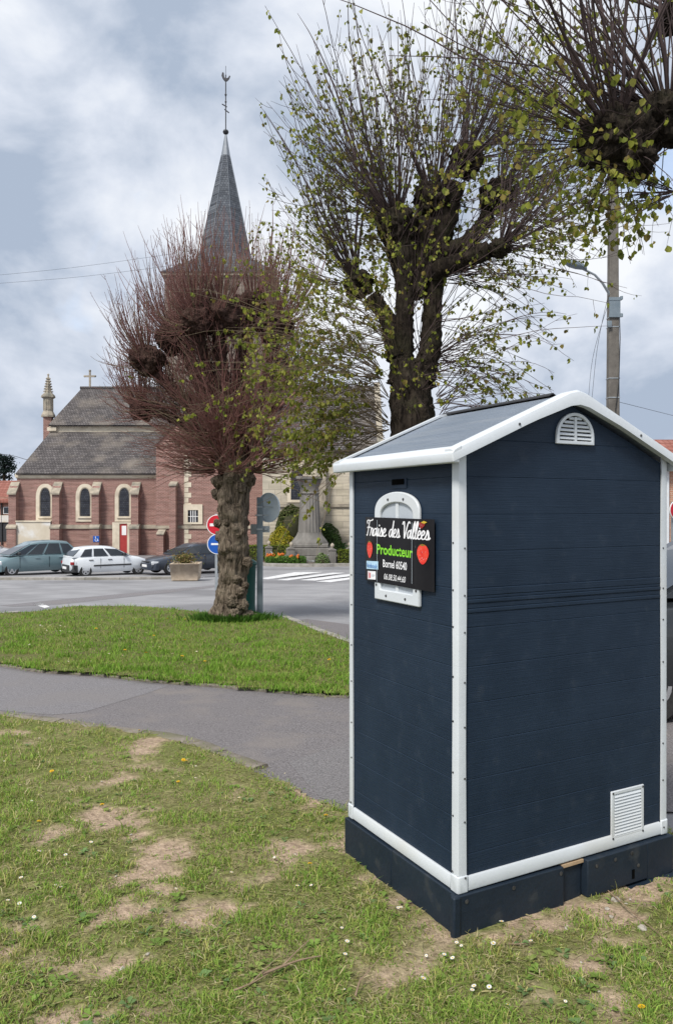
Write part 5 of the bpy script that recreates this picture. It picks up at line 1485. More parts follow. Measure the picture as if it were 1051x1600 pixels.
# arched window on the left face
wc_, wh = .415, .174
def warch(hw, z0, zs, zt, n=21): return [(wc_ - hw, z0)] + [(wc_ - hw * math.cos(t), zs + (zt - zs) * math.sin(t) ** .8) for t in np.linspace(0, PI, n)] + [(wc_ + hw, z0)]
m = MB(); m.ring(warch(wh, 1.205, 1.585, 1.678), warch(wh - .046, 1.252, 1.57, 1.632), lf(0), .001, .017)
win = m.build('window', M['wplastic'], shed, bevel=.005)
m = MB(); m.prism(warch(wh - .045, 1.251, 1.57, 1.633), lf(0), .001, .005); m.build('pane', M['greyplastic'], win)
m = MB(); m.box(-.010, -.0051, wc_ - .011, wc_ + .011, 1.252, 1.63); m.build('glazing_bar', M['wplastic'], win)
m = MB()
for v, z in ((.26, 1.27), (.57, 1.27), (.34, 1.228), (.49, 1.228), (.355, 1.645), (.475, 1.645), (.26, 1.45), (.57, 1.45)):
    m.lathe([(.006, 0), (.005, .003)], 8)
    for q in range(len(m.v) - 16, len(m.v)):
        a, b, c2 = m.v[q]; m.v[q] = (-.0172 - c2, v + a, z + b)
m.build('screw', M['screw'], win)['kind'] = 'stuff'
m = MB(); m.box(-.004, -.0005, .352, .472, 1.692, 1.735); sl = m.build('slot_frame', M['shed'], shed, bevel=.001)
m = MB(); m.box(-.006, -.0042, .368, .462, 1.708, 1.732); m.build('slot', M['black'], sl)

# ------------------------------------------------------------------ printed banner over the window (a thing of its own)
ban = empty('banner', (SHED_O.x, SHED_O.y, 0), SHED_YAW, 'black printed strawberry grower banner fixed across the shed window', 'banner')
M['banner'] = pmat('banner_black_vinyl', (0.006, 0.0055, 0.007), (0.010, 0.0095, 0.011), 6, 0.35, spec=0.18)
BW, BH = .530, .287
def bmap(s, t, d=0.0):
    """Banner point: s along from its left edge, t up from its bottom edge; creased over the window frame."""
    v = .671 - s
    def sm(x): x = max(0, min(1, x)); return x * x * (3 - 2 * x)
    bow = .0195 - .007 * (1 - sm((v - .125) / .10)) - .006 * sm((v - .592) / .08)
    bow += .0015 * math.sin(s * 21) 
    if .262 < v < .57: bow -= .0012
    z = 1.282 + .010 * s / BW * -.6 + t
    return (-(bow + d), v, z)
ns, ntt = 60, 10
m = MB()
m.add([bmap(BW * i / ns, BH * j / ntt, 0) for j in range(ntt + 1) for i in range(ns + 1)] + [bmap(BW * i / ns, BH * j / ntt, -.0012) for j in range(ntt + 1) for i in range(ns + 1)],
      [[j * (ns + 1) + i, j * (ns + 1) + i + 1, (j + 1) * (ns + 1) + i + 1, (j + 1) * (ns + 1) + i] for j in range(ntt) for i in range(ns)] +
      [[(ns + 1) * (ntt + 1) + k for k in (j * (ns + 1) + i, (j + 1) * (ns + 1) + i, (j + 1) * (ns + 1) + i + 1, j * (ns + 1) + i + 1)] for j in range(ntt) for i in range(ns)])
m.build('sheet', M['banner'], ban, smooth=True)
def emis(name, c): return pmat(name, c, tuple(k * 1.02 for k in c), 5, 0.4)
M['pr_white'] = emis('print_white', (.80, .80, .82)); M['pr_green'] = emis('print_green', (.22, .62, .03)); M['pr_red'] = pmat('print_red', (.62, .02, .015), (.75, .08, .04), 60, .4)
M['pr_leaf'] = emis('print_leaf', (.10, .22, .02)); M['pr_sky'] = emis('print_pale_blue', (.42, .62, .78)); M['pr_blue'] = emis('print_blue', (.12, .26, .52)); M['pr_dred'] = emis('print_dark_red', (.25, .02, .015)); M['pr_yel'] = emis('print_yellow', (.55, .38, .03)); M['pr_pink'] = emis('print_pink', (.70, .45, .48))
def pz_(px, py):
    """Zoomed-photo coordinates of the banner -> (s, t)."""
    s = (px - 125) / 778.0
    top = 445 - 18 * s; bot = 1148 + 88 * s
    return s * BW, (1 - (py - top) / (bot - top)) * BH
def flat(polys, name, mat, d=.0012, thick=.0):
    m = MB()
    d += .0012
    for P in polys:
        if len(P) == 4:
            A, B, C_, D_ = [np.array(q) for q in P]
            for k in range(6):
                f0, f1_ = k / 6, (k + 1) / 6
                m.add([bmap(*q, d) for q in (A + (B - A) * f0, A + (B - A) * f1_, D_ + (C_ - D_) * f1_, D_ + (C_ - D_) * f0)], [[0, 1, 2, 3]])
            continue
        m.add([bmap(s, t, d) for s, t in P], [list(range(len(P)))])
    bm = bmesh.new(); me = m.mesh(name, mat); bm.from_mesh(me); bmesh.ops.triangulate(bm, faces=bm.faces[:]); bm.to_mesh(me); bm.free()
    return add_mesh(name, me, ban)
# script lettering drawn as strokes; units: x-height 0.5, cap height 1
STROKES = {
 'F': ([[(.02, .02), (.10, .0), (.22, .30), (.34, .72), (.42, .98)], [(.12, .78), (.06, .92), (.20, 1.0), (.45, .97), (.70, 1.0), (.82, 1.06)], [(.08, .50), (.25, .54), (.44, .52), (.52, .56)]], .52),
 'r': ([[(.0, .0), (.10, .25), (.16, .50), (.22, .44), (.32, .46), (.30, .25), (.30, .06), (.38, .0), (.46, .08)]], .38),
 'a': ([[(.34, .40), (.22, .47), (.08, .34), (.05, .12), (.14, .0), (.26, .12), (.36, .40)], [(.40, .52), (.35, .16), (.41, .0), (.52, .1)]], .46),
 'i': ([[(.02, .06), (.12, .46), (.08, .12), (.14, .0), (.24, .1)], [(.16, .66), (.18, .70)]], .20),
 's': ([[(.0, .04), (.14, .30), (.20, .52), (.28, .36), (.30, .14), (.20, .0), (.08, .02)], [(.2, .0), (.34, .02), (.42, .10)]], .34),
 'e': ([[(.04, .18), (.22, .26), (.30, .42), (.20, .50), (.08, .34), (.08, .10), (.18, .0), (.32, .04), (.40, .12)]], .34),
 'd': ([[(.36, .42), (.24, .48), (.10, .34), (.06, .12), (.16, .0), (.28, .12), (.40, .5), (.50, 1.0)], [(.50, 1.0), (.42, .5), (.38, .12), (.44, .0), (.54, .1)]], .46),
 'V': ([[(.02, .84), (.10, .98), (.20, .92), (.22, .4), (.26, .0), (.40, .40), (.56, .86), (.68, 1.0), (.76, .92)]], .52),
 'l': ([[(.02, .08), (.18, .46), (.30, .90), (.26, 1.02), (.16, .80), (.10, .30), (.14, .02), (.24, .02), (.30, .1)]], .26),
 ' ': ([], .30),
}
def ribbon(pts, w):
    P = [np.array(p) for p in smooth_poly(pts, 5)]
    out = []
    for i in range(len(P) - 1):
        a, b = P[i], P[i + 1]; d = b - a; L_ = np.linalg.norm(d)
        if L_ < 1e-6: continue
        d /= L_
        # thicker on down strokes
        wd = w * (0.75 + 0.6 * abs(d[1]) ** 2)
        no = np.array((-d[1], d[0])) * wd / 2; ex = d * wd * .25
        out.append([tuple(a - ex - no), tuple(b + ex - no), tuple(b + ex + no), tuple(a - ex + no)])
    return out
def script(text, px0, px1, pyb, pyt, name, mat, w=.105, slant=.18, rise=0.0):
    xs_, polys = 0.0, []
    segs = []
    for ch in text:
        key = 'e' if ch == 'é' else ch
        st, adv = STROKES[key]
        for s in st: segs.append([(xs_ + a + slant * b * 0.0, b) for a, b in s])
        if ch == 'é': segs.append([(xs_ + .20, .62), (xs_ + .32, .76)])
        xs_ += adv
    s0, t0 = pz_(px0, pyb); s1_, _ = pz_(px1, pyb); _, t1_ = pz_(px0, pyt)
    k = 0
    wx, xw = [], 0.0
    for ch in text:
        if ch == ' ': wx.append(xw + .1)
        xw += STROKES['e' if ch == 'é' else ch][1]
    words = {}
    for sgm in segs:
        for q in ribbon(sgm, w):
            P = [(s0 + (a + .08 * b) / (xs_ + .1) * (s1_ - s0), t0 + b * (t1_ - t0)) for a, b in q]
            words.setdefault(sum(sgm[0][0] > x for x in wx), []).append(P)
    for polys in words.values():
        m = MB()
        for n_, P in enumerate(polys):
            m.add([bmap(s, t, .0011 + .000012 * (n_ % 40)) for s, t in P], [[0, 1, 2, 3]])
        m.build(name, mat, ban)
script('Fraise des Vallées', 143, 868, 645, 478, 'script_word', M['pr_white'], w=.088)
def text(body, px0, px1, pyb, pyt, name, mat, shear=0.0, off=0.0, d=.0012):
    cu = bpy.data.curves.new(name, 'FONT'); cu.body = body; cu.size = 1; cu.offset = off; cu.shear = shear; cu.resolution_u = 3
    o = bpy.data.objects.new(name, cu); COL.objects.link(o)
    dg = bpy.context.evaluated_depsgraph_get(); dg.update()
    me = bpy.data.meshes.new_from_object(o.evaluated_get(dg))
    bpy.data.objects.remove(o)
    co = np.zeros(len(me.vertices) * 3); me.vertices.foreach_get('co', co); co = co.reshape(-1, 3)
    mn, mx_ = co.min(0), co.max(0)
    s0, t0 = pz_(px0, pyb); s1_, _ = pz_(px1, pyb); _, t1_ = pz_(px0, pyt)
    for v in me.vertices:
        a = (v.co.x - mn[0]) / (mx_[0] - mn[0]); b = (v.co.y - mn[1]) / (mx_[1] - mn[1])
        v.co = bmap(s0 + a * (s1_ - s0), t0 + b * (t1_ - t0), d)
    me.materials.clear(); me.materials.append(mat); me.name = name
    for p in me.polygons: p.material_index = 0
    return add_mesh(name, me, ban)
text('Producteur', 285, 700, 850, 738, 'green_lettering', M['pr_green'], off=.02)
text('Bornel 60540', 358, 636, 992, 905, 'small_lettering', M['pr_white'], off=.012)
text('06.08.50.44.60', 370, 622, 1128, 1062, 'phone_number', M['pr_white'], shear=.25, off=.004)
def rectp(px0, px1, py0, py1): return [pz_(px0, py1), pz_(px1, py1), pz_(px1, py0), pz_(px0, py0)]
flat([rectp(146, 305, 932, 1022)], 'blue_plate', M['pr_sky'])
text('facebook', 154, 297, 1002, 952, 'plate_lettering', M['pr_blue'], off=.015, d=.0034)
for vx in (288, 690):
    flat([rectp(vx, vx + 3, 470, 1160)], 'crease', M['signgrey'], .0001)
flat([rectp(165, 276, 1044, 1136)], 'white_plate', M['pr_white'])
flat([rectp(172, 188, 1050, 1130), rectp(190, 214, 1060, 1122)], 'red_emblem', M['pr_pink'], .0016)
flat([rectp(194, 200, 1068, 1112), rectp(204, 210, 1068, 1112), rectp(194, 210, 1112, 1118)], 'red_mark', M['pr_red'], .002)
flat([rectp(226, 268, 1082, 1090), rectp(226, 260, 1097, 1103)], 'grey_lines', M['signgrey'], .0018)
def berry(px, py, w, h, col, name='strawberry', tilt=0.0):
    P = []
    for k in range(28):
        a = 2 * PI * k / 28
        x = math.sin(a) * (1 - .22 * max(0, -math.cos(a)) ) ; y = math.cos(a)
        x *= .92 + .1 * y
        P.append(pz_(px + (x + tilt * y) * w / 2, py - y * h / 2))
    flat([P], name, col, .0012)
    Q = []
    for k in range(7):
        a = -1.2 + 2.4 * k / 6
        tipx, tipy = px + math.sin(a) * w * .52 + tilt * w * .5, py - h * .44 - math.cos(a) * h * .10 + abs(a) * h * .05
        Q.append([pz_(px + tilt * w * .5 - w * .06, py - h * .43), pz_(px + tilt * w * .5 + w * .06, py - h * .43), pz_(tipx, tipy)])
    flat(Q, 'berry_leaf', M['pr_leaf'], .0018)
    S = []
    r = random.Random(int(px))
    for k in range(16):
        a, b = r.uniform(-.6, .6), r.uniform(-.7, .55)
        if a * a + b * b > .5: continue
        cx_, cy_ = px + a * w / 2, py - b * h / 2
        S.append([pz_(cx_ - w * .02, cy_), pz_(cx_, cy_ + h * .018), pz_(cx_ + w * .02, cy_), pz_(cx_, cy_ - h * .018)])
    flat(S, 'berry_seed', M['pr_pink'], .0018)
berry(197, 805, 92, 190, M['pr_red'])
berry(803, 822, 118, 225, M['pr_red'])
berry(795, 496, 60, 76, M['pr_dred'], tilt=.2)
flat([[pz_(790, 470), pz_(815, 448), pz_(845, 462), pz_(820, 480)]], 'berry_flower', M['pr_yel'], .0022)
# ------------------------------------------------------------------ grass, weeds, flowers
M['grass'] = tintmat('grass_blade', 0.6, 0.25)
def grid_lookup(fn, x0, x1, y0, y1, st):
    gx = np.arange(x0, x1 + st, st); gy = np.arange(y0, y1 + st, st)
    Z = np.array([[fn(x, y) for x in gx] for y in gy])
    def look(x, y):
        i = np.clip(((x - x0) / st).astype(int), 0, len(gx) - 1); j = np.clip(((y - y0) / st).astype(int), 0, len(gy) - 1)
        return Z[j, i]
    return look
def blades(pos, h, w, lean, cols, ang):
    """pos (n,3); each blade three triangles bending towards ang."""
    n = len(pos)
    d = np.stack([np.cos(ang), np.sin(ang), np.zeros(n)], 1)
    sd_ = np.stack([-np.sin(ang), np.cos(ang), np.zeros(n)], 1)
    ph = rng.uniform(0, PI, n); sd_ = sd_ * np.cos(ph)[:, None] + d * np.sin(ph)[:, None]
    H = h[:, None]; W = w[:, None]; Ln = lean[:, None]
    up = np.array([0, 0, 1.0])
    mid = pos + up * H * .55 + d * H * Ln * .30
    tip = pos + up * H * (1 - .35 * Ln) + d * H * Ln
    V = np.stack([pos - sd_ * W, pos + sd_ * W, mid - sd_ * W * .8, mid + sd_ * W * .8, tip], 1).reshape(-1, 3)
    i = np.arange(n)[:, None] * 5
    Fq = np.concatenate([np.concatenate([i, i + 1, i + 3], 1), np.concatenate([i, i + 3, i + 2], 1), np.concatenate([i + 2, i + 3, i + 4], 1)])
    return V, Fq, np.repeat(cols, 5, axis=0)
# keep the shed's own footprint free of grass
def off_shed(x, y, mar=.0):
    c, s = math.cos(SHED_YAW), math.sin(SHED_YAW)
    u = (x - SHED_O.x) * c + (y - SHED_O.y) * s; v = -(x - SHED_O.x) * s + (y - SHED_O.y) * c
    return ~((u > -.03 - mar) & (u < SW + .03 + mar) & (v > -.035 - mar) & (v < SD + .03 + mar))
look_bare = grid_lookup(bare, -4.2, 3.6, 1.6, 7.2, .03)
look_n1 = grid_lookup(lambda x, y: fbm(x, y, 2.3, 12.0), -4.2, 3.6, 1.6, 7.2, .05)
look_n2 = grid_lookup(lambda x, y: fbm(x, y, 5.5, 31.0), -4.2, 3.6, 1.6, 7.2, .04)
look_h = grid_lookup(lambda x, y: gz(y) + .012 + fg_col(x, y)[1], -4.2, 3.6, 1.6, 7.2, .035)
NB = 420000
# more blades where the lens looks closest
u_ = rng.random(NB); Yb = 1 / (1 / 1.9 - u_ * (1 / 1.9 - 1 / 6.9)); 
Xb = rng.uniform(-1, 1, NB) * (Yb * .47 + .75)
jit_ = rng.normal(0, .035, NB)
ok = inside(lawn_poly, Xb + jit_, Yb + jit_) & off_shed(Xb, Yb)
bb = look_bare(Xb, Yb); n1_, n2_ = look_n1(Xb, Yb), look_n2(Xb, Yb)
dens = np.clip(1.1 - bb * 1.05 + .5 * n2_, .04, 1) * np.clip(.62 + 1.1 * n2_ + .35 * n1_, .16, 1)
ok &= rng.random(NB) < dens
Xb, Yb, bb, n1_, n2_ = Xb[ok], Yb[ok], bb[ok], n1_[ok], n2_[ok]
n = len(Xb)
tuft = np.clip((n2_ + .05) * 2.2, 0, 1)
left = np.clip((-.35 * Yb + .1 - Xb) * 1.2, 0, 1)           # longer, paler grass at the trampled lawn's left side
h = rng.gamma(5, .2, n) * (.014 + .014 * tuft + .022 * left) * np.clip(1.1 - bb * .7, .35, 1)
h = np.clip(h, .006, .13)
w = rng.uniform(.0011, .0022, n) * (1 + .35 * (Yb - 2) / 4)
lean = rng.beta(2, 1.6, n) * 1.25
ang = rng.uniform(0, 2 * PI, n)
G1 = [(.205, .33, .055), (.25, .365, .068), (.165, .285, .05), (.30, .39, .085)]
G2 = [(.36, .355, .11), (.42, .39, .15), (.31, .31, .09)]
G3 = [(.44, .38, .21), (.38, .32, .17), (.50, .44, .27)]
pal = np.array(G1 + G2 + G3)
pd = np.clip(.07 + .24 * np.clip(-n1_ + .1, 0, 1) - .05 * np.clip(bb, 0, 1), .04, .75)
py_ = np.clip(.15 + .55 * np.clip(-n1_ + .15, 0, 1), .1, .8)
r0 = rng.random(n)
kind = np.where(r0 < pd, 2, np.where(r0 < pd + (1 - pd) * py_, 1, 0))
idx = np.where(kind == 0, rng.integers(0, 4, n), np.where(kind == 1, rng.integers(4, 7, n), rng.integers(7, 10, n)))
cols = pal[idx] * (1 + rng.normal(0, .13, (n, 1)))
dry = kind == 2
lean[dry] = rng.uniform(.9, 1.7, dry.sum()); 
pos = np.stack([Xb, Yb, look_h(Xb, Yb) - .003], 1)
V, Fq, T = blades(pos, h, w, lean, cols, ang)
# matted dead grass lying flat between the living blades
NT_ = 78000
u_ = rng.random(NT_); Yt = 1 / (1 / 1.9 - u_ * (1 / 1.9 - 1 / 6.9)); Xt = rng.uniform(-1, 1, NT_) * (Yt * .47 + .75)
bt_ = look_bare(Xt, Yt)
okt = inside(lawn_poly, Xt, Yt) & off_shed(Xt, Yt) & (rng.random(NT_) < np.clip(.95 - bt_ * 1.5, .015, 1))
Xt, Yt = Xt[okt], Yt[okt]; nt_ = len(Xt)
cd_ = np.array([(.32, .29, .14), (.27, .25, .12), (.38, .34, .19), (.21, .20, .09), (.26, .29, .09), (.21, .26, .07)])[rng.integers(0, 6, nt_)] * (1 + rng.normal(0, .15, (nt_, 1)))
V2, F2, T2 = blades(np.stack([Xt, Yt, look_h(Xt, Yt) + rng.uniform(-.001, .006, nt_)], 1), rng.uniform(.008, .030, nt_), rng.uniform(.0009, .0018, nt_), rng.uniform(2.0, 2.8, nt_), cd_, rng.uniform(0, 2 * PI, nt_))
V2 = V2.reshape(-1, 5, 3); V2[:, 2:, 2] = V2[:, :1, 2] + rng.uniform(-.001, .006, (len(V2), 3)); V2 = V2.reshape(-1, 3)
F2 = F2 + len(V); V = np.concatenate([V, V2]); Fq = np.concatenate([Fq, F2]); T = np.concatenate([T, T2])
tag(link(bpy.data.objects.new('grass', mesh_np('grass', V, Fq, M['grass'], False, None, T))), 'short trampled grass with straw on the front lawn', kind='stuff')
# grass against the skirt of the shed and along the path
def island_grass():
    NI = 300000
    x0_, x1_ = -9.5, 2.0
    u = rng.random(NI); Yi = 1 / (1 / 6.4 - u * (1 / 6.4 - 1 / 19.0)); Xi = rng.uniform(-1, 1, NI) * (Yi * .46 + .5)
    jt = rng.normal(0, .05, NI)
    ok = inside(island_poly, Xi + jt, Yi + jt)
    Xi, Yi = Xi[ok], Yi[ok]
    n1 = np.array([fbm(x, y, 1.1, 12.0) for x, y in zip(Xi[::1], Yi[::1])]) if len(Xi) < 20000 else grid_lookup(lambda x, y: fbm(x, y, 1.1, 12.0), -10, 3, 6, 19.5, .12)(Xi, Yi)
    n2 = grid_lookup(lambda x, y: fbm(x, y, 3.2, 44.0), -10, 3, 6, 19.5, .08)(Xi, Yi)
    hh_ = grid_lookup(isl_h, -10, 3, 6, 19.5, .12)(Xi, Yi)
    # thin worn corner at the far left of the path edge and at the kerb on the right
    wc1 = ground_at(15, 1032); wc2 = ground_at(520, 985)
    worn = np.maximum(np.exp(-(((Xi - wc1.x) / .5) ** 2 + ((Yi - wc1.y) / .35) ** 2)), .75 * np.exp(-(((Xi - wc2.x) / .35) ** 2 + ((Yi - wc2.y) / 1.5) ** 2)))
    keep = rng.random(len(Xi)) < np.clip(1 - worn * 1.1, .05, 1) * np.clip(.75 + .6 * n2, .3, 1)
    Xi, Yi, n1, n2, hh_, worn = [a[keep] for a in (Xi, Yi, n1, n2, hh_, worn)]
    n = len(Xi)
    h = np.clip(rng.gamma(3, 1 / 3, n) * (.028 + .03 * np.clip(n2 * 2.5, 0, 1)), .008, .11)
    w = rng.uniform(.0022, .0042, n) * (1 + .06 * (Yi - 7))
    gp_ = np.array([(.155, .30, .034), (.19, .33, .042), (.13, .255, .032), (.23, .345, .058), (.25, .29, .07), (.31, .30, .11)])
    pw = np.clip(.16 + .9 * np.clip(-n1, 0, 1) - .3 * n2 + .5 * worn, 0, .85)
    idx = np.where(rng.random(n) < pw, rng.integers(4, 6, n), rng.integers(0, 4, n))
    cols = gp_[idx] * (1 + rng.normal(0, .12, (n, 1)))
    V, Fq, T = blades(np.stack([Xi, Yi, gza(Yi) + .008 + hh_ - .004], 1), h, w, rng.beta(2, 1.8, n) * 1.3, cols, rng.uniform(0, 2 * PI, n))
    tag(link(bpy.data.objects.new('grass', mesh_np('grass', V, Fq, M['grass'], False, None, T))), 'lush green grass of the lawn round the gnarled tree', kind='stuff')
island_grass()
# tall weeds at the foot of the gnarled tree
tb = ground_at(358, 972)
n = 2600
a = rng.uniform(0, 2 * PI, n); rr = .36 + np.abs(rng.normal(0, .22, n))
pos = np.stack([tb.x + .05 + rr * np.cos(a), tb.y + .1 + rr * np.sin(a) * .8, np.zeros(n)], 1); pos[:, 2] = gza(pos[:, 1]) + .035
V, Fq, T = blades(pos, rng.uniform(.07, .2, n), rng.uniform(.005, .012, n), rng.beta(2, 2, n) * 1.2, pick([(.06, .14, .02), (.08, .17, .025), (.05, .12, .02)], n), a + rng.normal(0, .6, n))
tag(link(bpy.data.objects.new('weeds', mesh_np('weeds', V, Fq, M['grass'], False, None, T))), 'dark green weeds around the foot of the gnarled tree', kind='stuff')
# broad-leaved weeds among the front lawn
Vs, Fs, Ts = [], [], []
base = 0
r = random.Random(5)
cnt = 0
while cnt < 520:
    Y = 1 / (1 / 2.0 - r.random() * (1 / 2.0 - 1 / 6.6)); X = r.uniform(-1, 1) * (Y * .46 + .2)
    if not inside(lawn_poly, np.array([X]), np.array([Y]))[0] or not off_shed(np.array([X]), np.array([Y]), .02)[0] or bare(X, Y) > .75 or fbm(X, Y, 2.0, 77.0) < -.12: continue
    z = float(look_h(np.array([X]), np.array([Y]))[0])
    c = np.array(r.choice([(.15, .23, .05), (.17, .26, .055), (.13, .20, .045), (.20, .25, .07), (.14, .22, .08)])) * r.uniform(.85, 1.2)
    for k in range(r.randint(4, 9)):
        an = r.uniform(0, 2 * PI); l = r.uniform(.012, .032); wd = l * r.uniform(.22, .42)
        d = np.array((math.cos(an), math.sin(an), 0)); s = np.array((-d[1], d[0], 0)); o = np.array((X, Y, z + .004)) + d * .004
        lift = r.uniform(.1, .7)
        p = [o, o + d * l * .5 + s * wd + (0, 0, l * lift * .7), o + d * l + (0, 0, l * lift * .55), o + d * l * .5 - s * wd + (0, 0, l * lift * .7), o + d * l * .5 + (0, 0, l * lift * .5)]
        Vs += p; Fs += [[base, base + 4, base + 1], [base + 1, base + 4, base + 2], [base + 2, base + 4, base + 3], [base + 3, base + 4, base]]; Ts += [c * r.uniform(.9, 1.1)] * 5; base += 5
    cnt += 1
tag(link(bpy.data.objects.new('weeds', mesh_np('weeds', np.array(Vs), np.array(Fs), M['grass'], True, None, np.array(Ts)))), 'small broad leaved weeds among the front lawn grass', kind='stuff')
# crumbs of earth and small stones in the bare places
Vs, Fs = MB(), 0
for k in range(900):
    Y = 1 / (1 / 2.0 - r.random() * (1 / 2.0 - 1 / 5.6)); X = r.uniform(-1, 1) * (Y * .46 + .2)
    if bare(X, Y) < .55 or not off_shed(np.array([X]), np.array([Y]), .01)[0] or not inside(lawn_poly, np.array([X]), np.array([Y]))[0]: continue
    z = float(look_h(np.array([X]), np.array([Y]))[0]); s = r.uniform(.003, .009) * (1 if r.random() < .93 else 1.8)
    p = [(X + s * r.uniform(.6, 1.2) * math.cos(q), Y + s * r.uniform(.6, 1.2) * math.sin(q), z - .001) for q in (0, 1.3, 2.5, 3.7, 5.0)]
    Vs.add(p + [(X + r.uniform(-.3, .3) * s, Y + r.uniform(-.3, .3) * s, z + s * r.uniform(.5, .9))], [[i, (i + 1) % 5, 5] for i in range(5)], r.randint(0, 1))
o = Vs.build('gravel', [pmat('earth_crumb', (.28, .20, .13), (.36, .27, .18), 30, .95), pmat('pebble', (.36, .33, .29), (.44, .41, .37), 30, .9)])
tag(o, 'crumbs of earth and pebbles on the bare patches', kind='stuff')
# daisies and dandelions, each an object of its own
M['petal'] = leafmat('daisy_petal', (.80, .80, .78), .2); M['yolk'] = leafmat('flower_yellow', (.75, .45, .01), .1); M['fstem'] = leafmat('flower_stem', (.14, .22, .05), .2)
m = MB()
for k in range(12):
    a = 2 * PI * k / 12
    d = Vector((math.cos(a), math.sin(a), 0)); s = Vector((-d.y, d.x, 0))
    m.add([d * .003 - s * .001 + Vector((0, 0, .0302)), d * .010 - s * .0022 + Vector((0, 0, .0315)), d * .0115 + Vector((0, 0, .0315)), d * .010 + s * .0022 + Vector((0, 0, .0315)), d * .003 + s * .001 + Vector((0, 0, .0302))], [[0, 1, 2, 3, 4]], 0)
m.lathe([(.0042, .030), (.0036, .0322), (.001, .0332)], 8, m=1)
m.tube([(0.004, 0.002, -.01), (0, 0, .03)], .0008, 3, 2)
daisy_me = m.mesh('daisy', [M['petal'], M['yolk'], M['fstem']])
m = MB()
for l, (rr, z, nn) in enumerate(((.016, .030, 16), (.011, .0325, 12), (.006, .0345, 8))):
    for k in range(nn):
        a = 2 * PI * (k + .5 * l) / nn
        d = Vector((math.cos(a), math.sin(a), 0)); s = Vector((-d.y, d.x, 0))
        m.add([d * .002 + Vector((0, 0, z)), d * rr * .8 - s * .002 + Vector((0, 0, z + .002)), d * rr + Vector((0, 0, z + .0015)), d * rr * .8 + s * .002 + Vector((0, 0, z + .002))], [[0, 1, 2, 3]], 0)
m.lathe([(.005, .024), (.006, .03), (.002, .033)], 8, m=1)
m.tube([(0.004, 0.002, -.01), (0, 0, .028)], .0012, 4, 1)
dand_me = m.mesh('dandelion', [M['yolk'], M['fstem']])
def put_flower(name, me, px, py, label, cat, group, zoff, sc):
    g = ground_at(px, py)
    z = float(look_h(np.array([g.x]), np.array([g.y]))[0]) if zoff is None else gz(g.y) + zoff
    o = add_mesh(name, me, None, (g.x, g.y, z), (r.uniform(-.25, .25), r.uniform(-.3, .3) - .15, r.uniform(0, 6)), (sc,) * 3)
    return tag(o, label, cat, group)
lab_d, lab_y = 'small white daisy in the worn front lawn', 'yellow dandelion flower in the worn front lawn'
D_ = [(30, 1235), (52, 1258), (22, 1288), (35, 1383), (12, 1420), (28, 1424), (55, 1442), (85, 1395), (95, 1398), (60, 1345), (105, 1345), (10, 1185), (18, 1175), (5, 1195), (115, 1295), (308, 1205), (302, 1225), (276, 1224), (430, 1348), (460, 1345), (618, 1430), (623, 1434), (540, 1487), (536, 1503), (665, 1502), (690, 1508), (714, 1487), (720, 1491), (709, 1511), (744, 1560), (736, 1564), (763, 1558), (773, 1491), (781, 1455), (790, 1590), (833, 1483), (286, 1395), (272, 1397), (360, 1375), (490, 1395), (467, 1397), (25, 1155), (60, 1160), (540, 1560), (660, 1545), (880, 1575), (140, 1330), (532, 1462), (375, 1255)]
for px, py in D_: put_flower('daisy', daisy_me, px + r.uniform(-3, 3), py + r.uniform(-2, 2), lab_d, 'daisy', 'daisies in the front lawn', None, r.uniform(.5, .9))
for px, py in ((217, 1148), (286, 1197), (279, 1229), (82, 1214), (60, 1295), (484, 1362), (509, 1285), (1004, 1592), (290, 1200), (160, 1265)): put_flower('dandelion', dand_me, px, py, lab_y, 'dandelion', 'dandelions in the front lawn', None, r.uniform(.7, 1.0))
lab_d2, lab_y2 = 'small white daisy in the green lawn round the gnarled tree', 'yellow dandelion flower in the green lawn round the gnarled tree'
for k in range(40):
    px, py = r.uniform(5, 330), r.uniform(965, 1045)
    if r.random() < .35: px, py = r.uniform(60, 120), r.uniform(980, 1000)
    put_flower('daisy', daisy_me, px, py, lab_d2, 'daisy', 'daisies in the lawn by the tree', .055, r.uniform(.9, 1.25))
for px, py in ((195, 1027), (228, 1033), (284, 1038), (288, 1011), (260, 975), (150, 992), (210, 985), (240, 1002), (320, 1045), (515, 1043), (190, 975), (290, 975), (345, 1010)): put_flower('dandelion', dand_me, px, py, lab_y2, 'dandelion', 'dandelions in the lawn by the tree', .055, r.uniform(1.2, 1.7))
# dry twigs and broken stones lying on the lawn
M['dead'] = pmat('dead_twig', (.20, .14, .09), (.30, .22, .15), 30, .9)
def twig(pts, rr, label):
    P = []
    for px, py, up_ in pts:
        g = ground_at(px, py); P.append((g.x, g.y, float(look_h(np.array([g.x]), np.array([g.y]))[0]) + up_))
    m = MB(); m.tube(smooth_poly(P, 5), np.linspace(rr, rr * .35, (len(P) - 1) * 5 + 1), 6)
    a = np.array(P[1]); m.tube([a, a + (.05, .05, .025), a + (.09, .11, .03)], [rr * .6, rr * .4, rr * .2], 5)
    tag(m.build('dry_twig', M['dead'], None, smooth=True), label, 'twig')
twig([(410, 1538, .02), (440, 1527, .025), (470, 1517, .03), (503, 1507, .02)], .006, 'dry brown twig lying on the grass left of the shed corner')
twig([(365, 1558, .012), (390, 1550, .015), (418, 1538, .02)], .004, 'thin dry stalk lying at the end of the brown twig')
twig([(555, 1568, .01), (562, 1552, .03), (565, 1540, .02)], .004, 'short dead stick leaning in the grass at the bottom')
twig([(770, 1482, .01), (800, 1485, .012), (835, 1482, .012)], .003, 'thin curved stalk lying before the shed base')
twig([(950, 1405, .02), (990, 1440, .025), (1040, 1480, .02)], .003, 'thin pale stalk lying across the earth right of the shed')
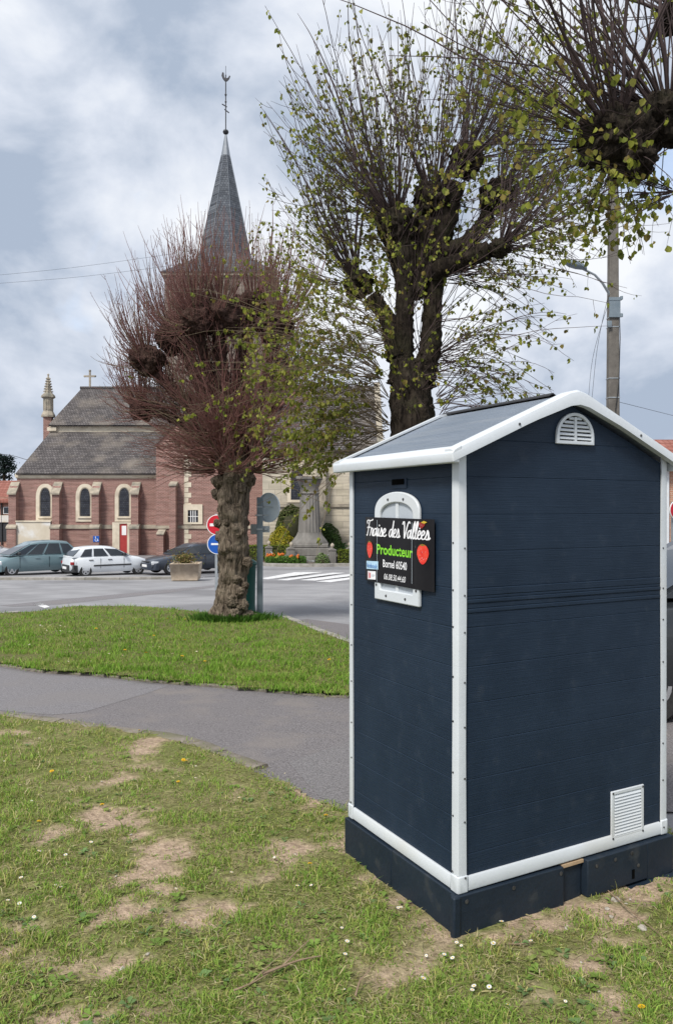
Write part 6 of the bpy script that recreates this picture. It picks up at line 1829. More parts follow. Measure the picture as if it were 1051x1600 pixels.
def stone(px, py, s, label, sq=.6):
    g = ground_at(px, py); z = float(look_h(np.array([g.x]), np.array([g.y]))[0])
    bm = bmesh.new(); bmesh.ops.create_icosphere(bm, subdivisions=2, radius=s)
    o0 = r.uniform(0, 50)
    for v in bm.verts:
        v.co *= 1 + .35 * noise.noise(v.co / s * 1.3 + Vector((o0, 0, 0))); v.co.z *= sq
    me = bpy.data.meshes.new('stone'); bm.to_mesh(me); bm.free(); me.materials.append(M['stonebit'])
    o = add_mesh('stone', me, None, (g.x, g.y, z + s * .25), (0, 0, r.uniform(0, 6)))
    tag(o, label, 'stone')
M['stonebit'] = pmat('broken_concrete', (.30, .27, .22), (.42, .39, .34), 25, .95, .6, 60)
stone(962, 1412, .02, 'largest pale lump of broken concrete before the shed base')
stone(948, 1425, .010, 'small pale stone left of the broken concrete lump')
stone(978, 1418, .011, 'small pale stone right of the broken concrete lump')
stone(1003, 1458, .017, 'brownish stone lying alone right of the shed base', .7)
stone(955, 1437, .009, 'small pale stone in front of the broken concrete lump')
stone(230, 1500, .009, 'small stone in the bare earth at lower left')
# ------------------------------------------------------------------ pollarded lime trees
def barkmat(name, c1, c2, c3, vs=1.0):
    m, t, b = newmat(name)
    L = t.links.new
    tcn = t.nodes.new('ShaderNodeTexCoord')
    mpn = t.nodes.new('ShaderNodeMapping'); mpn.inputs['Scale'].default_value = (26 * vs, 26 * vs, 3.0 * vs); L(tcn.outputs['Object'], mpn.inputs[0])
    n = t.nodes.new('ShaderNodeTexNoise'); n.inputs['Scale'].default_value = 1.0; n.inputs['Detail'].default_value = 7; n.inputs['Distortion'].default_value = .8; L(mpn.outputs[0], n.inputs['Vector'])
    r = t.nodes.new('ShaderNodeValToRGB'); L(n.outputs['Fac'], r.inputs[0])
    r.color_ramp.elements[0].position = .34; r.color_ramp.elements[0].color = col4(c1)
    r.color_ramp.elements[1].position = .62; r.color_ramp.elements[1].color = col4(c2)
    n2 = t.nodes.new('ShaderNodeTexNoise'); n2.inputs['Scale'].default_value = 4; n2.inputs['Detail'].default_value = 6; L(tcn.outputs['Object'], n2.inputs['Vector'])
    r2 = t.nodes.new('ShaderNodeValToRGB'); L(n2.outputs['Fac'], r2.inputs[0]); r2.color_ramp.elements[0].position = .5; r2.color_ramp.elements[0].color = (0, 0, 0, 1); r2.color_ramp.elements[1].position = .72; r2.color_ramp.elements[1].color = (.8, .8, .8, 1)
    mxn = t.nodes.new('ShaderNodeMix'); mxn.data_type = 'RGBA'; L(r2.outputs[0], mxn.inputs[0]); L(r.outputs[0], mxn.inputs[6]); mxn.inputs[7].default_value = col4(c3)
    L(mxn.outputs[2], b.inputs['Base Color']); b.inputs['Roughness'].default_value = .95; b.inputs['Specular IOR Level'].default_value = .1
    bn = t.nodes.new('ShaderNodeBump'); bn.inputs['Strength'].default_value = 1.0; bn.inputs['Distance'].default_value = .06; L(n.outputs['Fac'], bn.inputs['Height']); L(bn.outputs[0], b.inputs['Normal'])
    return m
M['bark_pale'] = barkmat('grey_gnarled_bark', (.042, .032, .024), (.20, .16, .12), (.24, .20, .15))
M['bark_shaded'] = barkmat('shaded_lime_bark', (.014, .011, .009), (.048, .038, .029), (.04, .038, .022))  # bark colour darkened to stand for the limes' shade side against the sky
M['bark_red'] = barkmat('red_brown_bark', (.03, .018, .015), (.085, .05, .042), (.06, .04, .03))
M['twig_red'] = pmat('red_brown_twig', (.15, .066, .056), (.22, .11, .095), 3, .7)
M['twig_olive'] = pmat('olive_twig', (.16, .12, .075), (.23, .18, .12), 3, .7)
M['twig_dark'] = pmat('dark_purple_twig', (.042, .028, .027), (.095, .065, .062), 2, .65)
M['leaf'] = tintmat('lime_leaf', .55, .38)
def knobby(path, radii, sides, seed, amp=.12, fine=.25, burls=(), zs=1.0):
    """A gnarled limb: dense tube pushed in and out by noise, with burls."""
    P = [Vector(p) for p in path]
    n = len(P)
    cum = [0]
    for i in range(1, n): cum.append(cum[-1] + (P[i] - P[i - 1]).length)
    step = max(.025, min(radii) * (.28 if sides < 60 else .1))
    N = max(6, int(cum[-1] / step))
    pp, rr = [], []
    sp_ = smooth_poly([tuple(p) for p in P], 8)
    k = len(sp_) - 1
    rs_ = np.interp(np.linspace(0, n - 1, k + 1), range(n), radii)
    for i in range(N + 1):
        f = i / N * k; j = min(int(f), k - 1); g = f - j
        pp.append(Vector(sp_[j]).lerp(Vector(sp_[j + 1]), g)); rr.append(rs_[j] + (rs_[j + 1] - rs_[j]) * g)
    m = MB(); m.tube(pp, rr, sides)
    off = Vector((seed * 3.7, seed * 1.3, 0))
    out_ = []
    for i, v in enumerate(m.v):
        c = pp[min(i // sides, N)]; r_ = rr[min(i // sides, N)]
        v = Vector(v); d = v - c
        vv = v; v = Vector((v.x, v.y, v.z * zs))
        a = noise.noise(v * (1.1 / max(r_, .1)) + off) * amp * 1.6 + noise.noise(v * (3.2 / max(r_, .1)) + off) * amp * .8 + abs(noise.noise(v * (7 / max(r_, .1)) - off)) * amp * fine * 2
        v = vv; nv = c + d * (1 + a)
        for bc, br_, bh in burls:
            q = (nv - bc).length
            if q < br_: nv += d.normalized() * bh * (1 - (q / br_) ** 2) ** 1.5
        out_.append(tuple(nv))
    m.v = out_
    return m
def knob(c, r_, seed, sq=(1, 1, 1)):
    """Swollen pollard head."""
    bm = bmesh.new(); bmesh.ops.create_icosphere(bm, subdivisions=5, radius=1)
    off = Vector((seed * 5.1, 2.2, seed))
    for v in bm.verts:
        p = v.co.copy()
        k = 1 + .30 * noise.noise(p * 1.4 + off) + .22 * noise.noise(p * 3.3 + off) + .22 * abs(noise.noise(p * 7 + off)) + .10 * noise.noise(p * 15 + off)
        v.co = Vector((p.x * sq[0], p.y * sq[1], p.z * sq[2])) * k * r_ + c
    vs = [tuple(v.co) for v in bm.verts]; fs = [[v.index for v in f.verts] for f in bm.faces]
    bm.free()
    return MB().add(vs, fs)
def sticks(paths, rad, sides=3):
    """Vectorised thin tubes: paths (n, s, 3), rad (n, s)."""
    n, s, _ = paths.shape
    T = np.gradient(paths, axis=1); T /= (np.linalg.norm(T, axis=2)[..., None] + 1e-9)
    ref = np.array([.31, .87, .38]); ref2 = np.array([.9, -.1, .4])
    u = np.cross(T, ref); bad = np.linalg.norm(u, axis=2) < .2; u[bad] = np.cross(T[bad], ref2)
    u /= (np.linalg.norm(u, axis=2)[..., None] + 1e-9); w = np.cross(T, u)
    a = 2 * PI * np.arange(sides) / sides
    V = paths[:, :, None, :] + rad[:, :, None, None] * (u[:, :, None, :] * np.cos(a)[None, None, :, None] + w[:, :, None, :] * np.sin(a)[None, None, :, None])
    V = V.reshape(-1, 3)
    b = (np.arange(n) * s * sides)[:, None, None]; i = (np.arange(s - 1) * sides)[None, :, None]; k = np.arange(sides)[None, None, :]; k2 = (k + 1) % sides
    F_ = np.stack([b + i + k, b + i + k2, b + i + sides + k2, b + i + sides + k], -1).reshape(-1, 4)
    return V, F_
def shoots(origin, r0, n, length, bias, spread, up, r, droop=0.0, S=9, wob=.035, srad=.9, zmin=-9.0):
    """Shoots that leave a pollard head; returns paths (n,S,3) and lengths."""
    d = r.normal(size=(n, 3)); d /= np.linalg.norm(d, axis=1)[:, None]
    b = np.array(bias, float); nb = np.linalg.norm(b); b = b / (nb + 1e-9)
    d = d * spread + b; d /= np.linalg.norm(d, axis=1)[:, None]
    d[:, 2] = np.where(d[:, 2] < zmin, zmin + .3 * r.random(n), d[:, 2]); d /= np.linalg.norm(d, axis=1)[:, None]
    L_ = r.uniform(length[0], length[1], n) * np.clip(r.normal(1, .12, n), .6, 1.3)
    P = np.zeros((n, S, 3)); P[:, 0] = np.array(origin) + d * r0 * srad * r.uniform(.5, 1.0, (n, 1))
    cur = d.copy()
    curl = r.normal(0, .10, (n, 3))
    for s in range(1, S):
        t = s / (S - 1)
        cur = cur + np.array([0, 0, 1.0]) * (up - droop * t) / S * 2 + curl / S * 2 + r.normal(0, wob, (n, 3))
        cur /= np.linalg.norm(cur, axis=1)[:, None]
        P[:, s] = P[:, s - 1] + cur * (L_ / (S - 1))[:, None]
    return P, L_
def side_twigs(P, L_, per, ln, r, S=5, t0=.25, up=.25, ang=.8):
    n, S0, _ = P.shape
    m_ = n * per
    src = np.repeat(np.arange(n), per)
    t = r.uniform(t0, .97, m_) * (S0 - 1); j = np.minimum(t.astype(int), S0 - 2); g = (t - j)[:, None]
    o = P[src, j] * (1 - g) + P[src, j + 1] * g
    ax = P[src, j + 1] - P[src, j]; ax /= np.linalg.norm(ax, axis=1)[:, None]
    q = r.normal(size=(m_, 3)); q -= ax * (q * ax).sum(1)[:, None]; q /= (np.linalg.norm(q, axis=1)[:, None] + 1e-9)
    d = ax * math.cos(ang) + q * math.sin(ang)
    l = r.uniform(ln[0], ln[1], m_) * (1.15 - .6 * t / (S0 - 1))
    Q = np.zeros((m_, S, 3)); Q[:, 0] = o
    cur = d
    for s in range(1, S):
        cur = cur + np.array([0, 0, up / S * 2]) + r.normal(0, .05, (m_, 3)); cur /= np.linalg.norm(cur, axis=1)[:, None]
        Q[:, s] = Q[:, s - 1] + cur * (l / (S - 1))[:, None]
    return Q, l
LEAF_V = np.array([(0, 0, 0), (.26, .22, .10), (.50, .46, .16), (.36, .92, .02), (0, 1.2, -.26), (-.36, .92, .02), (-.50, .46, .16), (-.26, .22, .10), (0, .5, -.10)]) * np.array([.85, .8, 1.0])
LEAF_F = np.array([(0, 1, 8), (1, 2, 8), (2, 3, 8), (3, 4, 8), (4, 5, 8), (5, 6, 8), (6, 7, 8), (7, 0, 8)])
def leaf_frames(P, r, t0, per, hang=.75, clump=1):
    """Places along shoots where young drooping leaves sit: origins and 3x3 frames."""
    n, S0, _ = P.shape
    nn = n * per
    src = np.repeat(np.arange(n), per)
    t = (t0 + (1 - t0) * r.random(nn) ** .8) * (S0 - 1) * .999
    cl = max(1, int(clump)); src = np.repeat(src, cl); t = np.repeat(t, cl); m_ = nn * cl; j = np.minimum(t.astype(int), S0 - 2); g = (t - j)[:, None]
    o = P[src, j] * (1 - g) + P[src, j + 1] * g
    y = r.normal(size=(m_, 3)) * np.array([1, 1, .6]); y /= np.linalg.norm(y, axis=1)[:, None]
    y = y * (1 - hang) + np.array([0, 0, -1.0]) * hang; y /= np.linalg.norm(y, axis=1)[:, None]
    z = r.normal(size=(m_, 3)); z -= y * (z * y).sum(1)[:, None]; z /= np.linalg.norm(z, axis=1)[:, None]
    x = np.cross(y, z)
    o = o + y * .012 + (r.normal(0, .012, (m_, 3)) if cl > 1 else 0)
    return o, np.stack([x, y, z], 2)
def leaf_mesh_np(o, Fm, size, cols):
    n = len(o)
    V = o[:, None, :] + np.einsum('nij,kj->nki', Fm, LEAF_V) * size[:, None, None]
    Fq = (np.arange(n) * 9)[:, None, None] + LEAF_F[None]
    return V.reshape(-1, 3), Fq.reshape(-1, 3), np.repeat(cols, 9, axis=0)
LEAF_COL = [(.215, .235, .035), (.25, .27, .045), (.16, .19, .035), (.29, .29, .07), (.22, .175, .05), (.13, .155, .03)]
LEAF_PROTO = []
for k in range(6):
    LEAF_PROTO.append(mesh_np('leaf', LEAF_V, LEAF_F, M['leaf'], True, None, np.repeat(np.array([LEAF_COL[k]]), 9, axis=0)))
def place_leaves(root, frames, r, size, single, cols=LEAF_COL):
    """The largest leaves are parts of their own; the rest is one mass."""
    o = np.concatenate([f[0] for f in frames]); Fm = np.concatenate([f[1] for f in frames])
    org = np.array(root.location)
    n = len(o)
    s = size[0] + (size[1] - size[0]) * r.beta(1.6, 2.0, n)
    vis = o + org
    px = CX_PX + vis[:, 0] / vis[:, 1] * F_PX; py = HOR - (vis[:, 2] - CAM_H) / vis[:, 1] * F_PX
    score = s / vis[:, 1] * ((px > 5) & (px < 1046) & (py > 5) & (py < 1500))
    order = np.argsort(-score)
    big = order[:single]; rest = order[single:]
    for q in big:
        ob = bpy.data.objects.new('leaf', LEAF_PROTO[r.integers(0, 6)])
        COL.objects.link(ob); ob.parent = root
        mt = Matrix([[Fm[q][i][j] * s[q] for j in range(3)] + [o[q][i]] for i in range(3)] + [[0, 0, 0, 1]])
        ob.matrix_local = mt
    V, Fq, T = leaf_mesh_np(o[rest], Fm[rest], s[rest], pick(cols, len(rest), r, .12))
    f = add_mesh('foliage', mesh_np('foliage', V, Fq, M['leaf'], True, None, T), root); f['kind'] = 'stuff'
def taper(n, S, r0, r1, L_=None, r=None):
    t = np.linspace(0, 1, S)[None, :]
    a = r0[:, None] if hasattr(r0, '__len__') else r0
    return (a * (1 - t) ** .8 + r1 * (1 - (1 - t) ** .8)) * np.ones((n, 1))
def add_branches(root, P, L_, r0, mat, singles, r, name='branch'):
    """Thickest shoots as parts of their own."""
    idx = np.argsort(-L_)[:singles]
    rest = np.setdiff1d(np.arange(len(P)), idx)
    for q_, i in enumerate(r.permutation(idx)):
        V, F_ = sticks(P[i:i + 1], taper(1, P.shape[1], r0 * r.uniform(.9, 1.35) * (2.0 if q_ < singles * .14 else 1), .0022), 5)
        add_mesh(name, mesh_np(name, V, F_, mat, True), root)
    return rest
def stuff_sticks(root, name, chunks, mats):
    """chunks: list of (paths, radii, material index)."""
    Vs, Fs, Ms_ = [], [], []
    b = 0
    for P, rad, mi in chunks:
        V, F_ = sticks(P, rad, 3)
        Vs.append(V); Fs.append(F_ + b); Ms_.append(np.full(len(F_), mi)); b += len(V)
    o = add_mesh(name, mesh_np(name, np.concatenate(Vs), np.concatenate(Fs), mats, True, np.concatenate(Ms_)), root)
    o['kind'] = 'stuff'
    return o

def tree_frame(px, py, Yoff=.3):
    g = ground_at(px, py); return g
# ============ gnarled reddish tree on the green lawn
T1 = ground_at(359, 974); Y1_ = T1.y + .35
tr1 = empty('pollard_tree', (0, 0, 0), 0, 'gnarled pollarded lime with a dense crown of bare reddish twigs on the green lawn', 'tree', 'pollarded lime trees')
tr1.location = (cx(359, Y1_), Y1_, gz(Y1_) + .1)
O1 = Vector(tr1.location)
def q1(px, py, dy=0.0): return at(px, py, Y1_ + dy) - O1
r = np.random.default_rng(21)
S1 = Y1_ / F_PX
bur = [(q1(343, 838, -.3), .22, .09), (q1(352, 855, -.35), .2, .10), (q1(392, 880, 0), .2, .08), (q1(372, 930, -.35), .28, .12), (q1(350, 795, -.25), .24, .09), (q1(385, 955, -.3), .25, .12), (q1(338, 775, -.2), .2, .08), (q1(365, 800, -.3), .2, .06), (q1(355, 900, -.33), .2, .06)]
rb_ = random.Random(4)
for k in range(26):
    py_b = rb_.uniform(770, 965); bur.append((q1(rb_.uniform(340, 392), py_b, rb_.uniform(-.36, -.2)), rb_.uniform(.07, .15), rb_.uniform(.03, .075)))
m = knobby([q1(357, 985), q1(358, 972), q1(360, 940), q1(364, 900), q1(366, 860), q1(366, 820), q1(366, 785), q1(368, 755), q1(371, 725), q1(372, 700)],
           [.40, .34, .275, .25, .265, .26, .25, .28, .29, .25], 72, 1.0, .15, .8, bur, .28)
for k, (px, py, rr_) in enumerate(((345, 838, .10), (353, 852, .12), (364, 860, .07), (340, 772, .11), (349, 796, .10), (342, 752, .12), (390, 750, .11), (386, 878, .09), (373, 925, .10), (362, 938, .12), (378, 945, .11), (352, 948, .08), (387, 962, .10), (366, 958, .09), (395, 965, .09), (346, 870, .07), (356, 815, .08), (372, 835, .06), (341, 818, .08), (383, 915, .07), (369, 905, .08), (350, 925, .07), (358, 780, .08), (376, 762, .10), (362, 745, .11))):
    edge = abs(px - 366) / 27
    kb = knob(q1(px, py, -.27 * math.sqrt(max(0.0, 1 - min(1, edge) ** 2)) - .0), rr_, k + 40.5, (1, .7, 1)); m.add(kb.v[:], kb.f)
m.build('trunk', M['bark_pale'], tr1, smooth=True, angle=None)
limbs1 = [([(362, 745), (335, 700), (305, 645), (268, 605), (235, 575)], [.27, .21, .17, .14, .13], (232, 562, 24), -.3),
          ([(345, 715), (305, 675), (262, 650), (228, 642)], [.18, .14, .12, .11], (222, 640, 18), .5),
          ([(365, 730), (335, 660), (308, 590), (285, 540)], [.26, .20, .17, .14], (275, 528, 28), .4),
          ([(370, 730), (355, 650), (345, 570), (343, 515)], [.28, .22, .18, .15], (345, 495, 30), -.4),
          ([(372, 720), (372, 640), (378, 560), (392, 500)], [.26, .2, .17, .14], (398, 482, 26), .6),
          ([(376, 735), (400, 670), (420, 600), (428, 535)], [.26, .21, .17, .14], (430, 510, 27), -.1),
          ([(340, 640), (322, 570), (312, 520)], [.16, .14, .12], (308, 502, 24), -.6),
          ([(405, 660), (425, 640), (436, 610)], [.14, .12, .11], (440, 595, 18), .3)]
main, lens = [], []
fine_ = []
for i, (pts, rad, kn, dy) in enumerate(limbs1):
    path_ = [q1(a, b, dy * (k / (len(pts) - 1))) for k, (a, b) in enumerate(pts)]
    lo = knobby(path_, [x * .72 for x in rad], 16, 3 + i, .2, .5).build('limb', M['bark_red'], tr1, smooth=True, angle=None)
    kc = q1(kn[0], kn[1], dy)
    kr = kn[2] * S1
    knob(kc, kr, i + 1.5, (1, 1, .9)).build('pollard_head', M['bark_red'], lo, smooth=True, angle=None)
    outw = Vector((kn[0] - 360, 0, 0)).normalized() * min(.55, abs(kn[0] - 360) / 180)
    lowf = .8 if kn[1] > 560 else 1.0
    P, L_ = shoots(kc, kr, 95 if kn[1] < 560 else 75, (.9, 1.75 if kn[1] < 540 else 1.35), (outw.x * .8, dy * .2, 1.0), .62, .75, r, 0.0, 9, .045)
    main.append(P); lens.append(L_)
    P, L_ = shoots(kc, kr, 50, (.35, .95), (outw.x * 1.3, dy * .3, .05), .9, .75, r, .0, 9, .06)
    main.append(P); lens.append(L_)
    # epicormic shoots all along the limb
    for k in range(len(path_) - 1):
        for f in (.15, .5, .85):
            c = path_[k].lerp(path_[k + 1], f)
            P, L_ = shoots(c, rad[k], 22, (.35, 1.05), (outw.x * .5, 0, .35), 1.0, .7, r, 0, 9, .06)
            main.append(P); lens.append(L_)
# horizontal skirt of shoots round the trunk top
for k, (px, py) in enumerate(((346, 712), (372, 690), (394, 715), (362, 735), (346, 742), (388, 742), (372, 660), (350, 680), (398, 680))):
    P, L_ = shoots(q1(px, py, (-.25, .2, 0, -.3, .1, -.1, .1, -.2, -.1)[k]), .34, 60, (.7, 1.85), (0, -.05, .05), 1.0, .26, r, .15, 9, .10, .9, -.08)
    main.append(P); lens.append(L_)
for px, py, bx, n_ in ((345, 738, -1, 46), (352, 712, -1, 40), (388, 738, 1, 40), (386, 712, 1, 30), (330, 690, -1, 30), (290, 640, -1, 24)):
    P, L_ = shoots(q1(px, py, r.uniform(-.2, .15)), .22, n_, (.8, 1.6), (bx, -.2, .08), .42, .14, r, .12, 9, .09, .9, -.12)
    main.append(P); lens.append(L_)
P1 = np.concatenate(main); L1 = np.concatenate(lens)
rest = add_branches(tr1, P1, L1, .0095, M['twig_red'], 140, r)
Q, ql = side_twigs(P1, L1, 1, (.15, .5), r)
half = r.random(len(rest)) < .72
stuff_sticks(tr1, 'twigs', [(P1[rest][half], taper(half.sum(), 9, r.uniform(.006, .0105, half.sum()), .0028), 0), (P1[rest][~half], taper((~half).sum(), 9, r.uniform(.006, .0095, (~half).sum()), .0028), 1), (Q, taper(len(Q), 5, .0048, .002), 0)], [M['twig_red'], M['twig_olive']])
# red buds along the twigs
bo, bf = leaf_frames(P1, r, .25, 3, .1)
V, Fq, T = leaf_mesh_np(bo, bf, r.uniform(.010, .020, len(bo)), pick([(.11, .045, .035), (.15, .07, .05), (.10, .05, .035)], len(bo), r))
add_mesh('buds', mesh_np('buds', V, Fq, M['leaf'], False, None, T), tr1)['kind'] = 'stuff'
# few green leaves on its right side and low skirt
sel = ((P1[:, -1, 0] > .25) & (r.random(len(P1)) < .24)) | (r.random(len(P1)) < .006)
place_leaves(tr1, [leaf_frames(P1[sel], r, .3, 4, .5)], r, (.045, .085), 60)

# ============ lime behind the shed with young leaves
Y2_ = 9.6
tr2 = empty('pollard_tree', (cx(630, Y2_), Y2_, gz(Y2_)), 0, 'tall forked pollarded lime in young green leaf rising behind the shed', 'tree', 'pollarded lime trees')
O2 = Vector(tr2.location)
def q2(px, py, dy=0.0): return at(px, py, Y2_ + dy) - O2
r = np.random.default_rng(33)
S2 = Y2_ / F_PX
bur = [(q2(615, 640, -.3), .2, .08), (q2(660, 660, -.3), .25, .1), (q2(632, 600, -.3), .2, .06), (q2(655, 630, -.3), .18, .08)]
knobby([q2(624, 1040), q2(628, 990), q2(634, 850), q2(640, 720), q2(643, 660), q2(642, 610), q2(642, 565)], [.40, .31, .26, .25, .26, .245, .235], 44, 4.0, .14, .8, bur, .3).build('trunk', M['bark_shaded'], tr2, smooth=True, angle=None)
limbs2 = [([(628, 600), (630, 540), (632, 470), (632, 420), (626, 375)], [.19, .12, .11, .13, .15], (620, 352, 28), -.1, 1.0),
          ([(655, 600), (672, 540), (676, 470), (680, 410), (690, 350), (708, 290)], [.19, .125, .115, .135, .17, .14], (728, 250, 26), .15, 1.0),
          ([(665, 430), (720, 408), (760, 392)], [.11, .10, .10], (780, 388, 14), -.5, .55),
          ([(690, 400), (735, 375), (760, 340)], [.12, .10, .10], (776, 308, 26), .4, .8),
          ([(622, 560), (605, 500), (580, 465)], [.14, .10, .10], (560, 444, 21), .1, .9),
          ([(640, 460), (655, 400), (670, 350)], [.15, .16, .17], (676, 315, 28), .1, .8),
          ([(630, 430), (615, 385), (600, 350)], [.12, .11, .1], (596, 335, 16), .5, .6)]
main, lens, low, lowl = [], [], [], []
for i, (pts, rad, kn, dy, amt) in enumerate(limbs2):
    path_ = [q2(a, b, dy * (k / (len(pts) - 1))) for k, (a, b) in enumerate(pts)]
    lo = knobby(path_, rad, 18, 13 + i, .17, .5).build('limb', M['bark_shaded'], tr2, smooth=True, angle=None)
    kc = q2(kn[0], kn[1], dy); kr = kn[2] * S2
    knob(kc, kr, i * 2.3 + 9.1, (1, 1, .95)).build('pollard_head', M['bark_shaded'], lo, smooth=True, angle=None)
    ox_ = (kn[0] - 660) / 130
    P, L_ = shoots(kc, kr, int(62 * amt), (1.4, 2.7), (ox_ * .85, dy * .3, .95), .58, .30, r, 0.0, 11, .06)
    main.append(P); lens.append(L_)
    P, L_ = shoots(kc, kr, int(34 * amt), (.8, 1.9), (ox_ * 1.3, dy * .3, .45), .75, .30, r, .2, 11, .07)
    main.append(P); lens.append(L_)
    for k in range(len(path_) - 1):
        P, L_ = shoots(path_[k].lerp(path_[k + 1], .5), rad[k], 15, (.5, 1.5), (ox_ * .6, 0, .3), 1.0, .2, r, .3, 11, .045)
        low.append(P); lowl.append(L_)
spray = []
for px, py, n_ in ((604, 640, 14), (606, 672, 16), (608, 700, 16), (606, 610, 10)):
    P, L_ = shoots(q2(px, py, -.1), .2, n_, (.8, 1.75), (-1.3, -.35, -.02), .38, .06, r, .45, 11, .075)
    low.append(P); lowl.append(L_); spray.append(P)
# wide low shoots, drooping, both sides
for px, py, bx, n_, ll in ((605, 560, -1.2, 34, (1.0, 2.2)), (608, 610, -1.2, 40, (1.0, 2.6)), (612, 650, -1.1, 36, (.9, 2.3)), (618, 520, -1.0, 22, (1.0, 2.1)), (610, 690, -1.2, 22, (.8, 1.9)),
                           (690, 430, 1.2, 26, (.9, 1.9)), (680, 560, 1.2, 30, (.9, 1.9)), (676, 610, 1.1, 30, (.8, 1.7)), (780, 388, 1.2, 26, (.7, 1.3)), (770, 330, 1.0, 22, (.8, 1.5)), (672, 655, .9, 20, (.5, 1.2)), (640, 640, .1, 22, (.4, .9))):
    a_, b_ = n_ // 2, n_ - n_ // 2
    for part in (a_, b_):
        P, L_ = shoots(q2(px + r.uniform(-12, 12), py + r.uniform(-25, 25), r.uniform(-.25, .2)), .2, part, ll, (bx, -.25, .25 + r.uniform(-.15, .2)), .6, .12, r, .75, 11, .085)
        low.append(P); lowl.append(L_)
    continue
    low.append(P); lowl.append(L_)
PM = np.concatenate(main); LM = np.concatenate(lens); PL = np.concatenate(low); LL = np.concatenate(lowl)
tip = PM[:, -1] + np.array(O2); okm = ~((CX_PX + tip[:, 0] / tip[:, 1] * F_PX < 408) & (HOR - (tip[:, 2] - CAM_H) / tip[:, 1] * F_PX < 480)); PM, LM = PM[okm], LM[okm]
restM = add_branches(tr2, PM, LM, .0075, M['twig_dark'], 130, r)
Q, ql = side_twigs(PM, LM, 2, (.25, .75), r, 5, .25, .35, .6)
Q2, ql2 = side_twigs(PL, LL, 2, (.12, .42), r, 5, .25, .0, .8)
lf_ = PL[:, -1, 0] < -.2; lq_ = Q2[:, 0, 0] < -.2
stuff_sticks(tr2, 'twigs', [(PM[restM], taper(len(restM), 11, r.uniform(.005, .0085, len(restM)), .0022), 0), (PL[lf_], taper(lf_.sum(), 11, r.uniform(.004, .0065, lf_.sum()), .0017), 1), (PL[~lf_], taper((~lf_).sum(), 11, r.uniform(.005, .0075, (~lf_).sum()), .002), 0), (Q, taper(len(Q), 5, .0036, .0016), 0), (Q2[lq_], taper(lq_.sum(), 5, .0024, .0012), 1), (Q2[~lq_], taper((~lq_).sum(), 5, .003, .0015), 0)], [M['twig_dark'], M['twig_olive']])
hi = PM[:, -1, 2] > 99
fr1 = leaf_frames(PM, r, .25, 3, .6, 3); fr2 = leaf_frames(Q[r.random(len(Q)) < .8], r, .6, 1, .6, 3); fr3 = leaf_frames(PL, r, .5, 2, .7, 3); fr4 = leaf_frames(Q2[r.random(len(Q2)) < .7], r, .7, 1, .7, 3)
o4_ = np.concatenate([fr3[0], fr4[0]])
fr5 = leaf_frames(np.concatenate([np.concatenate(spray), PL[lf_]]), r, .35, 4, .75, 3)
place_leaves(tr2, [fr1, fr2, fr3, fr4, fr5], r, (.022, .066), 300)

# ============ near lime: heads and shoots hang into the upper right corner
Y3_ = 4.5
tr3 = empty('pollard_tree', (3.95, 4.35, gz(4.35)), 0, 'near pollarded lime whose knobbly heads hang into the upper right corner', 'tree', 'pollarded lime trees')
O3 = Vector(tr3.location)
def q3(px, py, Y): return at(px, py, Y) - O3
r = np.random.default_rng(57)
knobby([(0, 0, -.1), (0, 0, .3), (-.05, .05, 1.4), (-.05, .1, 2.4), (-.1, .1, 3.2)], [.44, .36, .32, .31, .3], 28, 8.0, .13, .5).build('trunk', M['bark_shaded'], tr3, smooth=True, angle=None)
heads3 = [([(-.1, .1, 2.9), (-.6, .5, 3.5), tuple(q3(1110, 190, 5.6)), tuple(q3(1010, 210, 5.5))], [.26, .15, .12, .13], (962, 222, 52, 5.3)),
          ([(-.1, .1, 2.9), (-.7, .25, 3.7), tuple(q3(1110, 190, 5.2))], [.24, .2, .2], (1042, 185, 44, 5.25)),
          ([(-.1, .1, 3.0), (-.5, .6, 4.4), tuple(q3(1080, 70, 5.6))], [.22, .15, .12], (1052, 26, 26, 5.6))]
main, lens, low, lowl = [], [], [], []
for i, (path_, rad, (kx, ky, kr, kY)) in enumerate(heads3):
    lo = knobby(path_, rad, 18, 23 + i, .17, .5).build('limb', M['bark_shaded'], tr3, smooth=True, angle=None)
    kc = q3(kx, ky, kY); kk = kr * kY / F_PX
    kb = knob(kc, kk, i + 17.5, (1.0, 1, .88))
    if i == 0:
        c2 = q3(984, 250, 5.25); k2 = knob(c2, 34 * kY / F_PX, 31.0, (1, 1, .9)); kb.add(k2.v, k2.f)
    kb.build('pollard_head', M['bark_shaded'], lo, smooth=True, angle=None)
    nn_ = (52, 36, 14)[i]
    P, L_ = shoots(kc, kk, nn_, (.9, 1.9), (-.45, -.1, .95), .72, .18, r, 0, 11, .065, .95)
    main.append(P); lens.append(L_)
    P, L_ = shoots(kc, kk, (34, 18, 6)[i], (.5, 1.35), (-1.0, -.1, .15), .55, .1, r, .35, 11, .045, .95)
    low.append(P); lowl.append(L_)
    P, L_ = shoots(kc, kk, (26, 20, 4)[i], (.3, .75), (-.2, -.2, -.6), .75, .1, r, .5, 11, .06, .95)
    low.append(P); lowl.append(L_)
P, L_ = shoots(q3(1060, 300, 5.2), .1, 24, (.4, .9), (-1.0, -.1, -.25), .55, .1, r, .3, 11, .06, .95)
low.append(P); lowl.append(L_)
PM = np.concatenate(main); LM = np.concatenate(lens); PL = np.concatenate(low); LL = np.concatenate(lowl)
restM = add_branches(tr3, PM, LM, .0065, M['twig_dark'], 90, r)
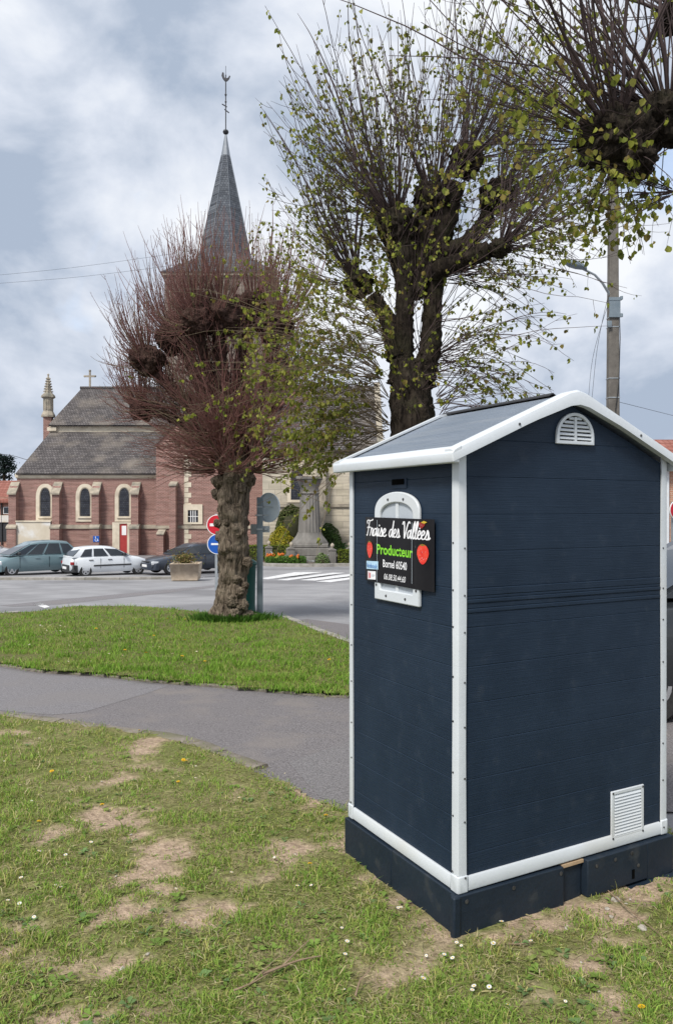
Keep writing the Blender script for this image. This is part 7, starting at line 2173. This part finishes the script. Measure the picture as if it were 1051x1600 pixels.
Q, ql = side_twigs(PM, LM, 3, (.12, .5), r, 5, .25, .2, .75)
Q2, ql2 = side_twigs(PL, LL, 2, (.08, .3), r, 5, .25, .0, .8)
stuff_sticks(tr3, 'twigs', [(PM[restM], taper(len(restM), 11, r.uniform(.003, .0055, len(restM)), .0012), 0), (PL, taper(len(PL), 11, r.uniform(.0035, .006, len(PL)), .0013), 0), (Q, taper(len(Q), 5, .0024, .001), 0), (Q2, taper(len(Q2), 5, .002, .001), 0)], [M['twig_dark'], M['twig_olive']])
fr1 = leaf_frames(PM, r, .25, 2, .6, 2); fr2 = leaf_frames(Q, r, .5, 1, .6); fr3 = leaf_frames(PL, r, .4, 2, .75, 2); fr4 = leaf_frames(Q2, r, .7, 1, .75, 2)
k_ = r.random(len(fr1[0])) < .22; fr1 = (fr1[0][k_], fr1[1][k_])
k_ = r.random(len(fr2[0])) < .22; fr2 = (fr2[0][k_], fr2[1][k_])
place_leaves(tr3, [fr1, fr2, fr3, fr4], r, (.034, .064), 220)

# ============ dark pine far left behind the house
pine = empty('pine_tree', (cx(6, 75), 75, gz(75)), 0, 'dark conifer above the roof at the far left edge', 'tree')
zt_p = cz(712, 75) - gz(75)
mb = MB(); mb.tube([(0, 0, -.2), (.1, 0, zt_p * .6), (0, 0, zt_p * .98)], [.3, .2, .05], 8); mb.build('trunk', M['bark_shaded'], pine)
r = np.random.default_rng(3)
cc = []
for k in range(70):
    z = zt_p * r.uniform(.42, 1.0); a = r.uniform(0, 2 * PI); rr = r.uniform(.2, 1.25) * (1.15 - .55 * (z / zt_p))
    c = np.array([rr * math.cos(a) * 1.2, rr * math.sin(a), z]); cc.append(c + r.normal(0, .22, (60, 3)) * np.array([1, 1, .6]))
C = np.concatenate(cc); Nn = r.normal(size=C.shape); Nn /= np.linalg.norm(Nn, axis=1)[:, None]
V, Fq, T = quads_cloud(C, Nn, .13, pick([(.02, .035, .03), (.03, .045, .04), (.015, .028, .024)], len(C), r), r, .4)
add_mesh('crown', mesh_np('crown', V, Fq, M['foliage'], False, None, T), pine)
